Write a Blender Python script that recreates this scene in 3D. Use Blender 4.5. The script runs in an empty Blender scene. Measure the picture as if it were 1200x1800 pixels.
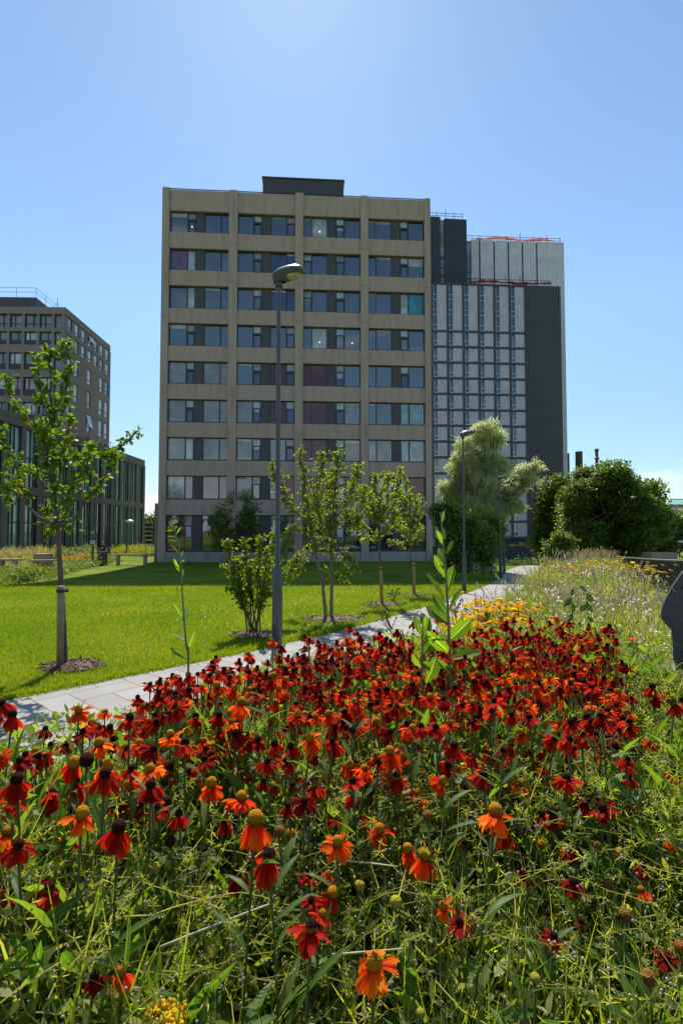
import bpy, math, random
import numpy as np
from mathutils import Vector, Matrix
R = math.radians
rng = np.random.default_rng(7)
random.seed(7)
sc = bpy.context.scene
C = sc.collection

# ------------------------------------------------------------------ camera, sky, sun, exposure
CAM_Z, F = 1.6, 900.0
PITCH = math.atan(35.0 / F)
cd = bpy.data.cameras.new("camera")
cam = bpy.data.objects.new("camera", cd); C.objects.link(cam)
cam.location = (0, 0, CAM_Z); cam.rotation_euler = (R(90) + PITCH, 0, 0)
cd.sensor_fit = 'VERTICAL'; cd.sensor_height = 36.0; cd.lens = 18.0
cd.clip_start = 0.02; cd.clip_end = 6000
sc.camera = cam

SUN_EL, SUN_AZ = 53.0, -6.0          # azimuth measured from +Y towards +X
w = bpy.data.worlds.new("World"); sc.world = w; w.use_nodes = True
nt = w.node_tree; N = nt.nodes; Lk = nt.links
N.clear()
sky = N.new('ShaderNodeTexSky'); sky.sky_type = 'NISHITA'; sky.sun_disc = False
sky.sun_elevation = R(SUN_EL); sky.sun_rotation = R(SUN_AZ)
sky.air_density = 0.9; sky.dust_density = 0.1; sky.ozone_density = 1.0
bg = N.new('ShaderNodeBackground'); bg.inputs['Strength'].default_value = 0.14
out = N.new('ShaderNodeOutputWorld')
# low bright cumulus banks near the horizon (world direction, so they stay put in the sky)
tc = N.new('ShaderNodeTexCoord'); sep = N.new('ShaderNodeSeparateXYZ'); Lk.new(tc.outputs['Generated'], sep.inputs[0])
mp = N.new('ShaderNodeMapping'); mp.inputs['Scale'].default_value = (3.2, 3.2, 11); Lk.new(tc.outputs['Generated'], mp.inputs[0])
nz = N.new('ShaderNodeTexNoise'); nz.inputs['Scale'].default_value = 1.6; nz.inputs['Detail'].default_value = 9; nz.inputs['Roughness'].default_value = .58
Lk.new(mp.outputs[0], nz.inputs['Vector'])
mr = N.new('ShaderNodeMapRange'); mr.inputs[1].default_value = 0.0; mr.inputs[2].default_value = 0.21; mr.inputs[3].default_value = .66; mr.inputs[4].default_value = .135
Lk.new(sep.outputs['Z'], mr.inputs[0])
sm = N.new('ShaderNodeMath'); sm.operation = 'ADD'; Lk.new(nz.outputs['Fac'], sm.inputs[0]); Lk.new(mr.outputs[0], sm.inputs[1])
# behind the viewer (north) the cloud bank climbs higher
mr2 = N.new('ShaderNodeMapRange'); mr2.inputs[1].default_value = 0.1; mr2.inputs[2].default_value = -0.8; mr2.inputs[3].default_value = 0; mr2.inputs[4].default_value = .16
Lk.new(sep.outputs['Y'], mr2.inputs[0])
sm2 = N.new('ShaderNodeMath'); sm2.operation = 'ADD'; Lk.new(sm.outputs[0], sm2.inputs[0]); Lk.new(mr2.outputs[0], sm2.inputs[1])
mr3 = N.new('ShaderNodeMapRange'); mr3.inputs[1].default_value = 0.86; mr3.inputs[2].default_value = 1.08; mr3.inputs[3].default_value = 0; mr3.inputs[4].default_value = .9
Lk.new(sm2.outputs[0], mr3.inputs[0])
mx = N.new('ShaderNodeMix'); mx.data_type = 'RGBA'; Lk.new(mr3.outputs[0], mx.inputs[0]); hz = N.new('ShaderNodeMapRange'); hz.inputs[1].default_value = 0.0; hz.inputs[2].default_value = .38; hz.inputs[3].default_value = .52; hz.inputs[4].default_value = 1.0; Lk.new(sep.outputs['Z'], hz.inputs[0])
skm = N.new('ShaderNodeVectorMath'); skm.operation = 'SCALE'; Lk.new(sky.outputs[0], skm.inputs[0]); Lk.new(hz.outputs[0], skm.inputs['Scale'])
tn_ = N.new('ShaderNodeVectorMath'); tn_.operation = 'MULTIPLY'; tn_.inputs[1].default_value = (.88, .97, .93); Lk.new(skm.outputs[0], tn_.inputs[0]); Lk.new(tn_.outputs[0], mx.inputs[6])
mx.inputs[7].default_value = (5.6, 5.75, 5.95, 1)
Lk.new(mx.outputs[2], bg.inputs['Color']); Lk.new(bg.outputs[0], out.inputs[0])

sd = bpy.data.lights.new("sun", 'SUN'); sd.energy = 4.5; sd.angle = R(0.53); sd.color = (1.0, .955, .88)
sun = bpy.data.objects.new("sun", sd); C.objects.link(sun)
to_sun = Vector((math.sin(R(SUN_AZ)) * math.cos(R(SUN_EL)), math.cos(R(SUN_AZ)) * math.cos(R(SUN_EL)), math.sin(R(SUN_EL))))
sun.rotation_euler = to_sun.to_track_quat('Z', 'Y').to_euler()
sun.location = (0, 0, 60)
vs = sc.view_settings; vs.view_transform = 'Standard'; vs.look = 'None'; vs.gamma = 1.0; vs.exposure = 0.55
sc.cycles.max_bounces = 8; sc.cycles.diffuse_bounces = 3; sc.cycles.glossy_bounces = 3; sc.cycles.transmission_bounces = 4
sc.cycles.sample_clamp_indirect = 6; sc.cycles.caustics_reflective = False; sc.cycles.caustics_refractive = False

# ------------------------------------------------------------------ survey helpers (photo measurements -> metres)
cT, sT = math.cos(PITCH), math.sin(PITCH)
def ray(px, py):
    cx, cy = (px - 600) / F, (900 - py) / F
    return Vector((cx, cT - cy * sT, sT + cy * cT))
def P(px, py, Y):
    d = ray(px, py); return Vector((0, 0, CAM_Z)) + d * (Y / d.y)
def pix(p):
    x, y, z = p[0], p[1], p[2] - CAM_Z
    dep = y * cT + z * sT; up = -y * sT + z * cT
    return 600 + F * x / dep, 900 - F * up / dep
_zy = np.array([-40, 5, 7, 10, 13, 15.7, 20, 24.7, 30, 42, 60, 3000.]); _zz = np.array([.03, .03, .03, -.03, -.14, -.28, -.47, -.64, -.75, -.87, -.9, -.9])
def sstep(a, b, v):
    t = np.clip((v - a) / (b - a), 0, 1); return t * t * (3 - 2 * t)
def zg(x, y):
    x = np.asarray(x, float); y = np.asarray(y, float)
    z = (np.interp(y - .8, _zy, _zz) + np.interp(y, _zy, _zz) + np.interp(y + .8, _zy, _zz)) / 3
    return z - 1.5 * sstep(36, 50, y) * sstep(8.5, 13, x)
def G(px, py):
    d = ray(px, py); t = 2.0
    for _ in range(60):
        p = Vector((0, 0, CAM_Z)) + d * t
        z = float(zg(p.x, p.y)); t = (z - CAM_Z) / d.z
    return Vector((0, 0, CAM_Z)) + d * t
def ground(x, y): return Vector((x, y, float(zg(x, y))))

# ------------------------------------------------------------------ object bookkeeping
def tag(o, label=None, cat=None, group=None, kind=None):
    if label: o['label'] = label
    if cat: o['category'] = cat
    if group: o['group'] = group
    if kind: o['kind'] = kind
    return o
def thing(name, label, cat, loc=(0, 0, 0), rz=0.0, group=None):
    o = bpy.data.objects.new(name, None); C.objects.link(o)
    o.location = loc; o.rotation_euler = (0, 0, rz); o.empty_display_size = .2
    return tag(o, label, cat, group)
def link(name, me, parent=None):
    o = bpy.data.objects.new(name, me); C.objects.link(o)
    if parent is not None: o.parent = parent
    return o
def copy_tree(o, parent=None):
    c = o.copy(); C.objects.link(c)
    if parent is not None: c.parent = parent
    for ch in o.children: copy_tree(ch, c)
    return c

# ------------------------------------------------------------------ mesh collector
def unit(a): return a / np.maximum(np.linalg.norm(a, axis=-1, keepdims=True), 1e-9)
class M:
    """collects geometry (vectorised) and links it as one mesh object; point attribute lf = (across, along, random)"""
    def __init__(s): s.v = []; s.f = []; s.a = []; s.mi = []; s.n = 0; s.cur = 0
    def add(s, v, f, a=None):
        v = np.asarray(v, float).reshape(-1, 3); f = np.asarray(f, np.int64)
        if a is None: a = np.zeros_like(v); a[:, 2] = .5
        s.v.append(v); s.a.append(np.asarray(a, float).reshape(-1, 3)); s.f.append(f + s.n); s.mi.append(np.full(len(f), s.cur)); s.n += len(v)
        return s
    def mat(s, i): s.cur = i; return s
    def box(s, x0, x1, y0, y1, z0, z1):
        v = [(x0, y0, z0), (x1, y0, z0), (x1, y1, z0), (x0, y1, z0), (x0, y0, z1), (x1, y0, z1), (x1, y1, z1), (x0, y1, z1)]
        return s.add(v, [(3, 2, 1, 0), (4, 5, 6, 7), (0, 1, 5, 4), (1, 2, 6, 5), (2, 3, 7, 6), (3, 0, 4, 7)])
    def quad(s, a, b, c, d): return s.add([a, b, c, d], [(0, 1, 2, 3)])
    def bar(s, a, b, w, h=None):
        h = h or w; a = np.array(a, float); b = np.array(b, float); d = unit(b - a)
        up = np.array([0, 0, 1.]) if abs(d[2]) < .95 else np.array([0, 1., 0])
        sd_ = unit(np.cross(d, up)); up = np.cross(sd_, d)
        v = [p + sd_ * i * w / 2 + up * j * h / 2 for p in (a, b) for i, j in ((-1, -1), (1, -1), (1, 1), (-1, 1))]
        return s.add(v, [(0, 1, 2, 3), (7, 6, 5, 4), (0, 4, 5, 1), (1, 5, 6, 2), (2, 6, 7, 3), (3, 7, 4, 0)])
    def tubes(s, paths, rad, m=6, cap=True, rnd=None):
        p = np.asarray(paths, float); n, k, _ = p.shape; r = np.broadcast_to(np.asarray(rad, float), (n, k))
        t = unit(np.gradient(p, axis=1)); ref = np.where(np.abs(t[..., 2:3]) > .9, np.array([1., 0, 0]), np.array([0, 0, 1.]))
        ref = np.broadcast_to(ref[:, :1], t.shape) ; u = unit(np.cross(t, ref)); b = np.cross(t, u)
        an = np.arange(m) / m * 2 * np.pi
        ring = p[:, :, None] + r[:, :, None, None] * (u[:, :, None] * np.cos(an)[None, None, :, None] + b[:, :, None] * np.sin(an)[None, None, :, None])
        idx = np.arange(n * k * m).reshape(n, k, m); j2 = np.roll(np.arange(m), -1)
        q = np.stack([idx[:, :-1], idx[:, :-1][:, :, j2], idx[:, 1:][:, :, j2], idx[:, 1:]], -1).reshape(-1, 4)
        a = np.zeros((n, k, m, 3)); a[..., 1] = np.linspace(0, 1, k)[None, :, None]; a[..., 2] = (rng.random(n) if rnd is None else rnd)[:, None, None]
        s.add(ring, q, a)
        return s
    def tube(s, pts, r, m=8):
        pts = np.array(pts, float); r = np.array(r, float) if np.ndim(r) else np.full(len(pts), r)
        s.tubes(pts[None], r[None], m)
        # end caps
        b = s.n - len(pts) * m
        for ring in (range(m - 1, -1, -1), range((len(pts) - 1) * m, len(pts) * m)):
            s.f.append(np.array([[b + i for i in ring]])); s.mi.append(np.array([s.cur]))
        return s
    def lathe(s, c, prof, m=16):
        prof = np.array(prof, float); an = np.arange(m) / m * 2 * np.pi; k = len(prof)
        v = np.stack([c[0] + prof[:, :1] * np.cos(an), c[1] + prof[:, :1] * np.sin(an), c[2] + np.repeat(prof[:, 1:], m, 1)], -1)
        idx = np.arange(k * m).reshape(k, m); j2 = np.roll(np.arange(m), -1)
        q = np.stack([idx[:-1], idx[:-1][:, j2], idx[1:][:, j2], idx[1:]], -1).reshape(-1, 4)
        a = np.zeros((k, m, 3)); a[..., 1] = np.linspace(0, 1, k)[:, None]; a[..., 0] = (an / np.pi - 1)[None]; a[..., 2] = .5
        return s.add(v, q, a)
    def leaves(s, base, d, n, L, W, prof, bend=0.0, cross=1, fold=0.0, rnd=None, wave=0.0, tipcurl=None):
        """blade shaped faces: prof = rows of (along, half-width factor)"""
        base = np.asarray(base, float); K = len(base); d = unit(np.broadcast_to(np.asarray(d, float), (K, 3))); n = np.broadcast_to(np.asarray(n, float), (K, 3))
        sd_ = unit(np.cross(d, n)); n = np.cross(sd_, d)
        L = np.broadcast_to(L, K); W = np.broadcast_to(W, K); bend = np.broadcast_to(bend, K)
        prof = np.array(prof, float); k = len(prof); m = cross + 1
        ac = np.linspace(-1, 1, m)
        t = prof[:, 0]; hw = prof[:, 1]
        ctr = base[:, None] + d[:, None] * (L[:, None] * t)[..., None] + n[:, None] * (-(bend * L)[:, None] * t ** 2)[..., None]
        # shorten along-reach a little where strongly bent
        off = (W[:, None] * hw)[:, :, None] * ac[None, None] / 2
        fo = np.abs(ac)[None, None] * (W[:, None] * hw)[:, :, None] * fold / 2
        if wave: fo = fo + wave * W[:, None, None] * rng.normal(size=(K, k, m))
        v = ctr[:, :, None] + sd_[:, None, None] * off[..., None] + n[:, None, None] * fo[..., None]
        idx = np.arange(K * k * m).reshape(K, k, m)
        q = np.stack([idx[:, :-1, :-1], idx[:, :-1, 1:], idx[:, 1:, 1:], idx[:, 1:, :-1]], -1).reshape(-1, 4)
        a = np.zeros((K, k, m, 3)); a[..., 0] = ac; a[..., 1] = t[None, :, None]; a[..., 2] = (rng.random(K) if rnd is None else rnd)[:, None, None]
        s.add(v, q, a); return s
    def balls(s, c, r, rnd=None):
        c = np.asarray(c, float); K = len(c); r = np.broadcast_to(r, K)
        o = np.array([(1, 0, 0), (-1, 0, 0), (0, 1, 0), (0, -1, 0), (0, 0, 1), (0, 0, -1.)])
        v = c[:, None] + o[None] * r[:, None, None]
        t = np.array([(0, 2, 4), (2, 1, 4), (1, 3, 4), (3, 0, 4), (2, 0, 5), (1, 2, 5), (3, 1, 5), (0, 3, 5)])
        f = (np.arange(K)[:, None, None] * 6 + t[None]).reshape(-1, 3)
        a = np.zeros((K, 6, 3)); a[..., 2] = (rng.random(K) if rnd is None else rnd)[:, None]; a[..., 1] = (o[:, 2] + 1)[None] / 2
        s.add(v, f, a); return s
    def xform(s, mtx):
        m = np.array(mtx); s.v = [v @ m[:3, :3].T + m[:3, 3] for v in s.v]; return s
    def data(s, name, mats, smooth=True):
        me = bpy.data.meshes.new(name)
        V = np.concatenate(s.v); A = np.concatenate(s.a)
        tot = np.concatenate([np.full(len(f), f.shape[1]) for f in s.f]); loops = np.concatenate([f.ravel() for f in s.f])
        me.vertices.add(len(V)); me.vertices.foreach_set('co', V.ravel().astype(np.float32))
        me.loops.add(len(loops)); me.loops.foreach_set('vertex_index', loops.astype(np.int32))
        me.polygons.add(len(tot)); me.polygons.foreach_set('loop_start', np.concatenate([[0], np.cumsum(tot)[:-1]]).astype(np.int32))
        me.polygons.foreach_set('material_index', np.concatenate(s.mi).astype(np.int32))
        at = me.attributes.new('lf', 'FLOAT_VECTOR', 'POINT'); at.data.foreach_set('vector', A.ravel().astype(np.float32))
        me.update(calc_edges=True)
        me.polygons.foreach_set('use_smooth', np.full(len(tot), bool(smooth)))
        for m_ in (mats if isinstance(mats, (list, tuple)) else [mats]): me.materials.append(m_)
        return me
    def build(s, name, mats, parent=None, smooth=False):
        return link(name, s.data(name, mats, smooth), parent)

# ------------------------------------------------------------------ materials
MATS = {}
def _new(name):
    m = bpy.data.materials.new(name); m.use_nodes = True; t = m.node_tree
    MATS[name] = m
    return m, t, t.nodes, t.links, t.nodes['Principled BSDF']
def ramp(nd, stops):
    cr = nd.color_ramp
    while len(cr.elements) > 1: cr.elements.remove(cr.elements[-1])
    cr.elements[0].position = stops[0][0]; cr.elements[0].color = (*stops[0][1], 1)
    for p, c in stops[1:]:
        e = cr.elements.new(p); e.color = (*c, 1)
    return nd
def solid(name, col, rough=.6, metal=0.0, var=.12, scale=6.0, bump=0.0, bscale=40, spec=.5, detail=5):
    """plain coloured stuff with a little procedural unevenness"""
    m, t, n, l, b = _new(name)
    tcn = n.new('ShaderNodeTexCoord'); no = n.new('ShaderNodeTexNoise'); no.inputs['Scale'].default_value = scale; no.inputs['Detail'].default_value = detail
    l.new(tcn.outputs['Object'], no.inputs['Vector'])
    rp = n.new('ShaderNodeValToRGB'); c = np.array(col)
    ramp(rp, [(.3, tuple(c * (1 - var))), (.7, tuple(np.minimum(c * (1 + var), 1)))])
    l.new(no.outputs['Fac'], rp.inputs[0]); l.new(rp.outputs[0], b.inputs['Base Color'])
    b.inputs['Roughness'].default_value = rough; b.inputs['Metallic'].default_value = metal; b.inputs['Specular IOR Level'].default_value = spec
    if bump:
        n2 = n.new('ShaderNodeTexNoise'); n2.inputs['Scale'].default_value = bscale; n2.inputs['Detail'].default_value = 6
        l.new(tcn.outputs['Object'], n2.inputs['Vector']); bp = n.new('ShaderNodeBump'); bp.inputs['Strength'].default_value = bump; bp.inputs['Distance'].default_value = .02
        l.new(n2.outputs['Fac'], bp.inputs['Height']); l.new(bp.outputs[0], b.inputs['Normal'])
    return m
def leafy(name, stops, trans=.45, tgain=1.5, ttint=(1.0, 1.05, .45), rough=.45, spec=.4, rib=None, along=None, veins=None):
    """leaf / petal: reflecting + translucent; colour from the per-leaf random number (or along the blade)"""
    m, t, n, l, b = _new(name)
    at = n.new('ShaderNodeAttribute'); at.attribute_name = 'lf'; sp = n.new('ShaderNodeSeparateXYZ'); l.new(at.outputs['Vector'], sp.inputs[0])
    rp = n.new('ShaderNodeValToRGB'); ramp(rp, stops); l.new(sp.outputs['Z'], rp.inputs[0]); col = rp.outputs[0]
    if along:
        ra = n.new('ShaderNodeValToRGB'); ramp(ra, along)
        no = n.new('ShaderNodeMath'); no.operation = 'MULTIPLY_ADD'; l.new(sp.outputs['Z'], no.inputs[0]); no.inputs[1].default_value = .3
        ad = n.new('ShaderNodeMath'); ad.operation = 'SUBTRACT'; l.new(sp.outputs['Y'], ad.inputs[0]); ad.inputs[1].default_value = .15; l.new(ad.outputs[0], no.inputs[2])
        l.new(no.outputs[0], ra.inputs[0])
        mixn = n.new('ShaderNodeMix'); mixn.data_type = 'RGBA'; mixn.blend_type = 'MULTIPLY'; mixn.inputs[0].default_value = 1
        l.new(ra.outputs[0], mixn.inputs[6]); l.new(col, mixn.inputs[7]); col = mixn.outputs[2]
    if veins:
        ab0 = n.new('ShaderNodeMath'); ab0.operation = 'ABSOLUTE'; l.new(sp.outputs['X'], ab0.inputs[0])
        m1 = n.new('ShaderNodeMath'); m1.operation = 'MULTIPLY'; l.new(sp.outputs['Y'], m1.inputs[0]); m1.inputs[1].default_value = veins
        m2 = n.new('ShaderNodeMath'); m2.operation = 'MULTIPLY_ADD'; l.new(ab0.outputs[0], m2.inputs[0]); m2.inputs[1].default_value = -1.4; l.new(m1.outputs[0], m2.inputs[2])
        fr = n.new('ShaderNodeMath'); fr.operation = 'FRACT'; l.new(m2.outputs[0], fr.inputs[0])
        rv = n.new('ShaderNodeValToRGB'); ramp(rv, [(0, (1.5, 1.45, 1.5)), (.1, (1, 1, 1)), (.55, (.82, .85, .8)), (.95, (1, 1, 1)), (1, (1.5, 1.45, 1.5))]); l.new(fr.outputs[0], rv.inputs[0])
        mv = n.new('ShaderNodeMix'); mv.data_type = 'RGBA'; mv.blend_type = 'MULTIPLY'; mv.inputs[0].default_value = 1; l.new(col, mv.inputs[6]); l.new(rv.outputs[0], mv.inputs[7]); col = mv.outputs[2]
    if rib:
        ab = n.new('ShaderNodeMath'); ab.operation = 'ABSOLUTE'; l.new(sp.outputs['X'], ab.inputs[0])
        ls = n.new('ShaderNodeMath'); ls.operation = 'LESS_THAN'; l.new(ab.outputs[0], ls.inputs[0]); ls.inputs[1].default_value = rib[0]
        mixn = n.new('ShaderNodeMix'); mixn.data_type = 'RGBA'; l.new(ls.outputs[0], mixn.inputs[0]); l.new(col, mixn.inputs[6]); mixn.inputs[7].default_value = (*rib[1], 1); col = mixn.outputs[2]
    l.new(col, b.inputs['Base Color']); b.inputs['Roughness'].default_value = rough; b.inputs['Specular IOR Level'].default_value = spec
    tr = n.new('ShaderNodeBsdfTranslucent'); mt = n.new('ShaderNodeMix'); mt.data_type = 'RGBA'; mt.blend_type = 'MULTIPLY'; mt.inputs[0].default_value = 1
    l.new(col, mt.inputs[6]); mt.inputs[7].default_value = (tgain * ttint[0], tgain * ttint[1], tgain * ttint[2], 1); l.new(mt.outputs[2], tr.inputs[0])
    ms = n.new('ShaderNodeMixShader'); ms.inputs[0].default_value = trans
    l.new(b.outputs[0], ms.inputs[1]); l.new(tr.outputs[0], ms.inputs[2]); l.new(ms.outputs[0], n['Material Output'].inputs['Surface'])
    return m
def glass_dark(name, col, ior=2.1, rough=.03, fold_shade=.0):
    """coated facade glass over a dim room: dark body colour, strong mirror of the sky"""
    m, t, n, l, b = _new(name)
    tcn = n.new('ShaderNodeTexCoord'); no = n.new('ShaderNodeTexNoise'); no.inputs['Scale'].default_value = 1.3
    l.new(tcn.outputs['Object'], no.inputs['Vector']); rp = n.new('ShaderNodeValToRGB'); c = np.array(col)
    ramp(rp, [(.35, tuple(c * .75)), (.65, tuple(c * 1.25))]); l.new(no.outputs['Fac'], rp.inputs[0]); l.new(rp.outputs[0], b.inputs['Base Color'])
    if fold_shade:  # curtain fold shading painted into the pane colour as light and dark bands
        wv = n.new('ShaderNodeTexWave'); wv.inputs['Scale'].default_value = fold_shade; wv.inputs['Distortion'].default_value = 2.5; wv.inputs['Detail'].default_value = 2; wv.inputs['Detail Scale'].default_value = .4; l.new(tcn.outputs['Object'], wv.inputs['Vector'])
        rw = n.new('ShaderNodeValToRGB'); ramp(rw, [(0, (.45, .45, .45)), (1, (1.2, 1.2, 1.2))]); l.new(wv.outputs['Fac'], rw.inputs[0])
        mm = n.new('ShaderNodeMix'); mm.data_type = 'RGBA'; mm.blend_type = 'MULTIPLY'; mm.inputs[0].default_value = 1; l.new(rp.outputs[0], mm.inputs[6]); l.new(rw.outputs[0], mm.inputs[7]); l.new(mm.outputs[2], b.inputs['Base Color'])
    b.inputs['Roughness'].default_value = rough; b.inputs['IOR'].default_value = ior
    return m

# ================================================================== THE GROUND
def ground_mat():
    m, t, n, l, b = _new('lawn_turf')
    tcn = n.new('ShaderNodeTexCoord')
    def noise(scale, det, rough=.6):
        x = n.new('ShaderNodeTexNoise'); x.inputs['Scale'].default_value = scale; x.inputs['Detail'].default_value = det; x.inputs['Roughness'].default_value = rough
        l.new(tcn.outputs['Object'], x.inputs['Vector']); return x
    n1, n2, n3 = noise(.55, 5), noise(9, 8, .75), noise(70, 4, .8)
    r1 = n.new('ShaderNodeValToRGB'); ramp(r1, [(.3, (.085, .15, .010)), (.5, (.155, .215, .014)), (.72, (.28, .275, .04))]); l.new(n1.outputs['Fac'], r1.inputs[0])
    r2 = n.new('ShaderNodeValToRGB'); ramp(r2, [(.3, (.45, .5, .4)), (.55, (1, 1, 1)), (.75, (1.35, 1.25, 1.2))]); l.new(n2.outputs['Fac'], r2.inputs[0])
    r3 = n.new('ShaderNodeValToRGB'); ramp(r3, [(.35, (.5, .55, .5)), (.6, (1.1, 1.1, 1.0))]); l.new(n3.outputs['Fac'], r3.inputs[0])
    a = n.new('ShaderNodeMix'); a.data_type = 'RGBA'; a.blend_type = 'MULTIPLY'; a.inputs[0].default_value = 1; l.new(r1.outputs[0], a.inputs[6]); l.new(r2.outputs[0], a.inputs[7])
    c = n.new('ShaderNodeMix'); c.data_type = 'RGBA'; c.blend_type = 'MULTIPLY'; c.inputs[0].default_value = .8; l.new(a.outputs[2], c.inputs[6]); l.new(r3.outputs[0], c.inputs[7])
    l.new(c.outputs[2], b.inputs['Base Color']); b.inputs['Roughness'].default_value = .95; b.inputs['Specular IOR Level'].default_value = .1
    bp = n.new('ShaderNodeBump'); bp.inputs['Strength'].default_value = .9; bp.inputs['Distance'].default_value = .03; l.new(n2.outputs['Fac'], bp.inputs['Height']); l.new(bp.outputs[0], b.inputs['Normal'])
    return m
def paving_mat():
    m, t, n, l, b = _new('concrete_paving')
    tcn = n.new('ShaderNodeTexCoord'); mpn = n.new('ShaderNodeMapping'); mpn.inputs['Rotation'].default_value = (0, 0, R(41)); l.new(tcn.outputs['Object'], mpn.inputs[0])
    # herringbone of 0.6 x 0.3 blocks: cell (i, j), k = (i - j) mod 4; 0|1 lie together across, 3|2 upright
    def mth(op, a_, b_=None, c_=None):
        x = n.new('ShaderNodeMath'); x.operation = op
        for i_, v_ in enumerate((a_, b_, c_)):
            if v_ is None: continue
            if isinstance(v_, (int, float)): x.inputs[i_].default_value = v_
            else: l.new(v_, x.inputs[i_])
        return x.outputs[0]
    sp = n.new('ShaderNodeSeparateXYZ'); l.new(mpn.outputs[0], sp.inputs[0])
    X, Y = mth('DIVIDE', sp.outputs[0], .29), mth('DIVIDE', sp.outputs[1], .29)
    ci, cj = mth('FLOOR', X), mth('FLOOR', Y); fx, fy = mth('SUBTRACT', X, ci), mth('SUBTRACT', Y, cj)
    kk = mth('FLOORED_MODULO', mth('SUBTRACT', ci, cj), 4.0)
    def isk(v): return mth('COMPARE', kk, float(v), .1)
    jw = .024; joint = None
    for edge, kx in ((mth('LESS_THAN', fx, jw), 1), (mth('GREATER_THAN', fx, 1 - jw), 0), (mth('LESS_THAN', fy, jw), 2), (mth('GREATER_THAN', fy, 1 - jw), 3)):
        e = mth('MULTIPLY', edge, mth('SUBTRACT', 1.0, isk(kx))); joint = e if joint is None else mth('MAXIMUM', joint, e)
    cmb = n.new('ShaderNodeCombineXYZ'); l.new(mth('SUBTRACT', ci, isk(1)), cmb.inputs[0]); l.new(mth('SUBTRACT', cj, isk(2)), cmb.inputs[1])
    wn = n.new('ShaderNodeTexWhiteNoise'); wn.noise_dimensions = '2D'; l.new(cmb.outputs[0], wn.inputs['Vector'])
    rw = n.new('ShaderNodeValToRGB'); ramp(rw, [(0, (.285, .27, .25)), (1, (.345, .33, .31))]); l.new(wn.outputs['Value'], rw.inputs[0])
    jm = n.new('ShaderNodeMix'); jm.data_type = 'RGBA'; l.new(joint, jm.inputs[0]); l.new(rw.outputs[0], jm.inputs[6]); jm.inputs[7].default_value = (.17, .125, .09, 1)
    no = n.new('ShaderNodeTexNoise'); no.inputs['Scale'].default_value = 60; no.inputs['Detail'].default_value = 8; no.inputs['Roughness'].default_value = .8; l.new(tcn.outputs['Object'], no.inputs['Vector'])
    n2 = n.new('ShaderNodeTexNoise'); n2.inputs['Scale'].default_value = 1.4; n2.inputs['Detail'].default_value = 5; l.new(tcn.outputs['Object'], n2.inputs['Vector'])
    rp = n.new('ShaderNodeValToRGB'); ramp(rp, [(.3, (.72, .72, .72)), (.65, (1.12, 1.12, 1.12))]); l.new(no.outputs['Fac'], rp.inputs[0])
    r2 = n.new('ShaderNodeValToRGB'); ramp(r2, [(.28, (.70, .68, .64)), (.45, (.92, .91, .89)), (.7, (1.06, 1.06, 1.06))]); l.new(n2.outputs['Fac'], r2.inputs[0])
    a = n.new('ShaderNodeMix'); a.data_type = 'RGBA'; a.blend_type = 'MULTIPLY'; a.inputs[0].default_value = 1; l.new(jm.outputs[2], a.inputs[6]); l.new(rp.outputs[0], a.inputs[7])
    c = n.new('ShaderNodeMix'); c.data_type = 'RGBA'; c.blend_type = 'MULTIPLY'; c.inputs[0].default_value = 1; l.new(a.outputs[2], c.inputs[6]); l.new(r2.outputs[0], c.inputs[7])
    l.new(c.outputs[2], b.inputs['Base Color']); b.inputs['Roughness'].default_value = .8
    bp = n.new('ShaderNodeBump'); bp.inputs['Strength'].default_value = .35; bp.inputs['Distance'].default_value = .01
    iv = n.new('ShaderNodeMath'); iv.operation = 'SUBTRACT'; l.new(no.outputs['Fac'], iv.inputs[0]); l.new(joint, iv.inputs[1]); l.new(iv.outputs[0], bp.inputs['Height']); l.new(bp.outputs[0], b.inputs['Normal'])
    return m
TURF = ground_mat(); PAVE = paving_mat()
SOIL = solid('garden_soil', (.045, .032, .022), .95, var=.5, scale=14, bump=.8, bscale=50)
MULCH = solid('bark_mulch', (.17, .105, .075), .95, var=.6, scale=60, bump=1.0, bscale=90, detail=8)

xs = np.concatenate([[-2500, -900, -400, -200, -110, -70], np.arange(-46, 46.1, 1.0), [70, 110, 200, 400, 900, 2500]])
ys = np.concatenate([[-2500, -600, -200, -80, -40, -20], np.arange(-8, 62.1, .5), [66, 72, 80, 95, 120, 170, 260, 450, 900, 1800, 3000]])
XX, YY = np.meshgrid(xs, ys); gm = M()
ix = np.arange(XX.size).reshape(XX.shape)
gm.add(np.stack([XX, YY, zg(XX, YY)], -1), np.stack([ix[:-1, :-1], ix[:-1, 1:], ix[1:, 1:], ix[1:, :-1]], -1).reshape(-1, 4))
tag(gm.build('ground', TURF, smooth=True), 'mown green lawn and open ground reaching to the horizon', 'ground', kind='structure')

def catmull(pts, per=10):
    p = np.array(pts, float); p = np.vstack([2 * p[0] - p[1], p, 2 * p[-1] - p[-2]]); o = []
    for i in range(1, len(p) - 2):
        for t in np.linspace(0, 1, per, endpoint=False):
            a, b_, c, d = p[i - 1], p[i], p[i + 1], p[i + 2]
            o.append(.5 * (2 * b_ + (c - a) * t + (2 * a - 5 * b_ + 4 * c - d) * t * t + (3 * b_ - a - 3 * c + d) * t ** 3))
    o.append(p[-2]); return np.array(o)
pl = [G(*q) for q in ((0, 1235), (150, 1203), (300, 1175), (480, 1137), (600, 1108), (700, 1082), (840, 1039), (878, 1018), (888, 1002.5))]
left_edge = catmull([(-7.2, 1.4), (-5, 3.2)] + [(p.x, p.y) for p in pl] + [(11.5, 34), (15, 41)], 8)
for _ in range(40):
    left_edge[1:-1] = .25 * left_edge[:-2] + .5 * left_edge[1:-1] + .25 * left_edge[2:]
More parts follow.
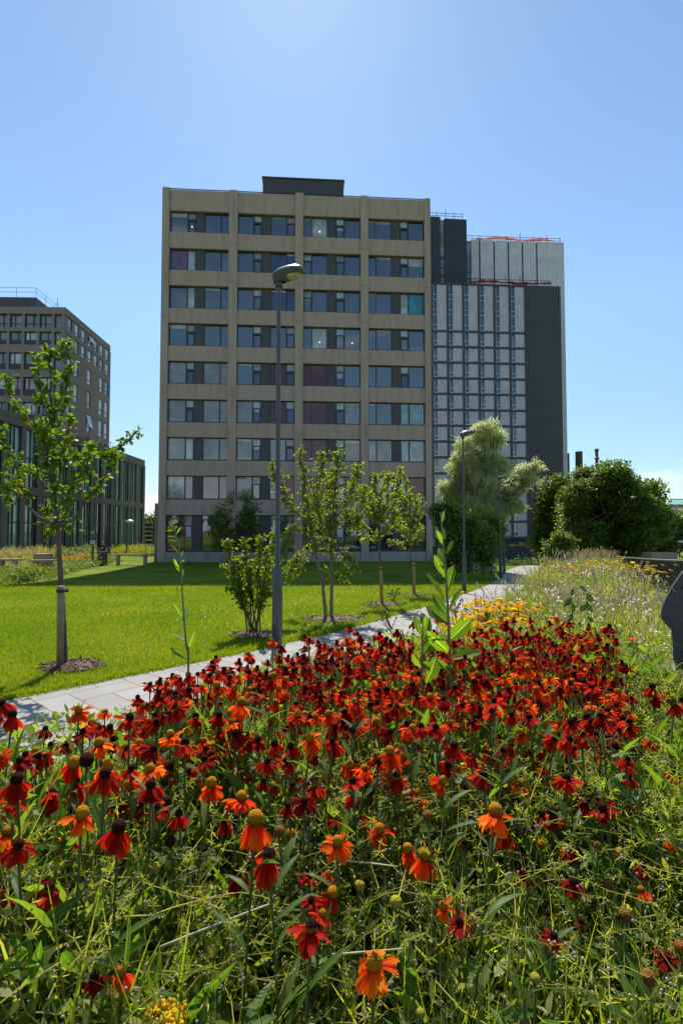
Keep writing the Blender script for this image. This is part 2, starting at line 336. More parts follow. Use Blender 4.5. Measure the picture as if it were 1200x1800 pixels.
tn = unit(np.gradient(left_edge, axis=0)); nr = np.stack([tn[:, 1], -tn[:, 0]], -1)
PW = 2.05
def strip(o0, o1, lift, k=5):
    m = M(); r = np.stack([left_edge + nr * o for o in np.linspace(o0, o1, k)], 1)
    z = zg(r[..., 0], r[..., 1]) + lift; v = np.concatenate([r, z[..., None]], -1); ii = np.arange(v.shape[0] * k).reshape(-1, k)
    m.add(v, np.stack([ii[:-1, :-1], ii[:-1, 1:], ii[1:, 1:], ii[1:, :-1]], -1).reshape(-1, 4)); return m
tag(strip(0, PW, .022).build('path', PAVE, smooth=True), 'pale concrete block footpath curving between lawn and flower bed', 'path', kind='structure')
right_edge = left_edge + nr * PW

# planting soil right of the path
def sheet(poly, lift, name, mat, label, cat, kind, step=None):
    """flat polygon draped on the ground (fan of small triangles around its centroid)"""
    p = np.array(poly, float)
    o = []
    for a, b_ in zip(p, np.roll(p, -1, 0)):
        for t in np.linspace(0, 1, 6, endpoint=False): o.append(a + (b_ - a) * t)
    o = np.array(o); c = o.mean(0); m = M(); rings = [c + (o - c) * s for s in np.linspace(1, .04, 9)]
    v = np.concatenate([np.concatenate([r, zg(r[:, 0], r[:, 1])[:, None] + lift], 1) for r in rings]); k = len(o); ii = np.arange(len(v)).reshape(-1, k); j = np.roll(np.arange(k), -1)
    m.add(v, np.stack([ii[:-1], ii[:-1][:, j], ii[1:][:, j], ii[1:]], -1).reshape(-1, 4)); m.f.append(np.array([list(ii[-1])])); m.mi.append(np.array([0]))
    return tag(m.build(name, mat, smooth=True), label, cat, kind=kind)
BED = [tuple(q) for q in right_edge[6:74:3]] + [(15, 30), (12.7, 23), (8.2, 12.3), (5.6, 7), (4.2, 3), (3.6, -1.2), (-4, -1.2)]
sheet(BED, .012, 'planting_soil', SOIL, 'dark soil of the flower bed along the path', 'soil', 'structure')

# ================================================================== MATERIALS OF THE BUILDINGS
CONC = None
def concrete(name, c, joint=0.0):
    m, t, n, l, b = _new(name)
    tcn = n.new('ShaderNodeTexCoord')
    n1 = n.new('ShaderNodeTexNoise'); n1.inputs['Scale'].default_value = 16; n1.inputs['Detail'].default_value = 10; n1.inputs['Roughness'].default_value = .8; l.new(tcn.outputs['Object'], n1.inputs['Vector'])
    mpn = n.new('ShaderNodeMapping'); mpn.inputs['Scale'].default_value = (2.2, 2.2, .25); l.new(tcn.outputs['Object'], mpn.inputs[0])
    n2 = n.new('ShaderNodeTexNoise'); n2.inputs['Scale'].default_value = 1.2; n2.inputs['Detail'].default_value = 7; l.new(mpn.outputs[0], n2.inputs['Vector'])
    r1 = n.new('ShaderNodeValToRGB'); c = np.array(c); ramp(r1, [(.3, tuple(c * .62)), (.55, tuple(c)), (.75, tuple(c * 1.3))]); l.new(n1.outputs['Fac'], r1.inputs[0])
    r2 = n.new('ShaderNodeValToRGB'); ramp(r2, [(.3, (.80, .79, .78)), (.45, (.95, .95, .94)), (.65, (1.04, 1.04, 1.04))]); l.new(n2.outputs['Fac'], r2.inputs[0])
    a = n.new('ShaderNodeMix'); a.data_type = 'RGBA'; a.blend_type = 'MULTIPLY'; a.inputs[0].default_value = 1; l.new(r1.outputs[0], a.inputs[6]); l.new(r2.outputs[0], a.inputs[7])
    l.new(a.outputs[2], b.inputs['Base Color']); b.inputs['Roughness'].default_value = .9; b.inputs['Specular IOR Level'].default_value = .2
    bp = n.new('ShaderNodeBump'); bp.inputs['Strength'].default_value = .5; bp.inputs['Distance'].default_value = .02; l.new(n1.outputs['Fac'], bp.inputs['Height']); l.new(bp.outputs[0], b.inputs['Normal'])
    return m
CONC = concrete('exposed_aggregate_concrete', (.465, .352, .307))
CONC_GREY = concrete('grey_plinth_concrete', (.40, .375, .34))
CONC_DARK = concrete('brown_grey_concrete', (.31, .255, .235)); LOW_FRAME = concrete('dark_frame_concrete', (.19, .168, .17))
CLAD_DARK = solid('charcoal_cladding', (.062, .058, .066), .55, var=.12, scale=1.5)
def lined(name, col, line, sx, sz, rough=.5, wline=.04):
    """metal cladding boards with fine dark joints"""
    m, t, n, l, b = _new(name); tcn = n.new('ShaderNodeTexCoord'); sp = n.new('ShaderNodeSeparateXYZ'); l.new(tcn.outputs['Object'], sp.inputs[0])
    fac = None
    for ax, s in (('X', sx), ('Z', sz)):
        if not s: continue
        d = n.new('ShaderNodeMath'); d.operation = 'DIVIDE'; l.new(sp.outputs[ax], d.inputs[0]); d.inputs[1].default_value = s
        fr = n.new('ShaderNodeMath'); fr.operation = 'FRACT'; l.new(d.outputs[0], fr.inputs[0])
        lt = n.new('ShaderNodeMath'); lt.operation = 'LESS_THAN'; l.new(fr.outputs[0], lt.inputs[0]); lt.inputs[1].default_value = wline / s
        if fac is None: fac = lt
        else:
            mxn = n.new('ShaderNodeMath'); mxn.operation = 'MAXIMUM'; l.new(fac.outputs[0], mxn.inputs[0]); l.new(lt.outputs[0], mxn.inputs[1]); fac = mxn
    no = n.new('ShaderNodeTexNoise'); no.inputs['Scale'].default_value = .6; l.new(tcn.outputs['Object'], no.inputs['Vector']); rp = n.new('ShaderNodeValToRGB'); c = np.array(col)
    ramp(rp, [(.3, tuple(c * .88)), (.7, tuple(c * 1.1))]); l.new(no.outputs['Fac'], rp.inputs[0])
    mixn = n.new('ShaderNodeMix'); mixn.data_type = 'RGBA'; l.new(fac.outputs[0], mixn.inputs[0]); l.new(rp.outputs[0], mixn.inputs[6]); mixn.inputs[7].default_value = (*line, 1)
    l.new(mixn.outputs[2], b.inputs['Base Color']); b.inputs['Roughness'].default_value = rough
    return m
PALE_CLAD = lined('pale_metal_cladding', (.60, .58, .68), (.40, .39, .46), 1.05, .62, .6)
PALE_PANEL = lined('pale_panel_boards', (.46, .445, .56), (.29, .28, .37), .62, 0, .55, .03)
NIGHT_CLAD = lined('black_cladding_boards', (.028, .027, .032), (.045, .044, .05), 0, .6, .5, .05)
NAVY_CLAD = lined('dark_slate_cladding_boards', (.05, .046, .054), (.075, .07, .08), 0, .55, .55, .05)
FRAME = solid('anthracite_window_frame', (.028, .028, .032), .4)
RED_FRAME = solid('red_painted_mullion', (.30, .03, .02), .45)
ALU = solid('satin_aluminium', (.55, .56, .58), .35, .6)
GL = {
 'd': glass_dark('window_glass_dim_room', (.016, .032, .052), 2.35),
 'n': glass_dark('dark_slot_glazing', (.016, .035, .055), 1.95),
 'p': glass_dark('window_glass_pale_blind', (.20, .20, .20), 1.9),
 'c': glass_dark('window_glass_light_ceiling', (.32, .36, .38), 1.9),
 'r': glass_dark('window_glass_red_curtain', (.11, .012, .012), 1.6, fold_shade=3.2),
 'v': glass_dark('window_glass_purple_curtain', (.17, .09, .19), 1.7, fold_shade=3),
 'b': glass_dark('window_glass_blue_curtain', (.03, .055, .18), 1.8, fold_shade=3.5),
 't': glass_dark('window_glass_teal_curtain', (.03, .26, .38), 1.7, fold_shade=2.6),
 'q': glass_dark('window_glass_pale_teal', (.20, .34, .40), 1.8),
 'w': glass_dark('window_glass_whitish', (.55, .58, .62), 1.6),
 'g': glass_dark('green_tinted_glazing', (.2, .40, .34), 1.6),
}
BULB = solid('lit_lamp_bulb', (.9, .85, .7), .4); _b = BULB.node_tree.nodes['Principled BSDF']; _b.inputs['Emission Color'].default_value = (1, .92, .7, 1); _b.inputs['Emission Strength'].default_value = 1.2

# ================================================================== MAIN BUILDING (nine storeys, concrete frame)
A = P(277.5, 988, 42.0); B = P(759.5, 984.5, 43.5)
ux = Vector((B.x - A.x, B.y - A.y, 0)); WID = ux.length; ang = math.atan2(ux.y, ux.x); ux.normalize()
def U(px):      # along-facade coordinate of a photo column (at eye level)
    k = (px - 600) / F; return (k * A.y - A.x) / (ux.x - k * ux.y)
BZ = -.92
def Hh(py, Y=42.05): return P(300, py, Y).z - BZ
rows = [(369.3, 407), (435, 474), (500.6, 541), (567, 607), (633.6, 674), (700.8, 742), (768, 809), (835.5, 878), (905, 970.6)]
ROWZ = [(Hh(b_), Hh(a_)) for a_, b_ in rows]
TOPZ = Hh(333.0)
mb = thing('concrete_tower_block', 'nine storey brown concrete office block with four window bays behind the lawn', 'building', (A.x, A.y, BZ), ang)
cx = [v / 2.353 + 270 for v in (24, 50, 302, 338, 581, 616, 857, 889, 1126, 1154)]
pil = [(U(cx[i]), U(cx[i + 1])) for i in range(0, 10, 2)]; pil[0] = (0, pil[0][1]); pil[4] = (pil[4][0], WID)
wm = M()
wm.box(.03, WID - .03, .42, 15, 0, TOPZ - .25)
zz = [0.0] + [z for r in reversed(ROWZ) for z in r] + [TOPZ]
for (a0, a1), (b0, b1) in zip(pil[:-1], pil[1:]):
    for k in range(1, len(zz), 2):
        lo, hi = zz[k - 1], zz[k]
        if k == 1: continue
        wm.box(a1 - .02, b0 + .02, .0, .5, lo if k > 1 else 0, hi)
for (a0, a1) in pil:
    z = 0; 
    for k in range(9):                       # pilaster drums with thin shadow joints
        z1 = ROWZ[8 - k][1] + .4 if k < 8 else TOPZ + .12
        wm.box(a0, a1, -.13, .46, z + (.012 if k else 0), z1 - .012); z = z1
    wm.box(a0 + .03, a1 - .03, -.1, .44, .05, TOPZ)
wm.box(-.02, WID + .02, .1, .5, TOPZ - .02, TOPZ + .03)
wm.build('wall', CONC, mb)
pm = M()
for (a0, a1), (b0, b1) in zip(pil[:-1], pil[1:]): pm.box(a1 - .02, b0 + .02, .01, .5, 0, ROWZ[8][0])
pm.build('plinth', CONC_GREY, mb)
M().box(-.48, -.02, .6, 4, 0, Hh(884)).build('side_pier', CONC_DARK, mb)
x0, x1 = U(453) , U(599)
rp_ = M(); rp_.box(x0 + .1, x1 + .35, 1.6, 9, TOPZ - .3, Hh(311, 44)); rp_.box(x0 + .02, x1 + .43, 1.52, 9.1, Hh(311, 44), Hh(311, 44) + .12)
rp_.build('plant_room', CLAD_DARK, mb)
gut = M(); gut.bar((0.0, -.02, TOPZ + .06), (WID, -.02, TOPZ + .06), .07, .05)
for k in range(9): gut.bar((1 + k * 2.5, .2, TOPZ), (1 + k * 2.5, .2, TOPZ + .22), .03)
gut.build('parapet_flashing', FRAME, mb)
# bays: (A window: three columns) panel (B window)
bays = [((55, 125, 160), (160, 197), (197, 267, 301)), ((338, 405, 441), (441, 477), (477, 545, 581)),
        ((616, 652, 718), (718, 752), (752, 790, 856)), ((890, 924, 990), (990, 1024), (1024, 1060, 1126))]
# glass codes per row (top to bottom): 4 bays x (A wide, A narrow, B wide, B narrow); upper case = narrow leaf split into vent + opener
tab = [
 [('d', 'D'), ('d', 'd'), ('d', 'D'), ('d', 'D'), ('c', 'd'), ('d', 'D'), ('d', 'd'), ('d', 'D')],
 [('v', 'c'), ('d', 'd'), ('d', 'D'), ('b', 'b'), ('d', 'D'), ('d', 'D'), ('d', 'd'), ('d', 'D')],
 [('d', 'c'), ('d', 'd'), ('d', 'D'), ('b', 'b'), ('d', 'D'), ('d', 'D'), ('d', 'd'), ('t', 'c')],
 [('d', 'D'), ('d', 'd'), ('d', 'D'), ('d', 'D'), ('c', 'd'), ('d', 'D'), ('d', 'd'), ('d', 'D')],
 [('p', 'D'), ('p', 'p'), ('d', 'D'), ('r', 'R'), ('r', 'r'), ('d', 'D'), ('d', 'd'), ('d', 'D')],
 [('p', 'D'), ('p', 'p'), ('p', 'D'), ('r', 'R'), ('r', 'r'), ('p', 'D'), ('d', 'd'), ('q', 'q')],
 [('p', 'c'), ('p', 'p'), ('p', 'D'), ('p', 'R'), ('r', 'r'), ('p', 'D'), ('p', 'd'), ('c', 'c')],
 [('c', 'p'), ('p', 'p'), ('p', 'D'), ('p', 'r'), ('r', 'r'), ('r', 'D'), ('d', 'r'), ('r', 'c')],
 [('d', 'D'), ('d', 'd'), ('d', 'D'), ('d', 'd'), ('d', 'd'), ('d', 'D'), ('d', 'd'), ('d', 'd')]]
redm = {(2, 2), (1, 7), (4, 1), (0, 4), (2, 6), (0, 6), (8, 0), (8, 1)}
GY = .3          # glass plane depth behind the spandrel face
for r_, (z0, z1) in enumerate(ROWZ):
    for w_ in range(8):
        bx = bays[w_ // 2]; c3 = bx[0] if w_ % 2 == 0 else bx[2]
        u0, um, u1 = (U(v / 2.353 + 270) for v in c3)
        a_, b_ = pil[w_ // 2][1], pil[w_ // 2 + 1][0]
        if w_ % 2 == 0: u0 = a_
        else: u1 = b_
        wide_first = w_ < 4
        fr = M(); ft = .07
        fr.box(u0, u1, GY - .07, GY + .1, z1 - ft, z1 - .004); fr.box(u0, u1, GY - .09, GY + .1, z0 + .004, z0 + ft + .05)
        for q in (u0 + ft / 2, u1 - ft / 2): fr.box(q - ft / 2, q + ft / 2, GY - .06, GY + .1, z0 + .1, z1 - .05)
        win = fr.build('window', FRAME, mb)
        mu = M(); mu.box(um - .045, um + .045, GY - .065, GY + .1, z0 + .1, z1 - .05); mu.build('mullion', RED_FRAME if (r_, w_) in redm else FRAME, win)
        wc, ncd = tab[r_][w_]
        wl, nl = ((u0 + ft, um - .045), (um + .045, u1 - ft)) if wide_first else ((um + .045, u1 - ft), (u0 + ft, um - .045))
        tilt = rng.normal(0, .002, 2)
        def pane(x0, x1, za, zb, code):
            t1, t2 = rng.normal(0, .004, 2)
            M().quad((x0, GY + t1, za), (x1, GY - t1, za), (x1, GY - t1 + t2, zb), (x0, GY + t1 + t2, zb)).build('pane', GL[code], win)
            if code in 'dpb' and zb - za > 1.0 and rng.random() < .4:      # pale blind strip at the pane head, with ceiling reflection painted into its colour
                dz = (zb - za) * rng.choice([.10, .14, .2, .42], p=[.4, .3, .2, .1]); M().quad((x0 + .01, GY - .006 + min(t1, -t1), zb - dz), (x1 - .01, GY - .006 + min(t1, -t1), zb - dz), (x1 - .01, GY - .012 + min(t1, -t1) + min(t2, 0), zb - .005), (x0 + .01, GY - .012 + min(t1, -t1) + min(t2, 0), zb - .005)).build('blind_reflection', GL['c' if rng.random() < .6 else 'p'], win)
        pane(*wl, z0 + .1, z1 - .05, wc)
        if ncd.isupper():
            zs = z1 - (z1 - z0) * (.34 if r_ < 8 else .30); cdn = ncd.lower()
            pane(*nl, zs + .05, z1 - .05, 'c' if (r_ + w_) % 3 else 'p')
            zb = z0 + .1 if r_ < 8 else z0 + (z1 - z0) * .38
            sash = M()
            sash.box(nl[0], nl[1], GY - .05, GY + .06, zs - .04, zs + .05)
            for q in (nl[0] + .03, nl[1] - .03): sash.box(q - .03, q + .03, GY - .09, GY + .05, zb, zs - .04)
            sash.box(nl[0], nl[1], GY - .09, GY + .05, zb, zb + .06)
            if r_ < 8 and rng.random() < .5: sash.box(nl[0], nl[1], GY - .1, GY - .02, zs - .16, zs - .04)
            sash.build('opening_sash', FRAME, win)
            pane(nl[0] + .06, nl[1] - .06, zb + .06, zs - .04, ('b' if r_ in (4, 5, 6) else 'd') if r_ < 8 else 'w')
            if r_ == 8: pane(*nl, z0 + .1, zb, 'd')
        else: pane(*nl, z0 + .1, z1 - .05, ncd)
        if (r_, w_) in ((0, 4), (3, 4), (0, 0), (3, 5)):
            xm = (wl[0] + wl[1]) / 2 if w_ != 0 else (nl[0] + nl[1]) / 2
            M().lathe((xm, GY - .012, z0 + (z1 - z0) * .35), [(0, -.05), (.04, -.035), (.055, 0), (.04, .035), (0, .05)], 10).build('room_lamp', BULB, win)
        if (r_, w_) == (7, 0):
            s6 = [(.62, 1.25), (.42, 1.3), (.25, 1.05), (.2, .75), (.32, .55), (.52, .58), (.6, .75), (.5, .93), (.32, .93), (.22, .8)]
            s9 = [(x + .55, z) for x, z in ((.25, .6), (.45, .55), (.62, .8), (.66, 1.1), (.55, 1.3), (.35, 1.27), (.27, 1.1), (.36, .93), (.55, .93), (.64, 1.05))]
            dm = M()
            for st in (s6, s9):
                for q in range(len(st) - 1): dm.bar((wl[0] + st[q][0], GY - .02, z0 + st[q][1]), (wl[0] + st[q + 1][0], GY - .02, z0 + st[q + 1][1]), .03)
            dm.build('window_number', GL['w'], win)
    for bx, (a0, a1), (b0, b1) in zip(bays, pil[:-1], pil[1:]):
        u0, u1 = U(bx[1][0] / 2.353 + 270), U(bx[1][1] / 2.353 + 270)
        M().box(u0 + .002, u1 - .002, GY - .1, GY + .15, z0 + .006, z1 - .006).build('infill_panel', CLAD_DARK, mb)

# ================================================================== GREY TOWERS BEHIND, RIGHT
def facade(name, label, pxl, pxr, py_ref, Yl, Yr, cat='building'):
    a = P(pxl, py_ref, Yl); b_ = P(pxr, py_ref, Yr); d = Vector((b_.x - a.x, b_.y - a.y, 0)); an = math.atan2(d.y, d.x); L = d.length; d.normalize()
    bz = -2.6
    t = thing(name, label, cat, (a.x, a.y, bz), an)
    def u(px): k = (px - 600) / F; return (k * a.y - a.x) / (d.x - k * d.y)
    def h(py, px=None):
        uu = u(px) if px is not None else 0
        return P(px if px is not None else pxl, py, a.y + d.y * uu).z - bz
    return t, u, h, L
# front block with the window grid (true verticals measured near eye level)
gt, gu, gh, gL = facade('grid_fronted_tower', 'tall grey block with a grid of narrow windows and a blank dark end wall', 757, 993, 935, 90, 91.6)
top = gh(494.5, 760)
g = M(); g.box(0, gL, .3, 13, 4.6, top); g.box(1.0, gL - 1.5, 1.2, 12, 0, 4.7); g.build('wall', NAVY_CLAD, gt)
cols = [u_ for u_ in np.linspace(gu(761.5), gu(928), 7)]
rowpx = [498, 582] + [585 + 28.35 * k for k in range(13)]
gm_ = M(); 
zt = [gh(499.5, 762), gh(581, 762)]; st = (gh(582, 762) - gh(946, 762)) / 13.0
zrows = [(zt[1] + .15, zt[0])] + [(gh(582, 762) - st * (k + 1) + .3, gh(582, 762) - st * k - .0) for k in range(13)]
zlo = zrows[-1][0] - .35
for c_ in cols: gm_.box(c_ - .22, c_ + .22, -.06, .34, zlo, zt[0] + .25)
for (z0, z1) in zrows: gm_.box(cols[0], cols[-1], -.03, .33, z0 - .42, z0)
gm_.box(cols[0] - .22, cols[-1] + .22, -.06, .35, zt[0], zt[0] + .28)
gm_.build('facade_grid', NAVY_CLAD, gt)
for r_, (z0, z1) in enumerate(zrows):
    z1 = min(z1, zt[0]) - (.3 if r_ > 0 else 0) + (.0 if r_ else 0)
    if r_ > 0: z1 = z0 + st - .42
    for k in range(6):
        c0, c1 = cols[k] + .22, cols[k + 1] - .22; wwd = (c1 - c0) * .31
        pf = M(); pf.box(c0, c0 + .07, .0, .3, z0, z1); pf.box(c0 + wwd - .05, c0 + wwd, .0, .3, z0, z1)
        n_ = 3 if r_ == 0 else 1
        for q in range(n_):
            za = z0 + (z1 - z0) * q / n_; zb = z0 + (z1 - z0) * (q + 1) / n_
            pf.box(c0 + .07, c0 + wwd - .05, .02, .28, za, za + .1); pf.box(c0 + .07, c0 + wwd - .05, .03, .28, za + (zb - za) * .33, za + (zb - za) * .33 + .09)
        wn = pf.build('window', ALU, gt)
        M().quad((c0 + .07, .16 + rng.normal(0, .003), z0), (c0 + wwd - .05, .16, z0), (c0 + wwd - .05, .16, z1), (c0 + .07, .16, z1)).build('pane', GL['n'], wn)
        pp = M(); pp.box(c0 + wwd, c1, .05, .3, z0, z1 - .02)
        pp.build('pale_panel', PALE_PANEL, wn)
NET = leafy('pink_safety_net', [(0, (.70, .38, .38)), (1, (.80, .48, .47))], .4, 1.1, (1, .8, .8), .8, .1)
NET2 = leafy('red_safety_net', [(0, (.30, .06, .06)), (1, (.40, .10, .09))], .35, 1.0, (1, .8, .8), .8, .1)
def rail(t, xa, xb, y, z, n_, hgt=1.25):
    m = M()
    for q in (.55, 1.05): m.bar((xa, y, z + q), (xb, y, z + q), .07)
    for x in np.linspace(xa, xb, n_): m.bar((x, y, z), (x, y, z + hgt + (.6 if rng.random() < .3 else 0)), .07)
    return m.build('guard_rail', FRAME, t)
rail(gt, .3, gu(975), .6, top, 9)
def net(name, label, t, xa, xb, y, z, mat, amp, h0, seed):
    r2 = np.random.default_rng(seed); n_ = 50; x = np.linspace(xa, xb, n_); hh = h0 * (.35 + .65 * np.abs(np.sin(np.linspace(0, 7, n_) + r2.random() * 3))) * (1 + amp * r2.normal(size=n_) * .1)
    base = np.abs(np.sin(np.linspace(0, 5, n_))) * .35
    v = []; 
    for dy in (0, .05):
        v += [(x[i], y + dy + .1 * math.sin(i), z + base[i]) for i in range(n_)] + [(x[i], y + dy + .15 * math.sin(i * .7), z + base[i] + hh[i]) for i in range(n_)]
    f = [(i, i + 1, n_ + i + 1, n_ + i) for i in range(n_ - 1)] + [(2 * n_ + i + 1, 2 * n_ + i, 3 * n_ + i, 3 * n_ + i + 1) for i in range(n_ - 1)]
    m = M(); m.add(v, f); m.xform(t.matrix_basis if False else Matrix.Translation(t.location) @ Matrix.Rotation(t.rotation_euler[2], 4, 'Z'))
    return tag(m.build(name, mat, smooth=True), label, 'safety net')
net('safety_net', 'dark red safety netting sagging along the roof edge of the window grid block', gt, gu(829), gu(977), .5, top + .05, NET2, 1, .55, 3)
# black core tower
bt, bu, bh, bL = facade('black_clad_tower', 'black clad stair tower with one slim strip of glazing behind the concrete block', 742, 825, 935, 97, 97.8)
btop = bh(380, 757); zlow = 30
b_ = M(); s0, s1 = bu(777.5), bu(785)
b_.box(0, s0, 0, 9, 0, btop); b_.box(s1, bL, 0.02, 9, 0, btop - .25); b_.box(s0 - .1, s1 + .1, .5, 8.9, 0, btop - .3); b_.build('wall', NIGHT_CLAD, bt)
gl = M(); gl.quad((s0, .3, 20), (s1, .3, 20), (s1, .3, btop - .4), (s0, .3, btop - .4)); wn = gl.build('glazing_strip', GL['d'], bt)
tr = M()
for k in range(20): tr.box(s0, s1, .2, .32, 24 + k * 1.75, 24.15 + k * 1.75 + (.35 if k % 2 else 0))
tr.build('transom', CLAD_DARK, wn)
rail(bt, bu(757), bL - .6, .5, btop, 5)
# pale slab behind
st_, su, sh, sL = facade('pale_slab_tower', 'tall pale metal clad slab with dark vertical slots behind the grid block', 822, 999, 935, 101, 102.2)
stop = sh(421, 840)
s_ = M(); s_.box(0, su(832.5), .4, 14, 0, stop - .1)
edges = [832.5, 846, 872, 897.5, 923, 948.5]
eu = [su(e) for e in edges] + [sL]
for k in range(6): s_.box(eu[k] + (.32 if k else 0), eu[k + 1], 0, 14.02, 0, stop)
s_.build('wall', PALE_CLAD, st_)
sl = M(); 
for e in eu[1:6]: sl.box(e - .05, e + .36, .3, 13.8, 0, stop - .05)
sl.build('slot', NIGHT_CLAD, st_)
gl = M(); gl.quad((0.02, .3, 25), (su(832.5), .3, 25), (su(832.5), .3, stop - .15), (0.02, .3, stop - .15)); wn = gl.build('glazing_strip', GL['d'], st_)
tr = M()
for k in range(22): tr.box(0.02, su(832.5), .22, .33, 25 + k * 1.5, 25.14 + k * 1.5)
tr.build('transom', CLAD_DARK, wn)
rail(st_, .3, sL - .5, .5, stop, 8)
net('safety_net', 'bright pink safety netting on the roof edge of the pale slab tower', st_, su(843), su(984), .55, stop + .15, NET, 1, .7, 5)

# ================================================================== LEFT: low dark block and tower
lb = thing('low_glazed_block', 'low two storey dark framed block with green tinted glazing at the left', 'building', (-27.0, 24.0, -1.0), R(90))
# local x runs away from the viewer (world +Y), local -y faces the lawn (world +X)
LL = 46.0; H1, H2 = 6.25, 12.4
lw = M(); lw.box(0, LL, .5, 20, 0, H2 - .2)
pitch = 2.42; nb = 19
for k in range(nb + 1):
    x = k * pitch; lw.box(x - .3 + .02, x + .36, 0, .55, .9, H2 - .7)
lw.box(0, LL, -.03, .56, H1 - .42, H1 + .25); lw.box(-.05, LL + .02, -.05, .57, H2 - .95, H2); lw.box(0, LL, -.02, .6, 0, .95)
lw.build('wall', LOW_FRAME, lb)
for k in range(nb):
    for (z0, z1) in ((.95, H1 - .42), (H1 + .25, H2 - .95)):
        xa, xb = k * pitch + .36, (k + 1) * pitch - .28
        f_ = M(); mids = (xa + (xb - xa) * .28, xa + (xb - xa) * .55) if (k + int(z0)) % 2 else (xa + (xb - xa) * .45, xa + (xb - xa) * .75)
        for x in (xa + .04, xb - .04) + mids: f_.box(x - .04, x + .04, .1, .5, z0, z1)
        zm = z0 + (z1 - z0) * .5; f_.box(xa, xb, .12, .5, zm - .06, zm + .06); f_.box(xa, xb, .11, .5, z1 - .1, z1)
        wn = f_.build('window', FRAME, lb)
        seg = [xa + .08, mids[0], mids[1], xb - .08]
        for q in range(3):
            code = 'g' if (q + k) % 5 else 'd'
            M().quad((seg[q], .2, z0), (seg[q + 1], .2, z0), (seg[q + 1], .2 + rng.normal(0, .004), z1), (seg[q], .2, z1)).build('pane', GL[code], wn)
m = M()
for y in (.8,):
    for q in (.5, 1.0): m.bar((18, y, H2 + q), (38, y, H2 + q), .03)
    for x in np.arange(18, 38.1, 2): m.bar((x, y, H2 - .1), (x, y, H2 + 1.02), .03)
m.build('roof_railing', FRAME, lb)

T0 = P(115.5, 540, 55.0); TZ = -1.0
lt = thing('brown_concrete_tower', 'brown grey concrete tower with deep window openings and a roof plant room at the left', 'building', (T0.x, T0.y, TZ), R(91.5))
TH = T0.z - TZ
tw = M(); DL = 11.6
def tz(py): return P(115, py, 55).z - TZ
trow = [(553, 576), (583, 606), (620, 650), (663, 696), (707, 741), (751, 787)]
# right-hand face, along local x (0..DL), outward normal local -y ; front face along local +y
tw.box(.35, DL - .02, .35, 22, 0, TH - .3)
tw.box(-.0, DL, 0, .4, TH - (TH - tz(552)), TH); tw.box(0, .4, .4, 22, tz(552), TH)
cb = np.linspace(.25, DL - .1, 8)
blank = {(2, 2), (2, 4), (3, 2), (3, 4), (4, 1), (4, 2), (4, 4), (5, 1), (5, 2), (5, 4)}
for r_, (ya, yb) in enumerate(trow):
    z1, z0 = tz(ya), tz(yb); zn = tz(trow[r_ + 1][0]) if r_ < 5 else 0
    tw.box(0, DL + (.12 if r_ % 1 == 0 else 0), 0, .4, zn + .003, z0); tw.box(0.004, .4, .4, 22, zn + .003, z0)
    for k in range(8): tw.box(cb[k] - .3, cb[k] + .3, .03, .4, z0, z1)
    for k in range(7):
        if (r_, k) in blank: tw.box(cb[k] + .29, cb[k + 1] - .29, .04, .4, z0, z1)
    for k in range(13): tw.box(.03, .4, 1.3 + 1.6 * k - .14, 1.3 + 1.6 * k + .14, z0, z1)
tw.build('wall', CONC_DARK, lt)
for r_, (ya, yb) in enumerate(trow[:5]):
    z1, z0 = tz(ya), tz(yb)
    for k in range(7):
        if (r_, k) in blank: continue
        x0, x1 = cb[k] + .3, cb[k + 1] - .3
        f_ = M()
        for x in (x0 + .04, x1 - .04): f_.box(x - .04, x + .04, .05, .34, z0, z1)
        for z in (z0 + .04, z0 + (z1 - z0) * .3, z1 - .04): f_.box(x0, x1, .06, .34, z - .04, z + .04)
        wn = f_.build('window', FRAME, lt)
        M().quad((x0, .11, z0), (x1, .11, z0), (x1, .11, z1), (x0, .11 + rng.normal(0, .006), z1)).build('pane', GL['w' if (k * 3 + r_) % 4 else 'p'], wn)  # pale sky reflection painted into the body colour of these panes
        if (r_, k) in ((0, 3), (4, 3)):
            M().quad((x0, .05, z1 - .1), (x1, .05, z1 - .1), (x1, -.3, z0 + .55), (x0, -.35, z0 + .55)).build('open_sash', GL['c'], wn)
    for k in range(12):
        y0, y1 = 1.3 + 1.6 * k + .14, 1.3 + 1.6 * (k + 1) - .14
        if k == 0: pass
        zs = z0 if r_ == 0 else z0 + (z1 - z0) * .34
        f_ = M(); ymid = y0 + (y1 - y0) * (.35 if (k + r_) % 2 else .62)
        for y in (y0 + .04, ymid, y1 - .04): f_.box(.2, .34, y - .04, y + .04, zs, z1)
        for z in (zs + .04, z1 - .04): f_.box(.21, .34, y0, y1, z - .04, z + .04)
        if r_ > 0: f_.box(.1, .34, y0, y1, z0, zs)
        else: f_.box(.21, .34, y0, y1, z0 + (z1 - z0) * .33 - .03, z0 + (z1 - z0) * .33 + .03)
        wn = f_.build('window', [FRAME], lt)
        M().quad((.28, y1, zs), (.28, y0, zs), (.28 + rng.normal(0, .01), y0, z1), (.28, y1, z1)).build('pane', GL['w' if (k + 2 * r_) % 3 == 0 and r_ else 'p'], wn)
    # corner window
    f_ = M(); f_.box(.2, .34, 1.12, 1.16, z0, z1); f_.box(.2, .34, .36, .44, z0, z1)
    f_.box(.21, .34, .4, 1.14, z0, z0 + .08); f_.box(.21, .34, .4, 1.14, z1 - .08, z1); wn = f_.build('window', FRAME, lt)
    M().quad((.27, 1.14, z0), (.27, .4, z0), (.27, .4, z1), (.27, 1.14, z1)).build('pane', GL['p'], wn)
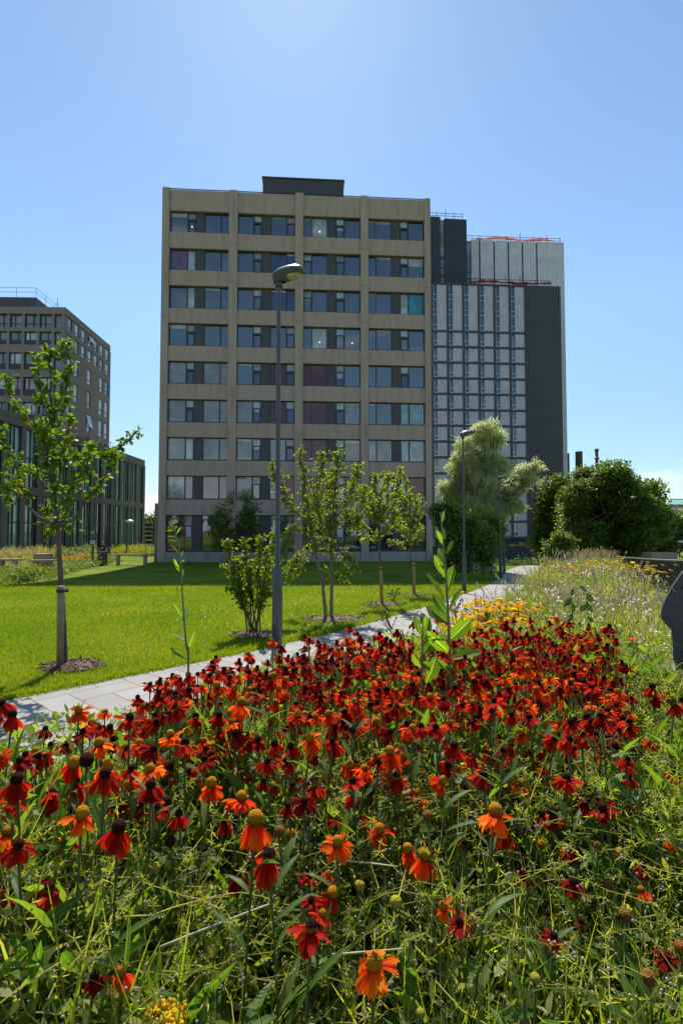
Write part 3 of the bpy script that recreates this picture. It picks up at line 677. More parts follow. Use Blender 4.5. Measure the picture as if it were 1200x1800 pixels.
pr = M(); pr.box(2.5, 9.8, 4.6, 16, TH - .4, TH + 2.2); pr.build('plant_room', CLAD_DARK, lt)
m = M()
for q in (.5, 1.0):
    m.bar((2.3, 4.5, TH + 2.2 + q), (2.3, 16, TH + 2.2 + q), .03); m.bar((2.3, 4.5, TH + 2.2 + q), (10, 4.5, TH + 2.2 + q), .03)
for y in np.arange(4.5, 16, 2.2): m.bar((2.3, y, TH + 2.1), (2.3, y, TH + 3.2), .03)
for x in np.arange(2.3, 10, 2): m.bar((x, 4.5, TH + 2.1), (x, 4.5, TH + 3.2), .03)
m.build('roof_railing', FRAME, lt)
m = M(); m.bar((1.2, 1.5, TH - .1), (1.2, 1.5, TH + 1.6), .03); m.bar((1.2, 1.3, TH + .9), (1.2, 1.7, TH + .9), .03); m.build('aerial', FRAME, lt)
# ================================================================== FAR BUILDINGS, CHIMNEYS, HOARDING, FENCE
GREYC = concrete('pale_ribbed_concrete', (.42, .41, .41)); COPPER = solid('green_copper_roof', (.25, .50, .42), .6); TANC = concrete('tan_brick', (.36, .29, .22))
def at(px, py, Y): return P(px, py, Y)
fb = thing('ribbed_concrete_hall', 'far grey ribbed concrete building with a domed roof vent beyond the big maple', 'building', (at(1120, 930, 230).x, 230, -3))
k = 230 / F
h0 = at(1150, 874, 230).z + 3; wL = 54 * k
m = M(); m.box(0, wL, .6, 20, 0, h0 - .4)
for i in range(9): m.box(wL - 1.2 - i * 2.4, wL - 1.2 - i * 2.4 + 1.3, 0, .8, 0, h0)
m.build('wall', GREYC, fb)
m = M(); cxv = (1165 - 1120) * k; m.lathe((cxv - 1.5, 6, h0 - .5), [(4.4, 0), (4.3, .8), (3.6, 2.4), (3.0, 3.2), (0, 3.4)], 16); m.build('roof_vent', ALU, fb, True)
m = M()
for i in range(3): m.box(wL - 5.9 - i * 4.8 + .1, wL - 4.9 - i * 4.8, .55, .62, h0 - 5, h0 - 2.5)
m.build('window', FRAME, fb)
fb = thing('ribbed_low_wing', 'far grey ribbed flat roofed wing above the green roof', 'building', (at(1174, 930, 235).x, 235, -3))
m = M(); h0 = at(1180, 876.5, 235).z + 3; m.box(0, 30, .6, 20, 0, h0)
for i in range(12): m.box(.3 + i * 2.4, 1.6 + i * 2.4, 0, .7, 0, h0 - .3)
m.build('wall', GREYC, fb)
fb = thing('green_roofed_building', 'far tan building with a pale green copper roof at the right edge', 'building', (at(1176, 930, 190).x, 190, -3))
k = 190 / F; h0 = at(1180, 889, 190).z + 3; h1 = at(1180, 883, 190).z + 3
m = M(); m.box(0, 40, .5, 16, 0, h0); m.box(-.4, 40.4, .2, 16.3, h0, h0 + .5); m.build('wall', TANC, fb)
m = M(); m.add([(-.8, -.2, h0 + .5), (40.8, -.2, h0 + .5), (40.8, 16.6, h0 + .5), (-.8, 16.6, h0 + .5), (3, 4, h1 + 1.2), (38, 4, h1 + 1.2), (38, 12, h1 + 1.2), (3, 12, h1 + 1.2)], [(0, 1, 5, 4), (1, 2, 6, 5), (2, 3, 7, 6), (3, 0, 4, 7), (4, 5, 6, 7), (3, 2, 1, 0)]); m.build('roof', COPPER, fb)
for fl in range(2):
    for i in range(9):
        z = h0 - 1.9 - fl * 2.8; m = M(); m.box(.8 + i * 2.1, 2.4 + i * 2.1, .44, .52, z, z + 1.3); m.build('window', GL['d'] if i % 3 else GL['c'], fb)
POLE_TOP = solid('grey_handrail', (.26, .27, .28), .4, .3); BLACKM = solid('black_painted_steel', (.028, .027, .03), .5)
DKGREY = solid('dark_grey_painted_steel', (.055, .055, .062), .42, var=.06)
for (nm, lab, px, wpx, py, Y, ring) in (('chimney', 'far black chimney standing closest to the pale slab tower', 998.5, 7, 797, 250, 0), ('chimney', 'thickest far black chimney in the middle of the three', 1019, 12, 794, 250, 0), ('chimney', 'far slim grey chimney with a collar rising over the big maple', 1050.5, 6, 789, 250, 1)):
    c = at(px, 930, Y); top = at(px, py, Y).z; r_ = wpx * Y / F / 2
    m = M(); m.lathe((0, 0, 0), [(0, 0), (r_ * 1.03, 0), (r_, top + 3 - .5), (r_ * 1.05, top + 3 - .4), (r_ * 1.05, top + 3), (r_ * .7, top + 3), (r_ * .7, top + 1), (0, top + 1)] if not ring else
        [(0, 0), (r_ * .85, 0), (r_ * .85, top + 3 - 5), (r_ * 1.5, top + 3 - 5), (r_ * 1.5, top + 3 - 4.5), (r_ * .9, top + 3 - 4.5), (r_ * .9, top + 3 - 1.2), (r_ * 1.15, top + 3 - 1.1), (r_ * 1.15, top + 3), (0, top + 3)], 20)
    o = m.build(nm, BLACKM if not ring else DKGREY, None, True); o.location = (c.x, Y, -3); tag(o, lab, 'chimney', 'chimneys beyond the towers')
# site hoarding in front of the grid tower
NAVY = solid('navy_hoarding_paint', (.012, .022, .075), .5); ORANGE = solid('orange_machine_paint', (.65, .20, .03), .5); WHITEP = solid('white_paint', (.72, .72, .7), .5)
ha = at(752, 960, 58); hb = at(1000, 962, 60); hd = thing('site_hoarding', 'navy blue timber site hoarding below the grid fronted tower', 'hoarding', (ha.x, ha.y, -2.5), math.atan2(hb.y - ha.y, hb.x - ha.x))
Lh = (hb - ha).length; m = M(); hz = at(880, 961, 58.5).z + 2.5
for i in range(14): m.box(i * Lh / 14 + .012, (i + 1) * Lh / 14 - .012, 0, .06, 0, hz)
m.box(0, Lh, .06, .12, .2, hz - .1); m.box(0, Lh, -.02, .1, hz, hz + .07); m.build('panel', NAVY, hd)
dg = thing('excavator', 'orange digger half hidden behind the blue hoarding under the grid tower', 'digger', (at(912, 945, 78).x, 78, -1.85)); dg.scale = (.6, .6, .6)
m = M(); m.box(-2.2, 1.6, -1, 1, 1.0, 2.35); m.box(-2.2, -1.0, -1, 1, 2.35, 2.6); m.build('body', ORANGE, dg)
m = M(); m.bar((1.2, 0, 1.9), (2.4, 0, 2.5), .35); m.bar((2.4, 0, 2.5), (3.0, 0, 1.4), .28); m.build('boom', ORANGE, dg)
m = M(); m.box(-.6, .8, -1.02, .2, 2.35, 3.1); m.build('cab', GL['d'], dg)
m = M()
for y in (-1, .6): m.box(-2.2, 1.8, y, y + .4, .0, .95)
m.build('track', BLACKM, dg)
# black bar fence along the right of the bed
fpts = catmull([(3.9, 3.4), (5.6, 7), (8.3, 12.4), (10.9, 18), (13.3, 24), (15, 31)], 12)
fz = np.array([float(zg(x, y)) for x, y in fpts]); 
fn = thing('bar_fence', 'black steel bar fence with a pale handrail running along the right of the meadow bed', 'fence', (fpts[0][0], fpts[0][1], 0))
m = M(); off = np.array([*fpts[0], 0]); seg = np.linalg.norm(np.diff(fpts, axis=0), axis=1); cum = np.concatenate([[0], np.cumsum(seg)])
HF = 1.0
def fpt(s, h): return np.array([np.interp(s, cum, fpts[:, 0]), np.interp(s, cum, fpts[:, 1]), np.interp(s, cum, fz) + h]) - off
for s in np.arange(.05, cum[-1], .11): m.bar(fpt(s, .06), fpt(s, HF - .02), .055, .016)
for s in np.arange(.05, cum[-1] - .5, .5): m.bar(fpt(s, .1), fpt(s + .5, .1), .03, .05)
m.build('bars', BLACKM, fn)
m = M()
for s in np.arange(0, cum[-1], 1.6): m.bar(fpt(s, -.1), fpt(s, HF), .06)
m.build('post', BLACKM, fn)
m = M(); hp = np.array([fpt(s, HF + .02) for s in np.linspace(0, cum[-1], 60)]); m.tube(hp, .024, 8); m.build('handrail', POLE_TOP, fn, True)
# road parapet and planter wall beyond the fence
m = M(); a = at(1092, 975, 44); b = at(1172, 974, 40); m.bar((a.x, a.y, -.45), (b.x, b.y, -.4), .5, .55); o = m.build('road_parapet', CONC_GREY); tag(o, 'pale low road parapet beyond the black bar fence', 'wall')
m = M(); a = at(1163, 980, 33); m.box(a.x - .7, a.x + 1.0, 33, 34, -1.2, at(1163, 971.5, 33).z); o = m.build('brick_pier', TANC); tag(o, 'tan block pier at the end of the pale parapet', 'pier')
# low concrete edge wall beside the willow
m = M(); a = at(800, 995, 34.5); b = at(870, 1002, 32.5); m.bar((a.x, a.y, -.75), (b.x, b.y, -.75), .4, .75); o = m.build('retaining_wall', CONC_GREY); tag(o, 'low grey concrete wall stub under the willow', 'wall')

# ================================================================== STREET LAMPS
POLE = solid('grey_lamp_paint', (.085, .085, .10), .45, var=.06); LENS = solid('lamp_lens', (.42, .40, .22), .15, var=.3, scale=20); DOME = solid('pale_lamp_dome', (.38, .39, .41), .3, .2, var=.05)
def lamp_meshes(H):
    pole = M(); pole.lathe((0, 0, 0), [(0, -.1), (.069, -.1), (.069, 1.02), (.064, 1.07), (.034, 1.12), (.032, 2.5), (.028, H - .12), (.028, H - .02), (0, H - .02)], 18)
    door = M(); door.box(-.03, .03, -.072, -.06, .35, .85)
    # head: superellipse plan, loft of three shells; reaches out along +x
    def ring(sx, sy, z, cx=.16, tilt=.16, n_=28):
        o = []
        for i in range(n_):
            a = 2 * math.pi * i / n_; c, s = math.cos(a), math.sin(a)
            x = cx + sx * abs(c) ** .75 * (1 if c > 0 else -1); y = sy * abs(s) ** .8 * (1 if s > 0 else -1) * (1 - .28 * max(c, 0) * 1)
            o.append((x, y, z + (x - .16) * tilt))
        return o
    def loft(rings):
        mm = M(); n_ = len(rings[0]); v = [p for r in rings for p in r]; f = []
        for k in range(len(rings) - 1):
            for i in range(n_): f.append((k * n_ + i, k * n_ + (i + 1) % n_, (k + 1) * n_ + (i + 1) % n_, (k + 1) * n_ + i))
        mm.add(v, f); return mm
    z = H; ring0 = ring
    def ring(sx, sy, z_, cx=.16, tilt=.16, n_=28): return [(x * .84, y * .84, H + (zz_ - H) * .84) for x, y, zz_ in ring0(sx, sy, z_, cx, tilt, n_)]
    body = loft([ring(.10, .07, z - .05, .02), ring(.19, .12, z - .015, .10), ring(.255, .155, z + .02), ring(.27, .165, z + .05), ring(.275, .168, z + .075), ring(.26, .155, z + .08), ring(.2, .12, z + .08)])
    dome = loft([ring(.268, .162, z + .078), ring(.255, .152, z + .10), ring(.21, .12, z + .135), ring(.13, .075, z + .158, .15), ring(.03, .02, z + .165, .15)])
    bowl = loft([ring(.17, .115, z - .005, .215), ring(.15, .10, z - .022, .22), ring(.09, .06, z - .036, .225), ring(.01, .01, z - .04, .225)])
    cuff = M(); cuff.lathe((0, 0, 0), [(.05, H - .12), (.052, H), (0, H + .01)], 14)
    return pole, door, body, dome, bowl, cuff
def street_lamp(px, py, toppx, label, rz=0.0):
    b_ = G(px, py); H = P(px, toppx, b_.y).z - b_.z - .13
    t = thing('street_lamp', label, 'street lamp', b_, rz, 'street lamps along the footpath')
    pole, door, body, dome, bowl, cuff = lamp_meshes(H)
    po = pole.build('pole', POLE, t, True); door.build('access_door', POLE, po)
    hd = body.build('lamp_head', POLE, t, True); dome.build('dome', DOME, hd, True); bowl.build('lens', LENS, hd, True); cuff.build('cuff', POLE, hd, True)
    return t
street_lamp(487, 1141, 473, 'tall grey street lamp in front of the office block, nearest along the path', R(-12))
street_lamp(815.5, 1044, 757, 'grey street lamp standing in front of the willow tree', R(-8))
street_lamp(879.5, 1018, 836, 'smaller grey street lamp further along where the path bends', R(-8))
lp = G(885.5, 1008); m = M(); m.lathe((0, 0, 0), [(0, -.1), (.075, -.1), (.075, 1.1), (.045, 1.2), (.042, 3.2), (0, 3.2)], 12); o = m.build('post', POLE, None, True); o.location = lp; o.name = 'bare_post'; tag(o, 'thin grey post just behind the furthest path lamp', 'post')
def park_lamp(px, pyb, pyt, Y, label):
    b_ = P(px, pyb, Y); H = P(px, pyt, Y).z - b_.z; t = thing('park_lamp', label, 'park lamp', b_, 0, 'small far park lamps')
    m = M(); m.lathe((0, 0, 0), [(0, -.3), (.07, -.3), (.05, H - .3), (.045, H), (0, H)], 10); m.build('pole', POLE, t, True)
    m = M(); m.lathe((.25, 0, H - .12), [(0, 0), (.3, .02), (.42, .1), (.34, .22), (.12, .3), (0, .3)], 14); m.build('lamp_head', ALU, t, True)
park_lamp(222.5, 966, 917, 46, 'small post lamp with a pale head in front of the low glazed block')
park_lamp(1193, 975, 953, 60, 'small post lamp beside the road beyond the fence')

# ================================================================== LEFT BACKGROUND: sign, bin, benches, slatted stair, person
WOOD = solid('weathered_timber', (.33, .24, .16), .8, var=.25, scale=12, bump=.3); YEL = solid('yellow_sign', (.55, .42, .05), .5); SIGNW = solid('white_sign', (.65, .66, .64), .5)
sb = P(163.5, 977, 36); t = thing('sign_post', 'grey sign post with a white sign and a small yellow plate above it', 'sign', (sb.x, sb.y, -.9))
m = M(); m.bar((0, 0, 0), (0, 0, P(163, 931, 36).z + .9), .11); m.build('post', POLE, t)
z1, z0 = P(0, 950, 36).z + .9, P(0, 956, 36).z + .9; m = M(); m.box(-.16, .02, -.11, -.07, z0, z1); m.box(.04, .2, -.11, -.07, z0, z1); so = m.build('sign_panel', SIGNW, t)
m = M()
for x in (-.13, .07):
    for q in range(3): m.box(x, x + .1 - .02 * q, -.115, -.11, z0 + .05 + q * .06, z0 + .07 + q * .06)
m.build('sign_marks', DKGREY, so)
z1, z0 = P(0, 934, 36).z + .9, P(0, 938.5, 36).z + .9; m = M(); m.box(-.13, .12, -.11, -.07, z0, z1); so = m.build('yellow_plate', YEL, t)
m = M()
for q in range(2): m.box(-.09, .08, -.115, -.11, z0 + .04 + q * .06, z0 + .06 + q * .06)
m.build('sign_marks', DKGREY, so)
bp = P(180.5, 988, 37); bz = float(zg(bp.x, bp.y)); t = thing('litter_bin', 'dark grey square litter bin in front of the standing person', 'bin', (bp.x, bp.y, bz))
m = M(); m.box(-.24, .24, -.24, .24, 0, .82); m.build('body', DKGREY, t)
m = M(); m.box(-.26, .26, -.26, .26, .95, 1.02)
for x in (-.22, .22):
    for y in (-.22, .22): m.box(x - .03, x + .03, y - .03, y + .03, .8, .96)
m.build('lid', DKGREY, t)
m = M(); m.lathe((.02, -.245, .55), [(0, .0), (.07, .0)], 12); m.box(-.06, .08, -.252, -.241, .5, .62); m.build('emblem', SIGNW, t)
def bench(px0, px1, py, Y, label, legs, thick=.1, depth=.45):
    a = P(px0, py, Y); b = P(px1, py, Y + .3); z = float(zg(a.x, a.y)); t = thing('timber_bench', label, 'bench', (a.x, a.y, z), math.atan2(b.y - a.y, b.x - a.x), 'timber benches by the far planting')
    L = (b - a).length; h = a.z - z; m = M()
    for q in range(4): m.box(0, L, q * depth / 4 + .008, (q + 1) * depth / 4 - .008, h - thick, h)
    m.build('seat', WOOD, t)
    for x in legs: m = M(); m.box(L * x - .09, L * x + .09, .05, depth - .05, 0, h - thick); m.build('leg', WOOD, t)
bench(190, 272, 974.5, 37, 'long timber bench beside the litter bin, reaching to the office block', (.2, .78))
bench(-14, 36, 983, 26, 'timber bench among orange planting at the far left', (.3, .75))
bench(52, 96, 984.5, 28, 'low pale slab bench half hidden in the planting', (.2, .8))
m = M(); a = P(70, 983, 29); z = float(zg(a.x, a.y)); m.box(-.36, .36, 0, .7, 0, P(0, 974.5, 29).z - z); m.box(-.4, .4, -.03, .73, P(0, 974.5, 29).z - z, P(0, 973.6, 29).z - z); o = m.build('timber_planter', WOOD); o.location = (a.x, a.y, z); tag(o, 'squat brown timber planter box above the pale slab bench', 'planter')
# pale horizontal slats seen in the gap beside the office block
a = P(254, 960, 52); t = thing('slatted_screen', 'pale open slatted screen in the gap left of the office block', 'screen', (a.x, a.y, -.9)); m = M()
for i in range(6): z = P(0, 957 - i * 7.7, 52).z + .9; m.box(0, .78, 0, .1, z - .05, z + .04)
m.build('slat', ALU, t); m = M(); m.box(.03, .08, .1, .16, 0, P(0, 915, 52).z + .9); m.box(.7, .75, .1, .16, 0, P(0, 915, 52).z + .9); m.build('post', POLE, t)

# the person behind the bin
SKIN = solid('skin', (.42, .25, .17), .55, var=.05); HAIR = solid('dark_hair', (.015, .011, .009), .5); CLOTH = solid('black_cotton', (.012, .012, .014), .85); PRINT = solid('shirt_print', (.5, .5, .52), .8)
def skin_obj(name, verts, edges, radii, mat, parent, sub=1):
    me = bpy.data.meshes.new(name); me.from_pydata(verts, edges, []); o = link(name, me, parent)
    md = o.modifiers.new('skin', 'SKIN'); md.use_smooth_shade = True
    lay = me.skin_vertices[0].data if me.skin_vertices else None
    if lay is None:
        bm_ = __import__('bmesh').new(); bm_.from_mesh(me); bm_.verts.layers.skin.verify(); bm_.to_mesh(me); bm_.free(); lay = me.skin_vertices[0].data
    for i, r_ in enumerate(radii):
        lay[i].radius = (r_, r_) if np.ndim(r_) == 0 else r_
        lay[i].use_root = (i == 0)
    s = o.modifiers.new('sub', 'SUBSURF'); s.levels = sub; s.render_levels = sub
    me.materials.append(mat); return o
pp = P(181, 985, 38.2); pz = float(zg(pp.x, pp.y))
pn = thing('person', 'person in a black printed t-shirt standing behind the litter bin holding a pale stick', 'person', (pp.x, pp.y, pz), R(6))
V = [(0, 0, .93), (0, 0, 1.12), (0, .0, 1.30), (0, .01, 1.42), (0, 0, 1.52), (0, -.01, 1.60), (0, -.015, 1.68),   # pelvis..crown
     (-.10, 0, .86), (-.11, -.01, .48), (-.11, .02, .08), (-.11, -.12, .04), (.10, 0, .86), (.12, .0, .48), (.12, .03, .08), (.13, -.11, .04),
     (-.18, .0, 1.40), (-.25, -.02, 1.14), (-.12, -.2, 1.05), (-.07, -.25, 1.08), (.18, 0, 1.40), (.27, -.02, 1.15), (.33, -.17, .98), (.36, -.23, .94)]
E = [(0, 1), (1, 2), (2, 3), (3, 4), (4, 5), (5, 6), (0, 7), (7, 8), (8, 9), (9, 10), (0, 11), (11, 12), (12, 13), (13, 14), (3, 15), (15, 16), (16, 17), (17, 18), (3, 19), (19, 20), (20, 21), (21, 22)]
Rr = [(.155, .11), (.135, .1), (.15, .105), (.13, .09), .052, .075, .078, .085, .055, .035, .035, .085, .055, .035, .035, .055, .042, .03, .03, .055, .042, .03, .03]
for s_, h_, base in ((-1, (-.07, -.25, 1.08), 18), (1, (.36, -.23, .94), 22)):       # five fingers on each hand
    for q in range(5):
        ax = (q - 2) * .014; i0 = len(V)
        V.append((h_[0] + ax, h_[1] - .045, h_[2] - .01 + .006 * (q % 2))); V.append((h_[0] + ax * 1.2, h_[1] - .08 + .012 * abs(q - 2), h_[2] - .035))
        E += [(base, i0), (i0, i0 + 1)]; Rr += [.0095, .008]
skin_obj('body', V, E, Rr, SKIN, pn)
skin_obj('tshirt', [(0, 0, .90), (0, 0, 1.12), (0, 0, 1.30), (0, .01, 1.425), (-.18, 0, 1.41), (-.235, -.01, 1.24), (.18, 0, 1.41), (.245, -.01, 1.25)], [(0, 1), (1, 2), (2, 3), (3, 4), (4, 5), (3, 6), (6, 7)], [(.175, .13), (.155, .12), (.17, .125), (.13, .09), .07, .062, .07, .062], CLOTH, pn)
skin_obj('trousers', [(0, 0, .95), (-.10, 0, .84), (-.11, -.01, .48), (-.11, .02, .12), (.10, 0, .84), (.12, 0, .48), (.12, .03, .12)], [(0, 1), (1, 2), (2, 3), (0, 4), (4, 5), (5, 6)], [(.165, .12), .1, .07, .055, .1, .07, .055], CLOTH, pn)
skin_obj('hair', [(0, .03, 1.74), (0, .075, 1.66), (0, .075, 1.54), (.06, .04, 1.60), (-.06, .04, 1.60)], [(0, 1), (1, 2), (1, 3), (1, 4)], [(.085, .07), (.085, .06), .05, .045, .045], HAIR, pn)
m = M(); m.lathe((0, 0, 0), [(0, -.01), (.012, 0), (0, .012)], 8); m.xform(Matrix.Translation((0, -.092, 1.625))); m.add([(-.012, -.085, 1.61), (.012, -.085, 1.61), (0, -.105, 1.615), (0, -.088, 1.645)], [(0, 2, 3, 0), (2, 1, 3, 2)]); m.build('nose', SKIN, pn)
m = M()
for x in (-.028, .028): m.balls([(x, -.083, 1.652)], .011)
m.build('eyes', HAIR, pn); m = M(); m.box(-.022, .022, -.087, -.078, 1.585, 1.592); m.build('mouth', solid('lip', (.3, .08, .07), .5), pn)
m = M()
for x in (-.08, .08): m.balls([(x, -.005, 1.635)], .022)
m.build('ear', SKIN, pn)
m = M(); m.box(-.08, .08, -.142, -.128, 1.2, 1.32); m.build('shirt_print', PRINT, pn)
q0, q1 = P(193, 962, 38.0), P(205, 977, 37.8); m = M(); m.tube([q0, (q0 + q1) / 2, q1, (q1.x + .12, q1.y - .05, float(zg(q1.x, q1.y)) + .02)], .028, 6); tag(m.build('pale_stick', WOOD), 'pale stick slanting down from the hand of the person behind the bin', 'stick')

# ================================================================== STONE SLAB at the right edge
SLATE = solid('grey_slate', (.125, .12, .122), .75, var=.35, scale=7, bump=.8, bscale=160, detail=12)
YS = 2.25
pts = [(1212, 990), (1196, 1007), (1180, 1030), (1169, 1050), (1162, 1066), (1159.5, 1080), (1161, 1087), (1166, 1094), (1172, 1101), (1178, 1106), (1179, 1112), (1180, 1122), (1181, 1140), (1182, 1158), (1180.5, 1163), (1177, 1166), (1175, 1172), (1180, 1183), (1190, 1198), (1203, 1214), (1222, 1232), (1240, 1300), (1262, 1420), (1330, 1420), (1400, 1300), (1440, 1150), (1400, 1040), (1320, 985), (1250, 975)]
fr = [P(x, y, YS - (x - 1160) * .00166) for x, y in pts]; th_ = .045
ctr = sum(fr, Vector()) / len(fr)
m = M(); n_ = len(fr); nv = Vector((.55, .83, 0)).normalized()
inset = [ctr + (p - ctr) * .985 - nv * .0 for p in fr]
vv = [tuple(p) for p in inset] + [tuple(p + nv * .012) for p in fr] + [tuple(p + nv * th_) for p in fr]
ff = [(i, (i + 1) % n_, n_ + (i + 1) % n_, n_ + i) for i in range(n_)] + [(n_ + i, n_ + (i + 1) % n_, 2 * n_ + (i + 1) % n_, 2 * n_ + i) for i in range(n_)]
m.add(vv, ff); m.f.append(np.array([list(range(n_))])); m.mi.append(np.array([0])); m.f.append(np.array([list(range(3 * n_ - 1, 2 * n_ - 1, -1))])); m.mi.append(np.array([0]))
st = thing('standing_stone', 'upright dark grey slate slab with a notched edge at the right border of the bed', 'sculpture', (0, 0, 0))
m.build('slab', SLATE, st)
m = M()
for x, y in ((1199, 1032), (1230, 1080), (1225, 1150)):
    c = P(x, y, YS - (x - 1160) * .00166 - .004); m.balls([c + nv * .004], .012)
m.build('hole_ball', FRAME, st, True)  # dark balls stand in for small dark holes in the slab
c0 = P(1285, 1410, YS - .16); m = M(); m.bar((c0.x, c0.y + .03, -.1), (c0.x, c0.y + .03, c0.z + .05), .16); m.build('foot_post', FRAME, st)
c1, c2 = P(1180, 1034, YS - .034), P(1205, 1060, YS - .075); m = M(); m.bar(c1, c2, .002); m.build('scored_line', ALU, st)
# ================================================================== TREES AND SHRUBS
BARK = solid('grey_brown_bark', (.13, .10, .075), .9, var=.35, scale=30, bump=.7, bscale=60)
BARK_PALE = solid('birch_bark', (.24, .18, .14), .85, var=.45, scale=25, bump=.5, bscale=60)
L_MAPLE = leafy('young_maple_leaf', [(0, (.06, .11, .012)), (.5, (.09, .15, .015)), (.88, (.13, .19, .02)), (.975, (.13, .19, .02)), (.985, (.25, .10, .03)), (1, (.22, .11, .03))], .5, 2.1, (1, .98, .25), .45, .22)
L_BIRCH = leafy('birch_leaf', [(0, (.08, .12, .016)), (.5, (.12, .165, .022)), (.985, (.18, .22, .03)), (1, (.26, .15, .04))], .55, 2.5, (1.02, .98, .22), .42, .35)
L_LIME = leafy('yellow_green_leaf', [(0, (.10, .145, .014)), (.5, (.145, .19, .02)), (1, (.22, .25, .03))], .55, 2.6, (1.02, .98, .2), .42, .35)
L_DARK = leafy('dark_maple_leaf', [(0, (.05, .08, .012)), (.5, (.08, .115, .016)), (1, (.14, .165, .028))], .4, 2.2, (1, 1.1, .4), .45, .25)
L_MID = leafy('mid_green_leaf', [(0, (.07, .105, .018)), (.5, (.105, .145, .024)), (1, (.165, .20, .04))], .45, 2.3, (1, 1.05, .4), .42, .5)
L_WILLOW = leafy('silver_willow_leaf', [(0, (.29, .32, .19)), (.5, (.40, .43, .27)), (1, (.52, .54, .37))], .5, 1.9, (1, 1.0, .65), .5, .3)
OVAL = [(0, .12), (.3, .9), (.55, 1), (.8, .6), (1, .05)]
DIAM = [(0, .15), (.45, 1), (1, .06)]
LANCE = [(0, .2), (.25, .85), (.5, 1), (.78, .6), (1, .03)]
def rdir(n): return unit(rng.normal(size=(n, 3)))
def bez(a, b, c, k=6):
    t = np.linspace(0, 1, k)[:, None]; a, b, c = map(np.asarray, (a, b, c)); return (1 - t) ** 2 * a + 2 * t * (1 - t) * b + t * t * c
def tree_thing(name, label, cat, base, wood, crown, wm_, lm_, group=None, trunk='trunk', leafname='crown'):
    t = thing(name, label, cat, base, 0, group)
    inv = Matrix.Translation(-Vector(base)); wood.xform(inv); crown.xform(inv)
    wood.build(trunk, wm_, t, True); crown.build(leafname, lm_, t, True); return t
def sparse_tree(name, label, cat, limbs, Y, base_px, leaf, lm_, wm_, r0, twig=(.06, .22), step=.05, per=5, droop=.25, start=.3, dens=None, group=None, lp=OVAL, up=.35, spread=1.0):
    """limbs: pixel polylines with the depth change reached at the tip; twigs and leaves grow along them"""
    base = G(*base_px); Y = base.y; wood = M(); cr = M(); s = Y / F
    for li, (pts, dy, rad, st) in enumerate(limbs):
        n_ = len(pts); q = np.array([P(x, y, Y + dy * (i / max(n_ - 1, 1)) ** 1.3) for i, (x, y) in enumerate(pts)])
        if li == 0 or rad[0] >= r0 * .99: q[0, 2] = float(zg(q[0, 0], q[0, 1])) - .05
        c = catmull3(q, 8); L = np.concatenate([[0], np.cumsum(np.linalg.norm(np.diff(c, axis=0), axis=1))]); r_ = np.interp(L / L[-1], [0, 1], rad)
        c[1:-1] += rng.normal(0, .004 * s * 150, (len(c) - 2, 3)) * .4
        wood.tube(c, r_, 8)
        tw = []; ls = np.arange(st * L[-1], L[-1], step)
        ls = np.concatenate([ls, np.full(3, L[-1])])
        for l_ in ls:
            p = np.array([np.interp(l_, L, c[:, i]) for i in range(3)]); i = min(np.searchsorted(L, l_), len(c) - 1); d0 = unit(c[i] - c[max(i - 1, 0)])
            d = unit(rdir(1)[0] * spread * np.array([1, 1, .6]) + d0 * .6 + np.array([0, 0, up])); ln = rng.uniform(*twig) * (1.2 - .5 * l_ / L[-1])
            e = p + d * ln + np.array([0, 0, -droop * ln * rng.random()])
            tw.append(bez(p, p + d * ln * .55 + np.array([0, 0, .02]), e, 5))
        tw = np.array(tw); wood.tubes(tw, np.linspace(.006, .002, 5)[None] * max(1, s / .008), 4)
        k = per; tt = np.linspace(.25, 1, k); idx = rng.random((len(tw), k))
        b = np.stack([tw[:, 0] * 0 + np.array([[np.interp(t, np.linspace(0, 1, 5), tw[j, :, a]) for a in range(3)] for j in range(len(tw))]) for t in tt], 1).reshape(-1, 3)
        b = b + rng.normal(0, leaf * .25, b.shape)
        td = np.repeat(unit(tw[:, -1] - tw[:, 0]), k, 0)
        d = unit(td * .5 + rdir(len(b)) * .9 + np.array([0, 0, -.35 * droop * 2])); n = unit(rdir(len(b)) * .8 + np.array([0, 0, .8]))
        LL_ = leaf * rng.uniform(.6, 1.2, len(b)); cr.leaves(b, d, n, LL_, LL_ * rng.uniform(.55, .8, len(b)), lp, bend=rng.uniform(0, .35, len(b)), cross=2, fold=.25)
    return tree_thing(name, label, cat, base, wood, cr, wm_, lm_, group), base
def catmull3(p, per=8):
    p = np.vstack([2 * p[0] - p[1], p, 2 * p[-1] - p[-2]]); o = []
    for i in range(1, len(p) - 2):
        for t in np.linspace(0, 1, per, endpoint=False):
            a, b_, c, d = p[i - 1], p[i], p[i + 1], p[i + 2]; o.append(.5 * (2 * b_ + (c - a) * t + (2 * a - 5 * b_ + 4 * c - d) * t * t + (3 * b_ - a - 3 * c + d) * t ** 3))
    o.append(p[-2]); return np.array(o)
def lumps(blobs, k, sc, seed=1):
    r_ = np.random.default_rng(seed); o = []
    for b in blobs:
        o.append(tuple(b[:3]) + tuple(np.array(b[3:]) * .62))
        for _ in range(k):
            d = unit(r_.normal(size=3)); d[2] = abs(d[2]) if r_.random() < .6 else d[2]; s_ = sc * r_.uniform(.6, 1.25); o.append(tuple(np.array(b[:3]) + d * np.array(b[3:]) * .78) + tuple(np.array(b[3:]) * s_))
    return o
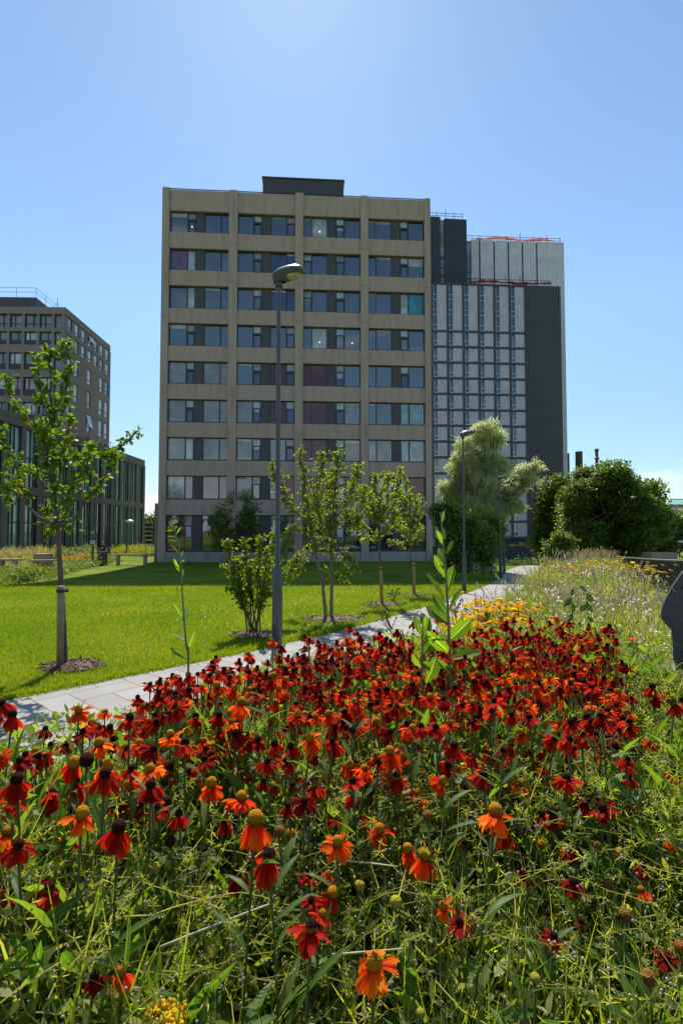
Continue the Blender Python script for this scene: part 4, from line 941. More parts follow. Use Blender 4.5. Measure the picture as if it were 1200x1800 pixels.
def blob_tree(name, label, cat, base, blobs, nclump, per, rc, L, W, lm_, wm_, r0, stems=None, droop=0.0, lp=DIAM, shell=.55, group=None, flat=.0, normal_up=.6, limbs=True):
    """blobs: (x, y, z, rx, ry, rz) ellipsoids of foliage; clumps of leaves fill them unevenly"""
    base = Vector(base); wood = M(); cr = M(); B_ = np.array(blobs, float); vol = B_[:, 3] * B_[:, 4] * B_[:, 5]; prob = vol ** .75 / (vol ** .75).sum()
    bi = rng.choice(len(B_), nclump, p=prob); dd = rdir(nclump); rr = (shell + (1 - shell) * rng.random(nclump) ** .7) * np.where(rng.random(nclump) < .15, rng.random(nclump), 1) * rng.uniform(.88, 1.12, nclump)
    cc = B_[bi, :3] + dd * rr[:, None] * B_[bi, 3:]
    stems = stems or [(base.x, base.y)]
    zc = B_[:, 2].mean()
    for sx, sy in stems:
        zb = float(zg(sx, sy)); top = np.array([sx * .35 + B_[:, 0].mean() * .65, sy * .4 + B_[:, 1].mean() * .6, zb + (B_[:, 2].max() - zb) * .85])
        c = bez((sx, sy, zb - .1), (sx, sy, zb + (top[2] - zb) * .5), top, 10); wood.tube(c, np.linspace(r0, r0 * .3, 10), 8)
        if limbs:
            for b in B_:
                a = c[rng.integers(3, 7)]; wood.tube(bez(a, (a + b[:3]) / 2 + np.array([0, 0, .1 * abs(b[2] - a[2])]), b[:3], 6), np.linspace(r0 * .45, r0 * .1, 6), 6)
    if limbs:
        sel = rng.choice(nclump, min(nclump, 260), replace=False); a = B_[bi[sel], :3]; e = cc[sel]
        t = np.linspace(0, 1, 4)[None, :, None]; wood.tubes(a[:, None] * (1 - t) + e[:, None] * t + np.sin(t * np.pi) * rng.normal(0, .12, (len(sel), 1, 3)) * rc * 2, np.linspace(r0 * .12, r0 * .03, 4)[None], 4)
    n_ = nclump * per; ctr = np.repeat(cc, per, 0); od = np.repeat(dd, per, 0)
    off = rng.normal(0, rc, (n_, 3)); off[:, 2] *= (1 - flat)
    b = ctr + off; d = unit(od * .5 + rdir(n_) * .8 + np.array([0, 0, -droop])); n = unit(rdir(n_) * .7 + od * .3 + np.array([0, 0, normal_up]))
    z_ = rng.uniform(.65, 1.25, n_); rnd = np.clip(np.repeat(rng.random(nclump), per) * .55 + rng.random(n_) * .45, 0, 1)
    keep = b[:, 2] > zg(b[:, 0], b[:, 1]) + .03
    cr.leaves(b[keep], d[keep], n[keep], L * z_[keep], W * z_[keep], lp, bend=rng.uniform(0, .4, keep.sum()), cross=1, rnd=rnd[keep])
    return tree_thing(name, label, cat, base, wood, cr, wm_, lm_, group)
def pxblobs(lst, Y, dy=.8):
    """(px, py, rx_px, ry_px, depth offset) -> ellipsoids in metres"""
    o = []
    for it in lst:
        x, y, rx, ry = it[:4]; yo = it[4] if len(it) > 4 else 0; p = P(x, y, Y + yo); k = (Y + yo) / F; o.append((p.x, p.y, p.z, rx * k, (rx + ry) / 2 * k * dy, ry * k))
    return o
def stake(px_b, px_t, Y, r, label, strap=True):
    b = P(*px_b, Y); z = float(zg(b.x, Y)); t_ = P(*px_t, Y); t = thing('tree_stake', label, 'tree stake', (b.x, Y, z), 0, 'timber tree stakes'); m = M(); m.lathe((0, 0, 0), [(0, -.05), (r, -.05), (r, t_.z - z - .01), (r * .8, t_.z - z), (0, t_.z - z)], 12)
    m.v = [v + np.array([(t_.x - b.x), 0, 0]) * np.clip(v[:, 2:3] / (t_.z - z), 0, 1) for v in m.v]
    m.build('post', STAKE, t, True)
    if strap: m = M(); m.lathe((t_.x - b.x + r * .5, 0, t_.z - z - .07), [(r * 1.6, 0), (r * 1.75, .0), (r * 1.75, .035), (r * 1.6, .035)], 14); m.build('strap', FRAME, t, True)
STAKE = solid('round_timber_stake', (.30, .215, .15), .8, var=.2, scale=20, bump=.3); STAKE_TAN = solid('new_timber_stake', (.42, .25, .10), .8, var=.2, scale=20, bump=.3)
def mulch(cx_, cy_, rx, ry, label):
    rx *= .78; ry *= .8
    n_ = 26; a = np.linspace(0, 2 * np.pi, n_, endpoint=False); j = 1 + rng.normal(0, .08, n_); o = [(cx_ + rx * math.cos(q) * k, cy_ + ry * math.sin(q) * k) for q, k in zip(a, j)]
    m = M(); v = [(x, y, float(zg(x, y)) + .015) for x, y in o] + [(cx_ + (x - cx_) * .5, cy_ + (y - cy_) * .5, float(zg(x, y)) + .05) for x, y in o] + [(cx_, cy_, float(zg(cx_, cy_)) + .06)]
    m.add(v, [(i, (i + 1) % n_, n_ + (i + 1) % n_, n_ + i) for i in range(n_)]); m.f.append(np.array([(n_ + i, n_ + (i + 1) % n_, 2 * n_) for i in range(n_)])); m.mi.append(np.zeros(n_, int))
    k = 500; rr = np.sqrt(rng.random(k)) * 1.1; aa = rng.random(k) * 6.283; x = cx_ + rx * rr * np.cos(aa); y = cy_ + ry * rr * np.sin(aa)
    b = np.stack([x, y, zg(x, y) + .03 + .035 * (1 - rr).clip(0)], -1); m.leaves(b, unit(rng.normal(size=(k, 3)) * np.array([1, 1, .25])), np.array([0, 0, 1.]) + rng.normal(0, .4, (k, 3)), rng.uniform(.03, .07, k), rng.uniform(.012, .025, k), [(0, .8), (1, .8)])
    tag(m.build('mulch', MULCH), label, 'mulch', kind='structure')

# --- young staked maple, left
b = G(112, 1172); mulch(b.x + .12, b.y - .02, .42, .34, 'ring of bark mulch under the staked young maple')
limbs = [([(114, 1172), (110, 1060), (105, 980), (101, 915), (97, 850), (93, 780), (90, 700), (88, 622)], .1, (.042, .006), .50),
         ([(102, 922), (70, 910), (43, 882), (18, 860), (-12, 838), (-30, 790)], -.5, (.018, .004), .35),
         ([(103, 918), (133, 908), (150, 880), (176, 852), (200, 808), (214, 785), (234, 765)], .25, (.020, .004), .28),
         ([(98, 866), (114, 818), (140, 805), (176, 800), (205, 805)], -.35, (.012, .003), .2),
         ([(94, 790), (112, 720), (118, 670), (117, 604)], .3, (.013, .003), .15),
         ([(96, 815), (62, 752), (24, 712), (15, 672)], .35, (.013, .003), .2),
         ([(92, 750), (75, 700), (66, 632)], -.3, (.010, .003), .25),
         ([(50, 890), (22, 800), (5, 770), (-18, 720)], -.4, (.010, .003), .1),
         ([(99, 880), (70, 840), (40, 830), (8, 880)], .5, (.010, .003), .3),
         ([(100, 890), (128, 860), (150, 830), (158, 790)], -.6, (.010, .003), .2),
         ([(102, 915), (112, 930), (118, 900), (122, 870)], -.3, (.008, .003), .1),
         ([(97, 850), (80, 800), (78, 760)], -.45, (.008, .003), .1), ([(95, 820), (112, 790), (124, 745)], -.45, (.008, .003), .1),
         ([(101, 915), (92, 940), (84, 900)], .4, (.007, .003), .1)]
sparse_tree('young_maple', 'young maple with a sparse open crown tied to a round stake beside the path', 'tree', limbs, 6.1, (112, 1172), .062, L_MAPLE, BARK, .042, twig=(.06, .20), step=.04, per=8, group='young trees on the lawn')
stake((106, 1172), (107.5, 1030), G(106, 1174).y - .05, .038, 'grey round stake tied to the young maple trunk')
# guy wires are left off; birch
b = G(578, 1089); mulch(b.x + .1, b.y, .75, .55, 'ring of bark mulch under the birch')
limbs = [([(573, 1089), (566, 1022), (554, 970), (545, 917), (538, 865), (528, 795)], .2, (.036, .005), .38),
         ([(582, 1089), (583, 1005), (584, 917), (588, 860), (597, 795)], -.2, (.036, .005), .35),
         ([(549, 930), (515, 892), (498, 862), (480, 818)], .5, (.012, .003), .2), ([(586, 920), (612, 876), (622, 845), (629, 822)], -.4, (.012, .003), .2),
         ([(550, 950), (520, 930), (505, 945), (498, 975)], -.5, (.010, .002), .2), ([(585, 930), (612, 925), (632, 895), (642, 858)], .4, (.011, .002), .2),
         ([(584, 985), (598, 972), (612, 980), (618, 990)], -.5, (.009, .002), .25), ([(562, 1000), (590, 1012), (605, 1008)], -.4, (.008, .002), .3),
         ([(556, 975), (535, 968), (518, 990), (508, 1010)], .4, (.009, .002), .25), ([(540, 880), (560, 850), (566, 800)], -.3, (.009, .002), .15),
         ([(584, 950), (560, 910), (552, 870)], -.6, (.009, .002), .15), ([(546, 920), (575, 890), (580, 830)], .6, (.009, .002), .15), ([(583, 940), (600, 910), (610, 900), (625, 925)], .2, (.009, .002), .2)]
sparse_tree('birch_tree', 'twin stemmed birch with drooping twigs standing right of the tall lamp', 'tree', limbs, 10, (578, 1089), .05, L_BIRCH, BARK_PALE, .036, twig=(.10, .32), step=.018, per=10, droop=.9, group='young trees on the lawn')
# multi stemmed shrub left of the lamp
b = G(447, 1117); mulch(b.x + .05, b.y, .5, .36, 'ring of bark mulch under the multi stemmed shrub')
tips = [(400, 956), (432, 956), (458, 949), (481, 942), (398, 1001), (480, 1000), (415, 985), (470, 975), (440, 990), (405, 1040), (478, 1045)]
limbs = [([(447 + (i - 5) * 2.2, 1117), (446 + (x - 446) * .35, 1075 - (i % 3) * 8), (446 + (x - 446) * .75, 1020 + (y - 985) * .5), (x, y)], rng.uniform(-.35, .35), (.014, .003), .42) for i, (x, y) in enumerate(tips)]
sparse_tree('multi_stemmed_shrub', 'pale leaved multi stemmed shrub just left of the tall lamp', 'shrub', limbs, 8, (447, 1117), .05, L_BIRCH, BARK, .014, twig=(.05, .2), step=.024, per=9, droop=.3, group='young trees on the lawn')
# two staked yellow-green trees
b = G(670, 1063); mulch(b.x + .05, b.y, .62, .45, 'ring of bark mulch under the staked tree right of the birch')
limbs = [([(671, 1063), (668, 1000), (666, 942), (668, 890), (676, 835)], .2, (.035, .005), .48), ([(666, 950), (645, 930), (630, 925), (622, 905)], -.4, (.012, .003), .2), ([(666, 935), (655, 890), (660, 838)], .4, (.012, .003), .15), ([(667, 920), (690, 890), (698, 850), (702, 828)], -.3, (.012, .003), .15),
         ([(667, 940), (690, 925), (705, 930)], .4, (.010, .003), .2), ([(666, 915), (640, 885), (634, 862)], .2, (.010, .003), .15), ([(667, 930), (676, 900), (683, 838)], -.5, (.010, .003), .1), ([(667, 955), (655, 945), (640, 950)], .5, (.008, .003), .2), ([(667, 925), (650, 905), (648, 870)], -.5, (.010, .003), .1), ([(667, 940), (682, 930), (694, 905)], -.6, (.010, .003), .1)]
sparse_tree('young_lime', 'yellow green young tree on a tan stake right of the birch', 'tree', limbs, 12.9, (671, 1063), .06, L_LIME, BARK, .035, twig=(.08, .26), step=.035, per=11, group='young trees on the lawn')
stake((671, 1063), (669, 996), b.y - .06, .035, 'tan stake under the yellow green tree right of the birch')
b = G(726, 1047); mulch(b.x + .05, b.y, .6, .42, 'ring of bark mulch under the leaning tree nearest the path lamps')
limbs = [([(727, 1047), (724, 1010), (721, 975), (720, 930), (722, 864)], .2, (.033, .005), .48), ([(721, 968), (705, 962), (690, 955)], -.3, (.010, .003), .3), ([(720, 940), (706, 905), (703, 866)], .4, (.011, .003), .15), ([(721, 945), (736, 915), (742, 880)], -.3, (.011, .003), .15), ([(721, 960), (735, 945), (738, 930)], .5, (.010, .003), .2), ([(720, 930), (712, 900), (714, 850), (704, 828)], .1, (.010, .003), .2), ([(721, 950), (708, 935), (700, 915)], -.6, (.010, .003), .1), ([(720, 935), (730, 900), (728, 875)], -.6, (.010, .003), .1)]
sparse_tree('young_lime', 'leaning yellow green young tree on a stake nearest the path lamps', 'tree', limbs, 15.5, (727, 1047), .06, L_LIME, BARK, .033, twig=(.09, .28), step=.035, per=11, group='young trees on the lawn')
stake((728, 1047), (727, 990), b.y - .08, .038, 'tan stake under the leaning tree nearest the path lamps')
for o in bpy.data.objects:
    if o.name.startswith('post') and o.parent and 'tan stake' in str(o.parent.get('label')):
        o.data.materials[0] = STAKE_TAN
# two dark young trees in the shade of the office block
for (px, blobs, lab) in ((399, [(404, 880, 8, 16), (392, 908, 22, 22), (400, 935, 26, 22), (380, 930, 14, 16), (410, 955, 14, 12), (384, 955, 12, 10)], 'dark young tree in front of the first window bay of the office block'),
                         (441, [(436, 878, 12, 10), (440, 897, 18, 18), (432, 915, 12, 14), (446, 922, 14, 16), (440, 950, 16, 14), (455, 938, 8, 12)], 'dark young tree half hidden by the multi stemmed shrub')):
    Yt = 38.0; p = P(px, 985, Yt)
    blob_tree('shaded_tree', lab, 'tree', (p.x, Yt, float(zg(p.x, Yt))), pxblobs(blobs, Yt), 150, 16, .16, .16, .10, L_MID, BARK, .05, lp=OVAL, shell=.2, group='young trees on the lawn')
    t = thing('tree_guard', 'low timber guard rail round the ' + ('first' if px < 420 else 'second') + ' dark tree by the office block', 'tree guard', (p.x, Yt, float(zg(p.x, Yt))), 0, 'timber tree guards'); m = M()
    for x in (-.45, .45):
        m.bar((x, -.3, -.05), (x, -.3, .62), .07); m.bar((x, .3, -.05), (x, .3, .62), .07)
    m.build('post', STAKE, t); m = M(); m.bar((-.5, -.34, .56), (.5, -.34, .56), .03, .08); m.bar((-.5, .34, .56), (.5, .34, .56), .03, .08); m.build('rail', STAKE, t)

# --- willow and the dark leafy group in front of it
Yw = 50.0; p = P(856, 995, Yw)
wb = [(846, 762, 36, 24), (868, 776, 26, 26, .6), (826, 788, 26, 22), (838, 818, 46, 34), (805, 826, 26, 26, .5), (868, 830, 26, 30, -.5), (850, 862, 46, 34, -.4), (812, 868, 32, 32, .3), (890, 868, 30, 26, .2), (905, 846, 24, 18, .3), (925, 828, 22, 16, .2), (942, 820, 14, 10), (935, 846, 14, 9), (900, 890, 28, 18, -.3), (866, 900, 34, 24, -.5), (828, 906, 34, 26, .2), (790, 860, 18, 22, .4), (884, 912, 16, 10)]
blob_tree('willow_tree', 'silvery green willow with a side limb reaching right, behind the second path lamp', 'tree', (p.x, Yw, float(zg(p.x, Yw))), lumps(pxblobs([(*q[:4], 1.6 * (q[4] if len(q) > 4 else 0)) for q in wb], Yw), 6, .36, 3), 1900, 32, .16, .36, .07, L_WILLOW, BARK, .2, droop=.45, lp=DIAM, shell=.7)
Yd = 23.5; p = P(795, 1012, Yd)
db = [(790, 905, 20, 26), (775, 915, 14, 30, .4), (812, 925, 26, 26), (800, 960, 34, 30), (785, 985, 24, 20, .4), (830, 950, 24, 28, .5), (845, 975, 22, 24, .7), (862, 950, 16, 26, .9), (765, 900, 8, 20), (822, 985, 22, 16, .3)]
blob_tree('leafy_thicket_tree', 'mid green leafy tree growing low in front of the willow', 'tree', (p.x, Yd, float(zg(p.x, Yd))), lumps(pxblobs(db, Yd), 4, .4, 4), 620, 20, .15, .13, .075, L_MID, BARK, .05, stems=[(p.x - .3, Yd), (p.x + .1, Yd + .3), (p.x + .5, Yd + .2)], lp=OVAL, shell=.35)
Ys = 28; p = P(853, 1008, Ys)
blob_tree('thin_shaded_tree', 'thin dark tree with a pale stake between the two path lamps', 'tree', (p.x, Ys, float(zg(p.x, Ys))), pxblobs([(855, 930, 22, 26), (862, 955, 22, 24), (848, 965, 18, 20), (872, 925, 14, 20)], Ys), 380, 16, .17, .13, .075, L_DARK, BARK, .05, stems=[(p.x - .1, Ys), (p.x + .35, Ys + .2)], lp=OVAL, shell=.3)
stake((846, 1007), (846, 990), 27.6, .05, 'pale stake beside the thin dark tree between the path lamps', False)
# --- shrub tree standing in the meadow bed
Yq = 17.5; p = P(986, 1010, Yq)
blob_tree('small_bushy_tree', 'small grey green bushy tree standing in the flower meadow', 'tree', (p.x, Yq, float(zg(p.x, Yq))), pxblobs([(982, 945, 14, 12), (968, 962, 12, 12), (996, 955, 12, 14), (982, 975, 22, 18), (990, 995, 18, 14), (970, 990, 16, 12)], Yq), 420, 14, .08, .09, .045, L_MID, BARK, .03, stems=[(p.x, Yq), (p.x + .1, Yq + .1)], lp=OVAL, shell=.2)
# --- big maple right, darker trees behind it
Ym = 40; p = P(1085, 985, Ym)
r3 = np.random.default_rng(12); mbz = []
for (x, y, rx, ry) in ((1078, 905, 88, 88), ):
    for i in range(46):
        a_ = r3.uniform(-.25, 3.4) if i < 34 else r3.uniform(3.4, 6.03); k_ = r3.uniform(.60, .92); cx_, cy_ = x + rx * k_ * math.cos(a_), y - ry * k_ * math.sin(a_) * (1 if math.sin(a_) > 0 else .72)
        s_ = r3.uniform(11, 24); mbz.append((cx_, cy_, s_ * 1.15, s_ * .8, r3.uniform(-3.4, 1.5)))
    for i in range(24): mbz.append((x + r3.uniform(-58, 58), y + r3.uniform(-62, 55), r3.uniform(20, 32), r3.uniform(16, 24), r3.uniform(-3.8, 1)))
mbz += [(1062, 822, 12, 10, 0), (1098, 824, 11, 10, 0), (1150, 930, 20, 22, 0), (1010, 930, 16, 20, 0)]
blob_tree('big_maple', 'big dark round crowned maple on the right beyond the meadow', 'tree', (p.x, Ym, float(zg(p.x, Ym))), pxblobs(mbz, Ym), 1900, 40, .25, .19, .13, L_DARK, BARK, .28, lp=OVAL, shell=.66, flat=.45, normal_up=1.0)
Yb = 47; p = P(975, 985, Yb)
blob_tree('dark_background_tree', 'shaded dark tree between the grid tower and the big maple', 'tree', (p.x, Yb, float(zg(p.x, Yb))), pxblobs([(985, 858, 26, 22), (968, 880, 24, 26), (1000, 890, 26, 30), (965, 920, 26, 30), (990, 930, 30, 32), (958, 955, 22, 22), (1000, 958, 30, 22)], Yb), 1000, 18, .26, .24, .15, L_DARK, BARK, .2, lp=OVAL, shell=.6)
Yr = 75
for (px, blobs, lab) in ((1182, [(1170, 935, 26, 28), (1195, 930, 26, 26), (1215, 925, 30, 30), (1180, 955, 34, 18)], 'mid green roadside tree at the right edge below the far buildings'), (1150, [(1150, 950, 20, 22), (1135, 960, 18, 14)], 'low roadside tree behind the right side of the big maple')):
    p = P(px, 965, Yr); blob_tree('roadside_tree', lab, 'tree', (p.x, Yr, float(zg(p.x, Yr))), pxblobs(blobs, Yr), 420, 14, .4, .42, .28, L_MID, BARK, .2, lp=DIAM, shell=.6, group='roadside trees beyond the fence')
Yg = 95
p = P(262, 950, Yg); blob_tree('gap_tree', 'sunlit green tree seen in the gap left of the office block', 'tree', (p.x, Yg, float(zg(p.x, Yg))), pxblobs([(262, 918, 16, 12), (250, 930, 16, 14), (274, 928, 16, 16), (264, 948, 26, 16)], Yg), 360, 12, .45, .5, .32, L_MID, BARK, .2, lp=DIAM, shell=.5)
for i, (px, Yh, lab) in enumerate(((930, 52, 'dark low hedge in front of the blue hoarding'), (1060, 55, 'dark hedge under the big maple'))):
    p = P(px, 985, Yh); blob_tree('hedge', lab, 'hedge', (p.x, Yh, float(zg(p.x, Yh))), [(p.x + q, Yh + rng.normal(0, .4), float(zg(p.x + q, Yh)) + .5, 1.1, .8, .75) for q in np.arange(-4, 4.1, 1.0)], 330, 18, .22, .16, .09, L_DARK, BARK, .04, lp=DIAM, shell=.4, limbs=False)

# the belt of trees behind the viewer that the lower windows mirror
belt = []
for i, x in enumerate(np.arange(-46, 47, 5.5)):
    y = -34 + rng.normal(0, 3); hh = rng.uniform(6, 12); belt += [(x + rng.normal(0, 1), y, hh * q, rng.uniform(1.6, 3.0), 2.0, hh * .24) for q in (.3, .55, .8)]
B_ = np.array(belt); k = rng.integers(len(B_), size=16000); d_ = rdir(16000); g = M(); g.leaves(B_[k, :3] + d_ * B_[k, 3:] * rng.uniform(.5, 1.05, (16000, 1)), rdir(16000), rdir(16000), .8, .55, DIAM)
tag(g.build('treeline', L_DARK, smooth=True), 'belt of park trees facing the office block, seen only mirrored in its lower windows', 'treeline', kind='stuff')
# ================================================================== GRASS
GRASS = leafy('lawn_blade', [(0, (.10, .17, .008)), (.5, (.165, .23, .012)), (.85, (.25, .275, .022)), (1, (.40, .36, .14))], .5, 1.9, (1, 1.0, .2), .5, .35)
def lin(lo, hi, n): return rng.uniform(lo, hi, n)
def left_of_path(x, y): return x < np.interp(y, left_edge[:, 1], left_edge[:, 0]) + .03
nG = 330000; yy = 4.0 * (20 / 4.0) ** rng.random(nG); xx = rng.uniform(-.75, .42, nG) * yy - .3
k = left_of_path(xx, yy) & (xx > -.72 * yy - .4); xx, yy = xx[k], yy[k]
sz = (.75 + yy / 14)
g = M(); n_ = len(xx); b = np.stack([xx, yy, zg(xx, yy)], -1)
patch = .5 + .5 * np.sin(xx * 1.7 + 1.3 * np.sin(yy * .9)) * np.sin(yy * 1.3 + xx * .6)
g.leaves(b, unit(np.stack([rng.normal(0, .45, n_), rng.normal(0, .45, n_), np.ones(n_)], -1)), rdir(n_), rng.uniform(.018, .042, n_) * sz, rng.uniform(.004, .007, n_) * sz, [(0, 1), (1, .25)], rnd=np.clip(rng.random(n_) * .7 + patch * .3, 0, 1))
tag(g.build('lawn_grass', GRASS, smooth=True), 'short mown grass blades of the lawn', 'grass', kind='stuff')
e_ = rng.integers(10, 60, 26000); ef = rng.random(26000); ep = left_edge[e_] * (1 - ef[:, None]) + left_edge[e_ + 1] * ef[:, None] - nr[e_] * rng.normal(.01, .05, (26000, 1)); k = (ep[:, 1] > 3.5) & (ep[:, 1] < 22); ep = ep[k]; n_ = len(ep); g = M()
g.leaves(np.stack([ep[:, 0], ep[:, 1], zg(ep[:, 0], ep[:, 1]) + .012], -1), unit(np.stack([rng.normal(.3, .5, n_), rng.normal(-.3, .5, n_), np.ones(n_)], -1)), rdir(n_), rng.uniform(.025, .07, n_) * (.8 + ep[:, 1] / 20), rng.uniform(.004, .008, n_) * (.8 + ep[:, 1] / 14), [(0, 1), (1, .2)], bend=.2, rnd=np.clip(rng.random(n_) * .7 + .35 * (rng.random(n_) < .4), 0, 1))
tag(g.build('edge_grass', GRASS, smooth=True), 'longer ragged grass along the lawn edge of the path', 'grass', kind='stuff')
DAISY = leafy('daisy_white', [(0, (.75, .75, .72)), (1, (.8, .8, .8))], .3, 1.0, (1, 1, 1), .6, .2)
k = 1300; yy = rng.uniform(7, 24, k); xx = rng.uniform(-.7, .25, k) * yy; s = left_of_path(xx, yy) & ((np.sin(xx * .9 + 2) + np.sin(yy * .8 + xx * .3) + rng.normal(0, .5, k)) > .4); xx, yy = xx[s], yy[s]
g = M(); n_ = len(xx)
for q in range(2): g.leaves(np.stack([xx, yy - .012, zg(xx, yy) + .045 + .01 * q], -1), np.array([[q, 1 - q, .15]]), np.array([0, 0, 1.]), .016, .016, [(0, .7), (.5, 1), (1, .7)])
tag(g.build('lawn_daisies', DAISY), 'tiny white daisies scattered over the mown lawn', 'daisies', kind='stuff')

# ================================================================== FAR LEFT PLANTING BEDS
def pal(name, a, b, c, tr=.4): return leafy(name, [(0, a), (.5, b), (1, c)], tr, 2.1, (1, 1.0, .35), .5, .3)
P_GREEN = pal('perennial_green', (.08, .12, .018), (.12, .165, .026), (.18, .215, .04)); P_GREY = pal('grey_green_perennial', (.12, .14, .075), (.17, .19, .10), (.24, .25, .15))
P_LIME = pal('lime_perennial', (.15, .18, .012), (.21, .22, .014), (.30, .28, .02)); P_BEIGE = pal('beige_grass', (.20, .17, .10), (.28, .24, .15), (.36, .32, .22)); P_ORANGE = leafy('orange_flower', [(0, (.55, .20, .008)), (1, (.72, .36, .015))], .4, 1.3, (1, .9, .3), .6, .2)
P_RUST = leafy('rust_orange_flower', [(0, (.40, .13, .05)), (1, (.52, .22, .09))], .4, 1.3, (1, .9, .5), .6, .2); P_PINK = leafy('pale_pink_flower', [(0, (.62, .44, .44)), (.5, (.76, .66, .64)), (1, (.84, .82, .80))], .45, 1.5, (1, .96, .93), .6, .2)
def planting(name, label, poly_px, hgt, n, L, W, mat, seed=0, up=.5, Yfix=None, cat='plants', lp=DIAM, mound=.3):
    """clumps of foliage over a photo-outlined patch of ground"""
    pts = np.array([(p.x, p.y) for p in (G(*q) for q in poly_px)]); lo, hi = pts.min(0), pts.max(0)
    o = []
    while sum(map(len, o)) < n:
        c = rng.uniform(lo, hi, (n * 2, 2)); inside = np.zeros(len(c), bool)
        for (x0, y0), (x1, y1) in zip(pts, np.roll(pts, -1, 0)):
            cr_ = ((y0 > c[:, 1]) != (y1 > c[:, 1])) & (c[:, 0] < (x1 - x0) * (c[:, 1] - y0) / (y1 - y0 + 1e-12) + x0); inside ^= cr_
        o.append(c[inside])
    c = np.concatenate(o)[:n]
    hmap = .65 + .35 * np.sin(c[:, 0] * 2.1 + 1.7 * np.sin(c[:, 1] * 1.4)) * np.sin(c[:, 1] * 1.9 + .7)
    z = hgt * hmap * (1 - mound * rng.random(n)) * rng.random(n) ** .45
    g = M(); g.leaves(np.stack([c[:, 0], c[:, 1], zg(c[:, 0], c[:, 1]) + z], -1), unit(rdir(n) + np.array([0, 0, up])), unit(rdir(n) * .8 + np.array([0, 0, .6])), L * rng.uniform(.6, 1.3, n), W * rng.uniform(.7, 1.3, n), lp, bend=rng.uniform(0, .4, n), rnd=np.clip(rng.random(n) * .6 + .4 * hmap, 0, 1))
    return tag(g.build(name, mat, smooth=True), label, cat, kind='stuff')
planting('front_perennials', 'leafy green perennials along the front of the far left bed', [(-60, 1045), (0, 1038), (90, 1020), (150, 1002), (205, 990), (165, 984), (90, 1000), (-60, 1012)], .75, 12000, .14, .06, P_GREEN)
planting('pink_perennials', 'hazy pinkish perennials over the far left bed', [(-60, 1030), (0, 1024), (70, 1012), (120, 999), (60, 998), (-60, 1008)], .95, 4200, .08, .04, pal('dusty_pink_seedhead', (.20, .13, .11), (.30, .21, .18), (.42, .34, .30)))
planting('grey_perennials', 'grey green perennials behind the young maple', [(100, 1012), (150, 1000), (210, 987), (190, 984), (100, 996)], .7, 5000, .14, .06, P_GREY)
planting('orange_flowers', 'band of orange flowers in the far left bed', [(105, 997), (150, 992), (182, 988), (182, 985), (150, 986), (105, 991)], .85, 4200, .09, .08, P_ORANGE)
planting('lime_perennials', 'lime yellow perennials in the far left bed', [(10, 1003), (85, 996), (85, 991), (10, 997)], .95, 4200, .14, .07, P_LIME)
planting('rust_flowers', 'rust orange flowers at the far left edge', [(-60, 1008), (34, 1005), (38, 999), (-60, 1001)], .55, 3000, .08, .06, P_RUST)
planting('beige_grasses', 'beige ornamental grasses in front of the low glazed block', [(-60, 1002), (40, 995), (118, 985), (118, 982), (60, 987), (-60, 997)], 1.35, 10000, .34, .035, P_BEIGE, up=1.4)
planting('back_perennials', 'green and grey shrubs along the foot of the low glazed block', [(80, 989), (168, 980), (168, 977), (100, 983)], 1.4, 5200, .22, .10, P_GREEN)
planting('hazy_shrubs', 'hazy grey green shrubs between the orange flowers and the low glazed block', [(95, 990), (168, 982), (168, 979), (100, 985)], 1.25, 3600, .2, .08, P_GREY)
planting('lime_shrubs', 'lime yellow shrubs between the litter bin and the office block', [(195, 977), (273, 979), (272, 973), (200, 972.5)], 1.15, 4600, .18, .09, P_LIME)
planting('hazy_perennials', 'hazy grey flowers behind the lime shrubs', [(190, 974), (272, 975), (270, 971), (200, 971)], 1.35, 2600, .16, .06, P_GREY)

# ================================================================== MEADOW BED (right of the path, beyond the heleniums)
MEAD = [(.75, 3.45), (1.75, 2.35), (2.2, 2.2), (3.6, 3.6), (4.3, 7), (6.9, 12.4), (9.5, 18), (11.7, 23.2), (10.6, 23.6), (8.6, 20.2), (6.3, 15.3), (4.3, 11.3), (2.9, 8.3), (1.6, 5.6), (.85, 4.2)]
MEADA = np.array(MEAD)
def in_poly(c, pts):
    pts = np.asarray(pts); inside = np.zeros(len(c), bool)
    for (x0, y0), (x1, y1) in zip(pts, np.roll(pts, -1, 0)):
        inside ^= ((y0 > c[:, 1]) != (y1 > c[:, 1])) & (c[:, 0] < (x1 - x0) * (c[:, 1] - y0) / (y1 - y0 + 1e-12) + x0)
    return inside
def scatter(poly, n, bias=0.0):
    poly = np.asarray(poly, float); lo, hi = poly.min(0), poly.max(0); o = []; t = 0
    while t < n:
        c = rng.uniform(lo, hi, (n * 3, 2)); c = c[in_poly(c, poly)]
        if bias: c = c[rng.random(len(c)) < (3.0 / np.maximum(c[:, 1], 3.0)) ** bias]
        o.append(c); t += len(c)
    return np.concatenate(o)[:n]
def rise(c):   # canopy height of the meadow
    return .78 + .12 * np.sin(c[:, 0] * 1.3) * np.cos(c[:, 1] * .9) + .25 * sstep(8, 20, c[:, 1]) - .25 * (1 - sstep(2.0, 4.5, c[:, 1])) * 0
M_GRASS = leafy('meadow_grass_blade', [(0, (.12, .175, .02)), (.5, (.185, .23, .03)), (.8, (.28, .285, .06)), (1, (.42, .38, .20))], .5, 2.2, (1, 1.0, .3), .5, .3)
M_FEATH = leafy('feathery_green', [(0, (.13, .185, .022)), (.5, (.19, .25, .035)), (1, (.28, .32, .07))], .5, 2.2, (1, 1.02, .3), .5, .3)
n_ = 52000; c = scatter(MEAD, n_, 1.0); h = rise(c); g = M()
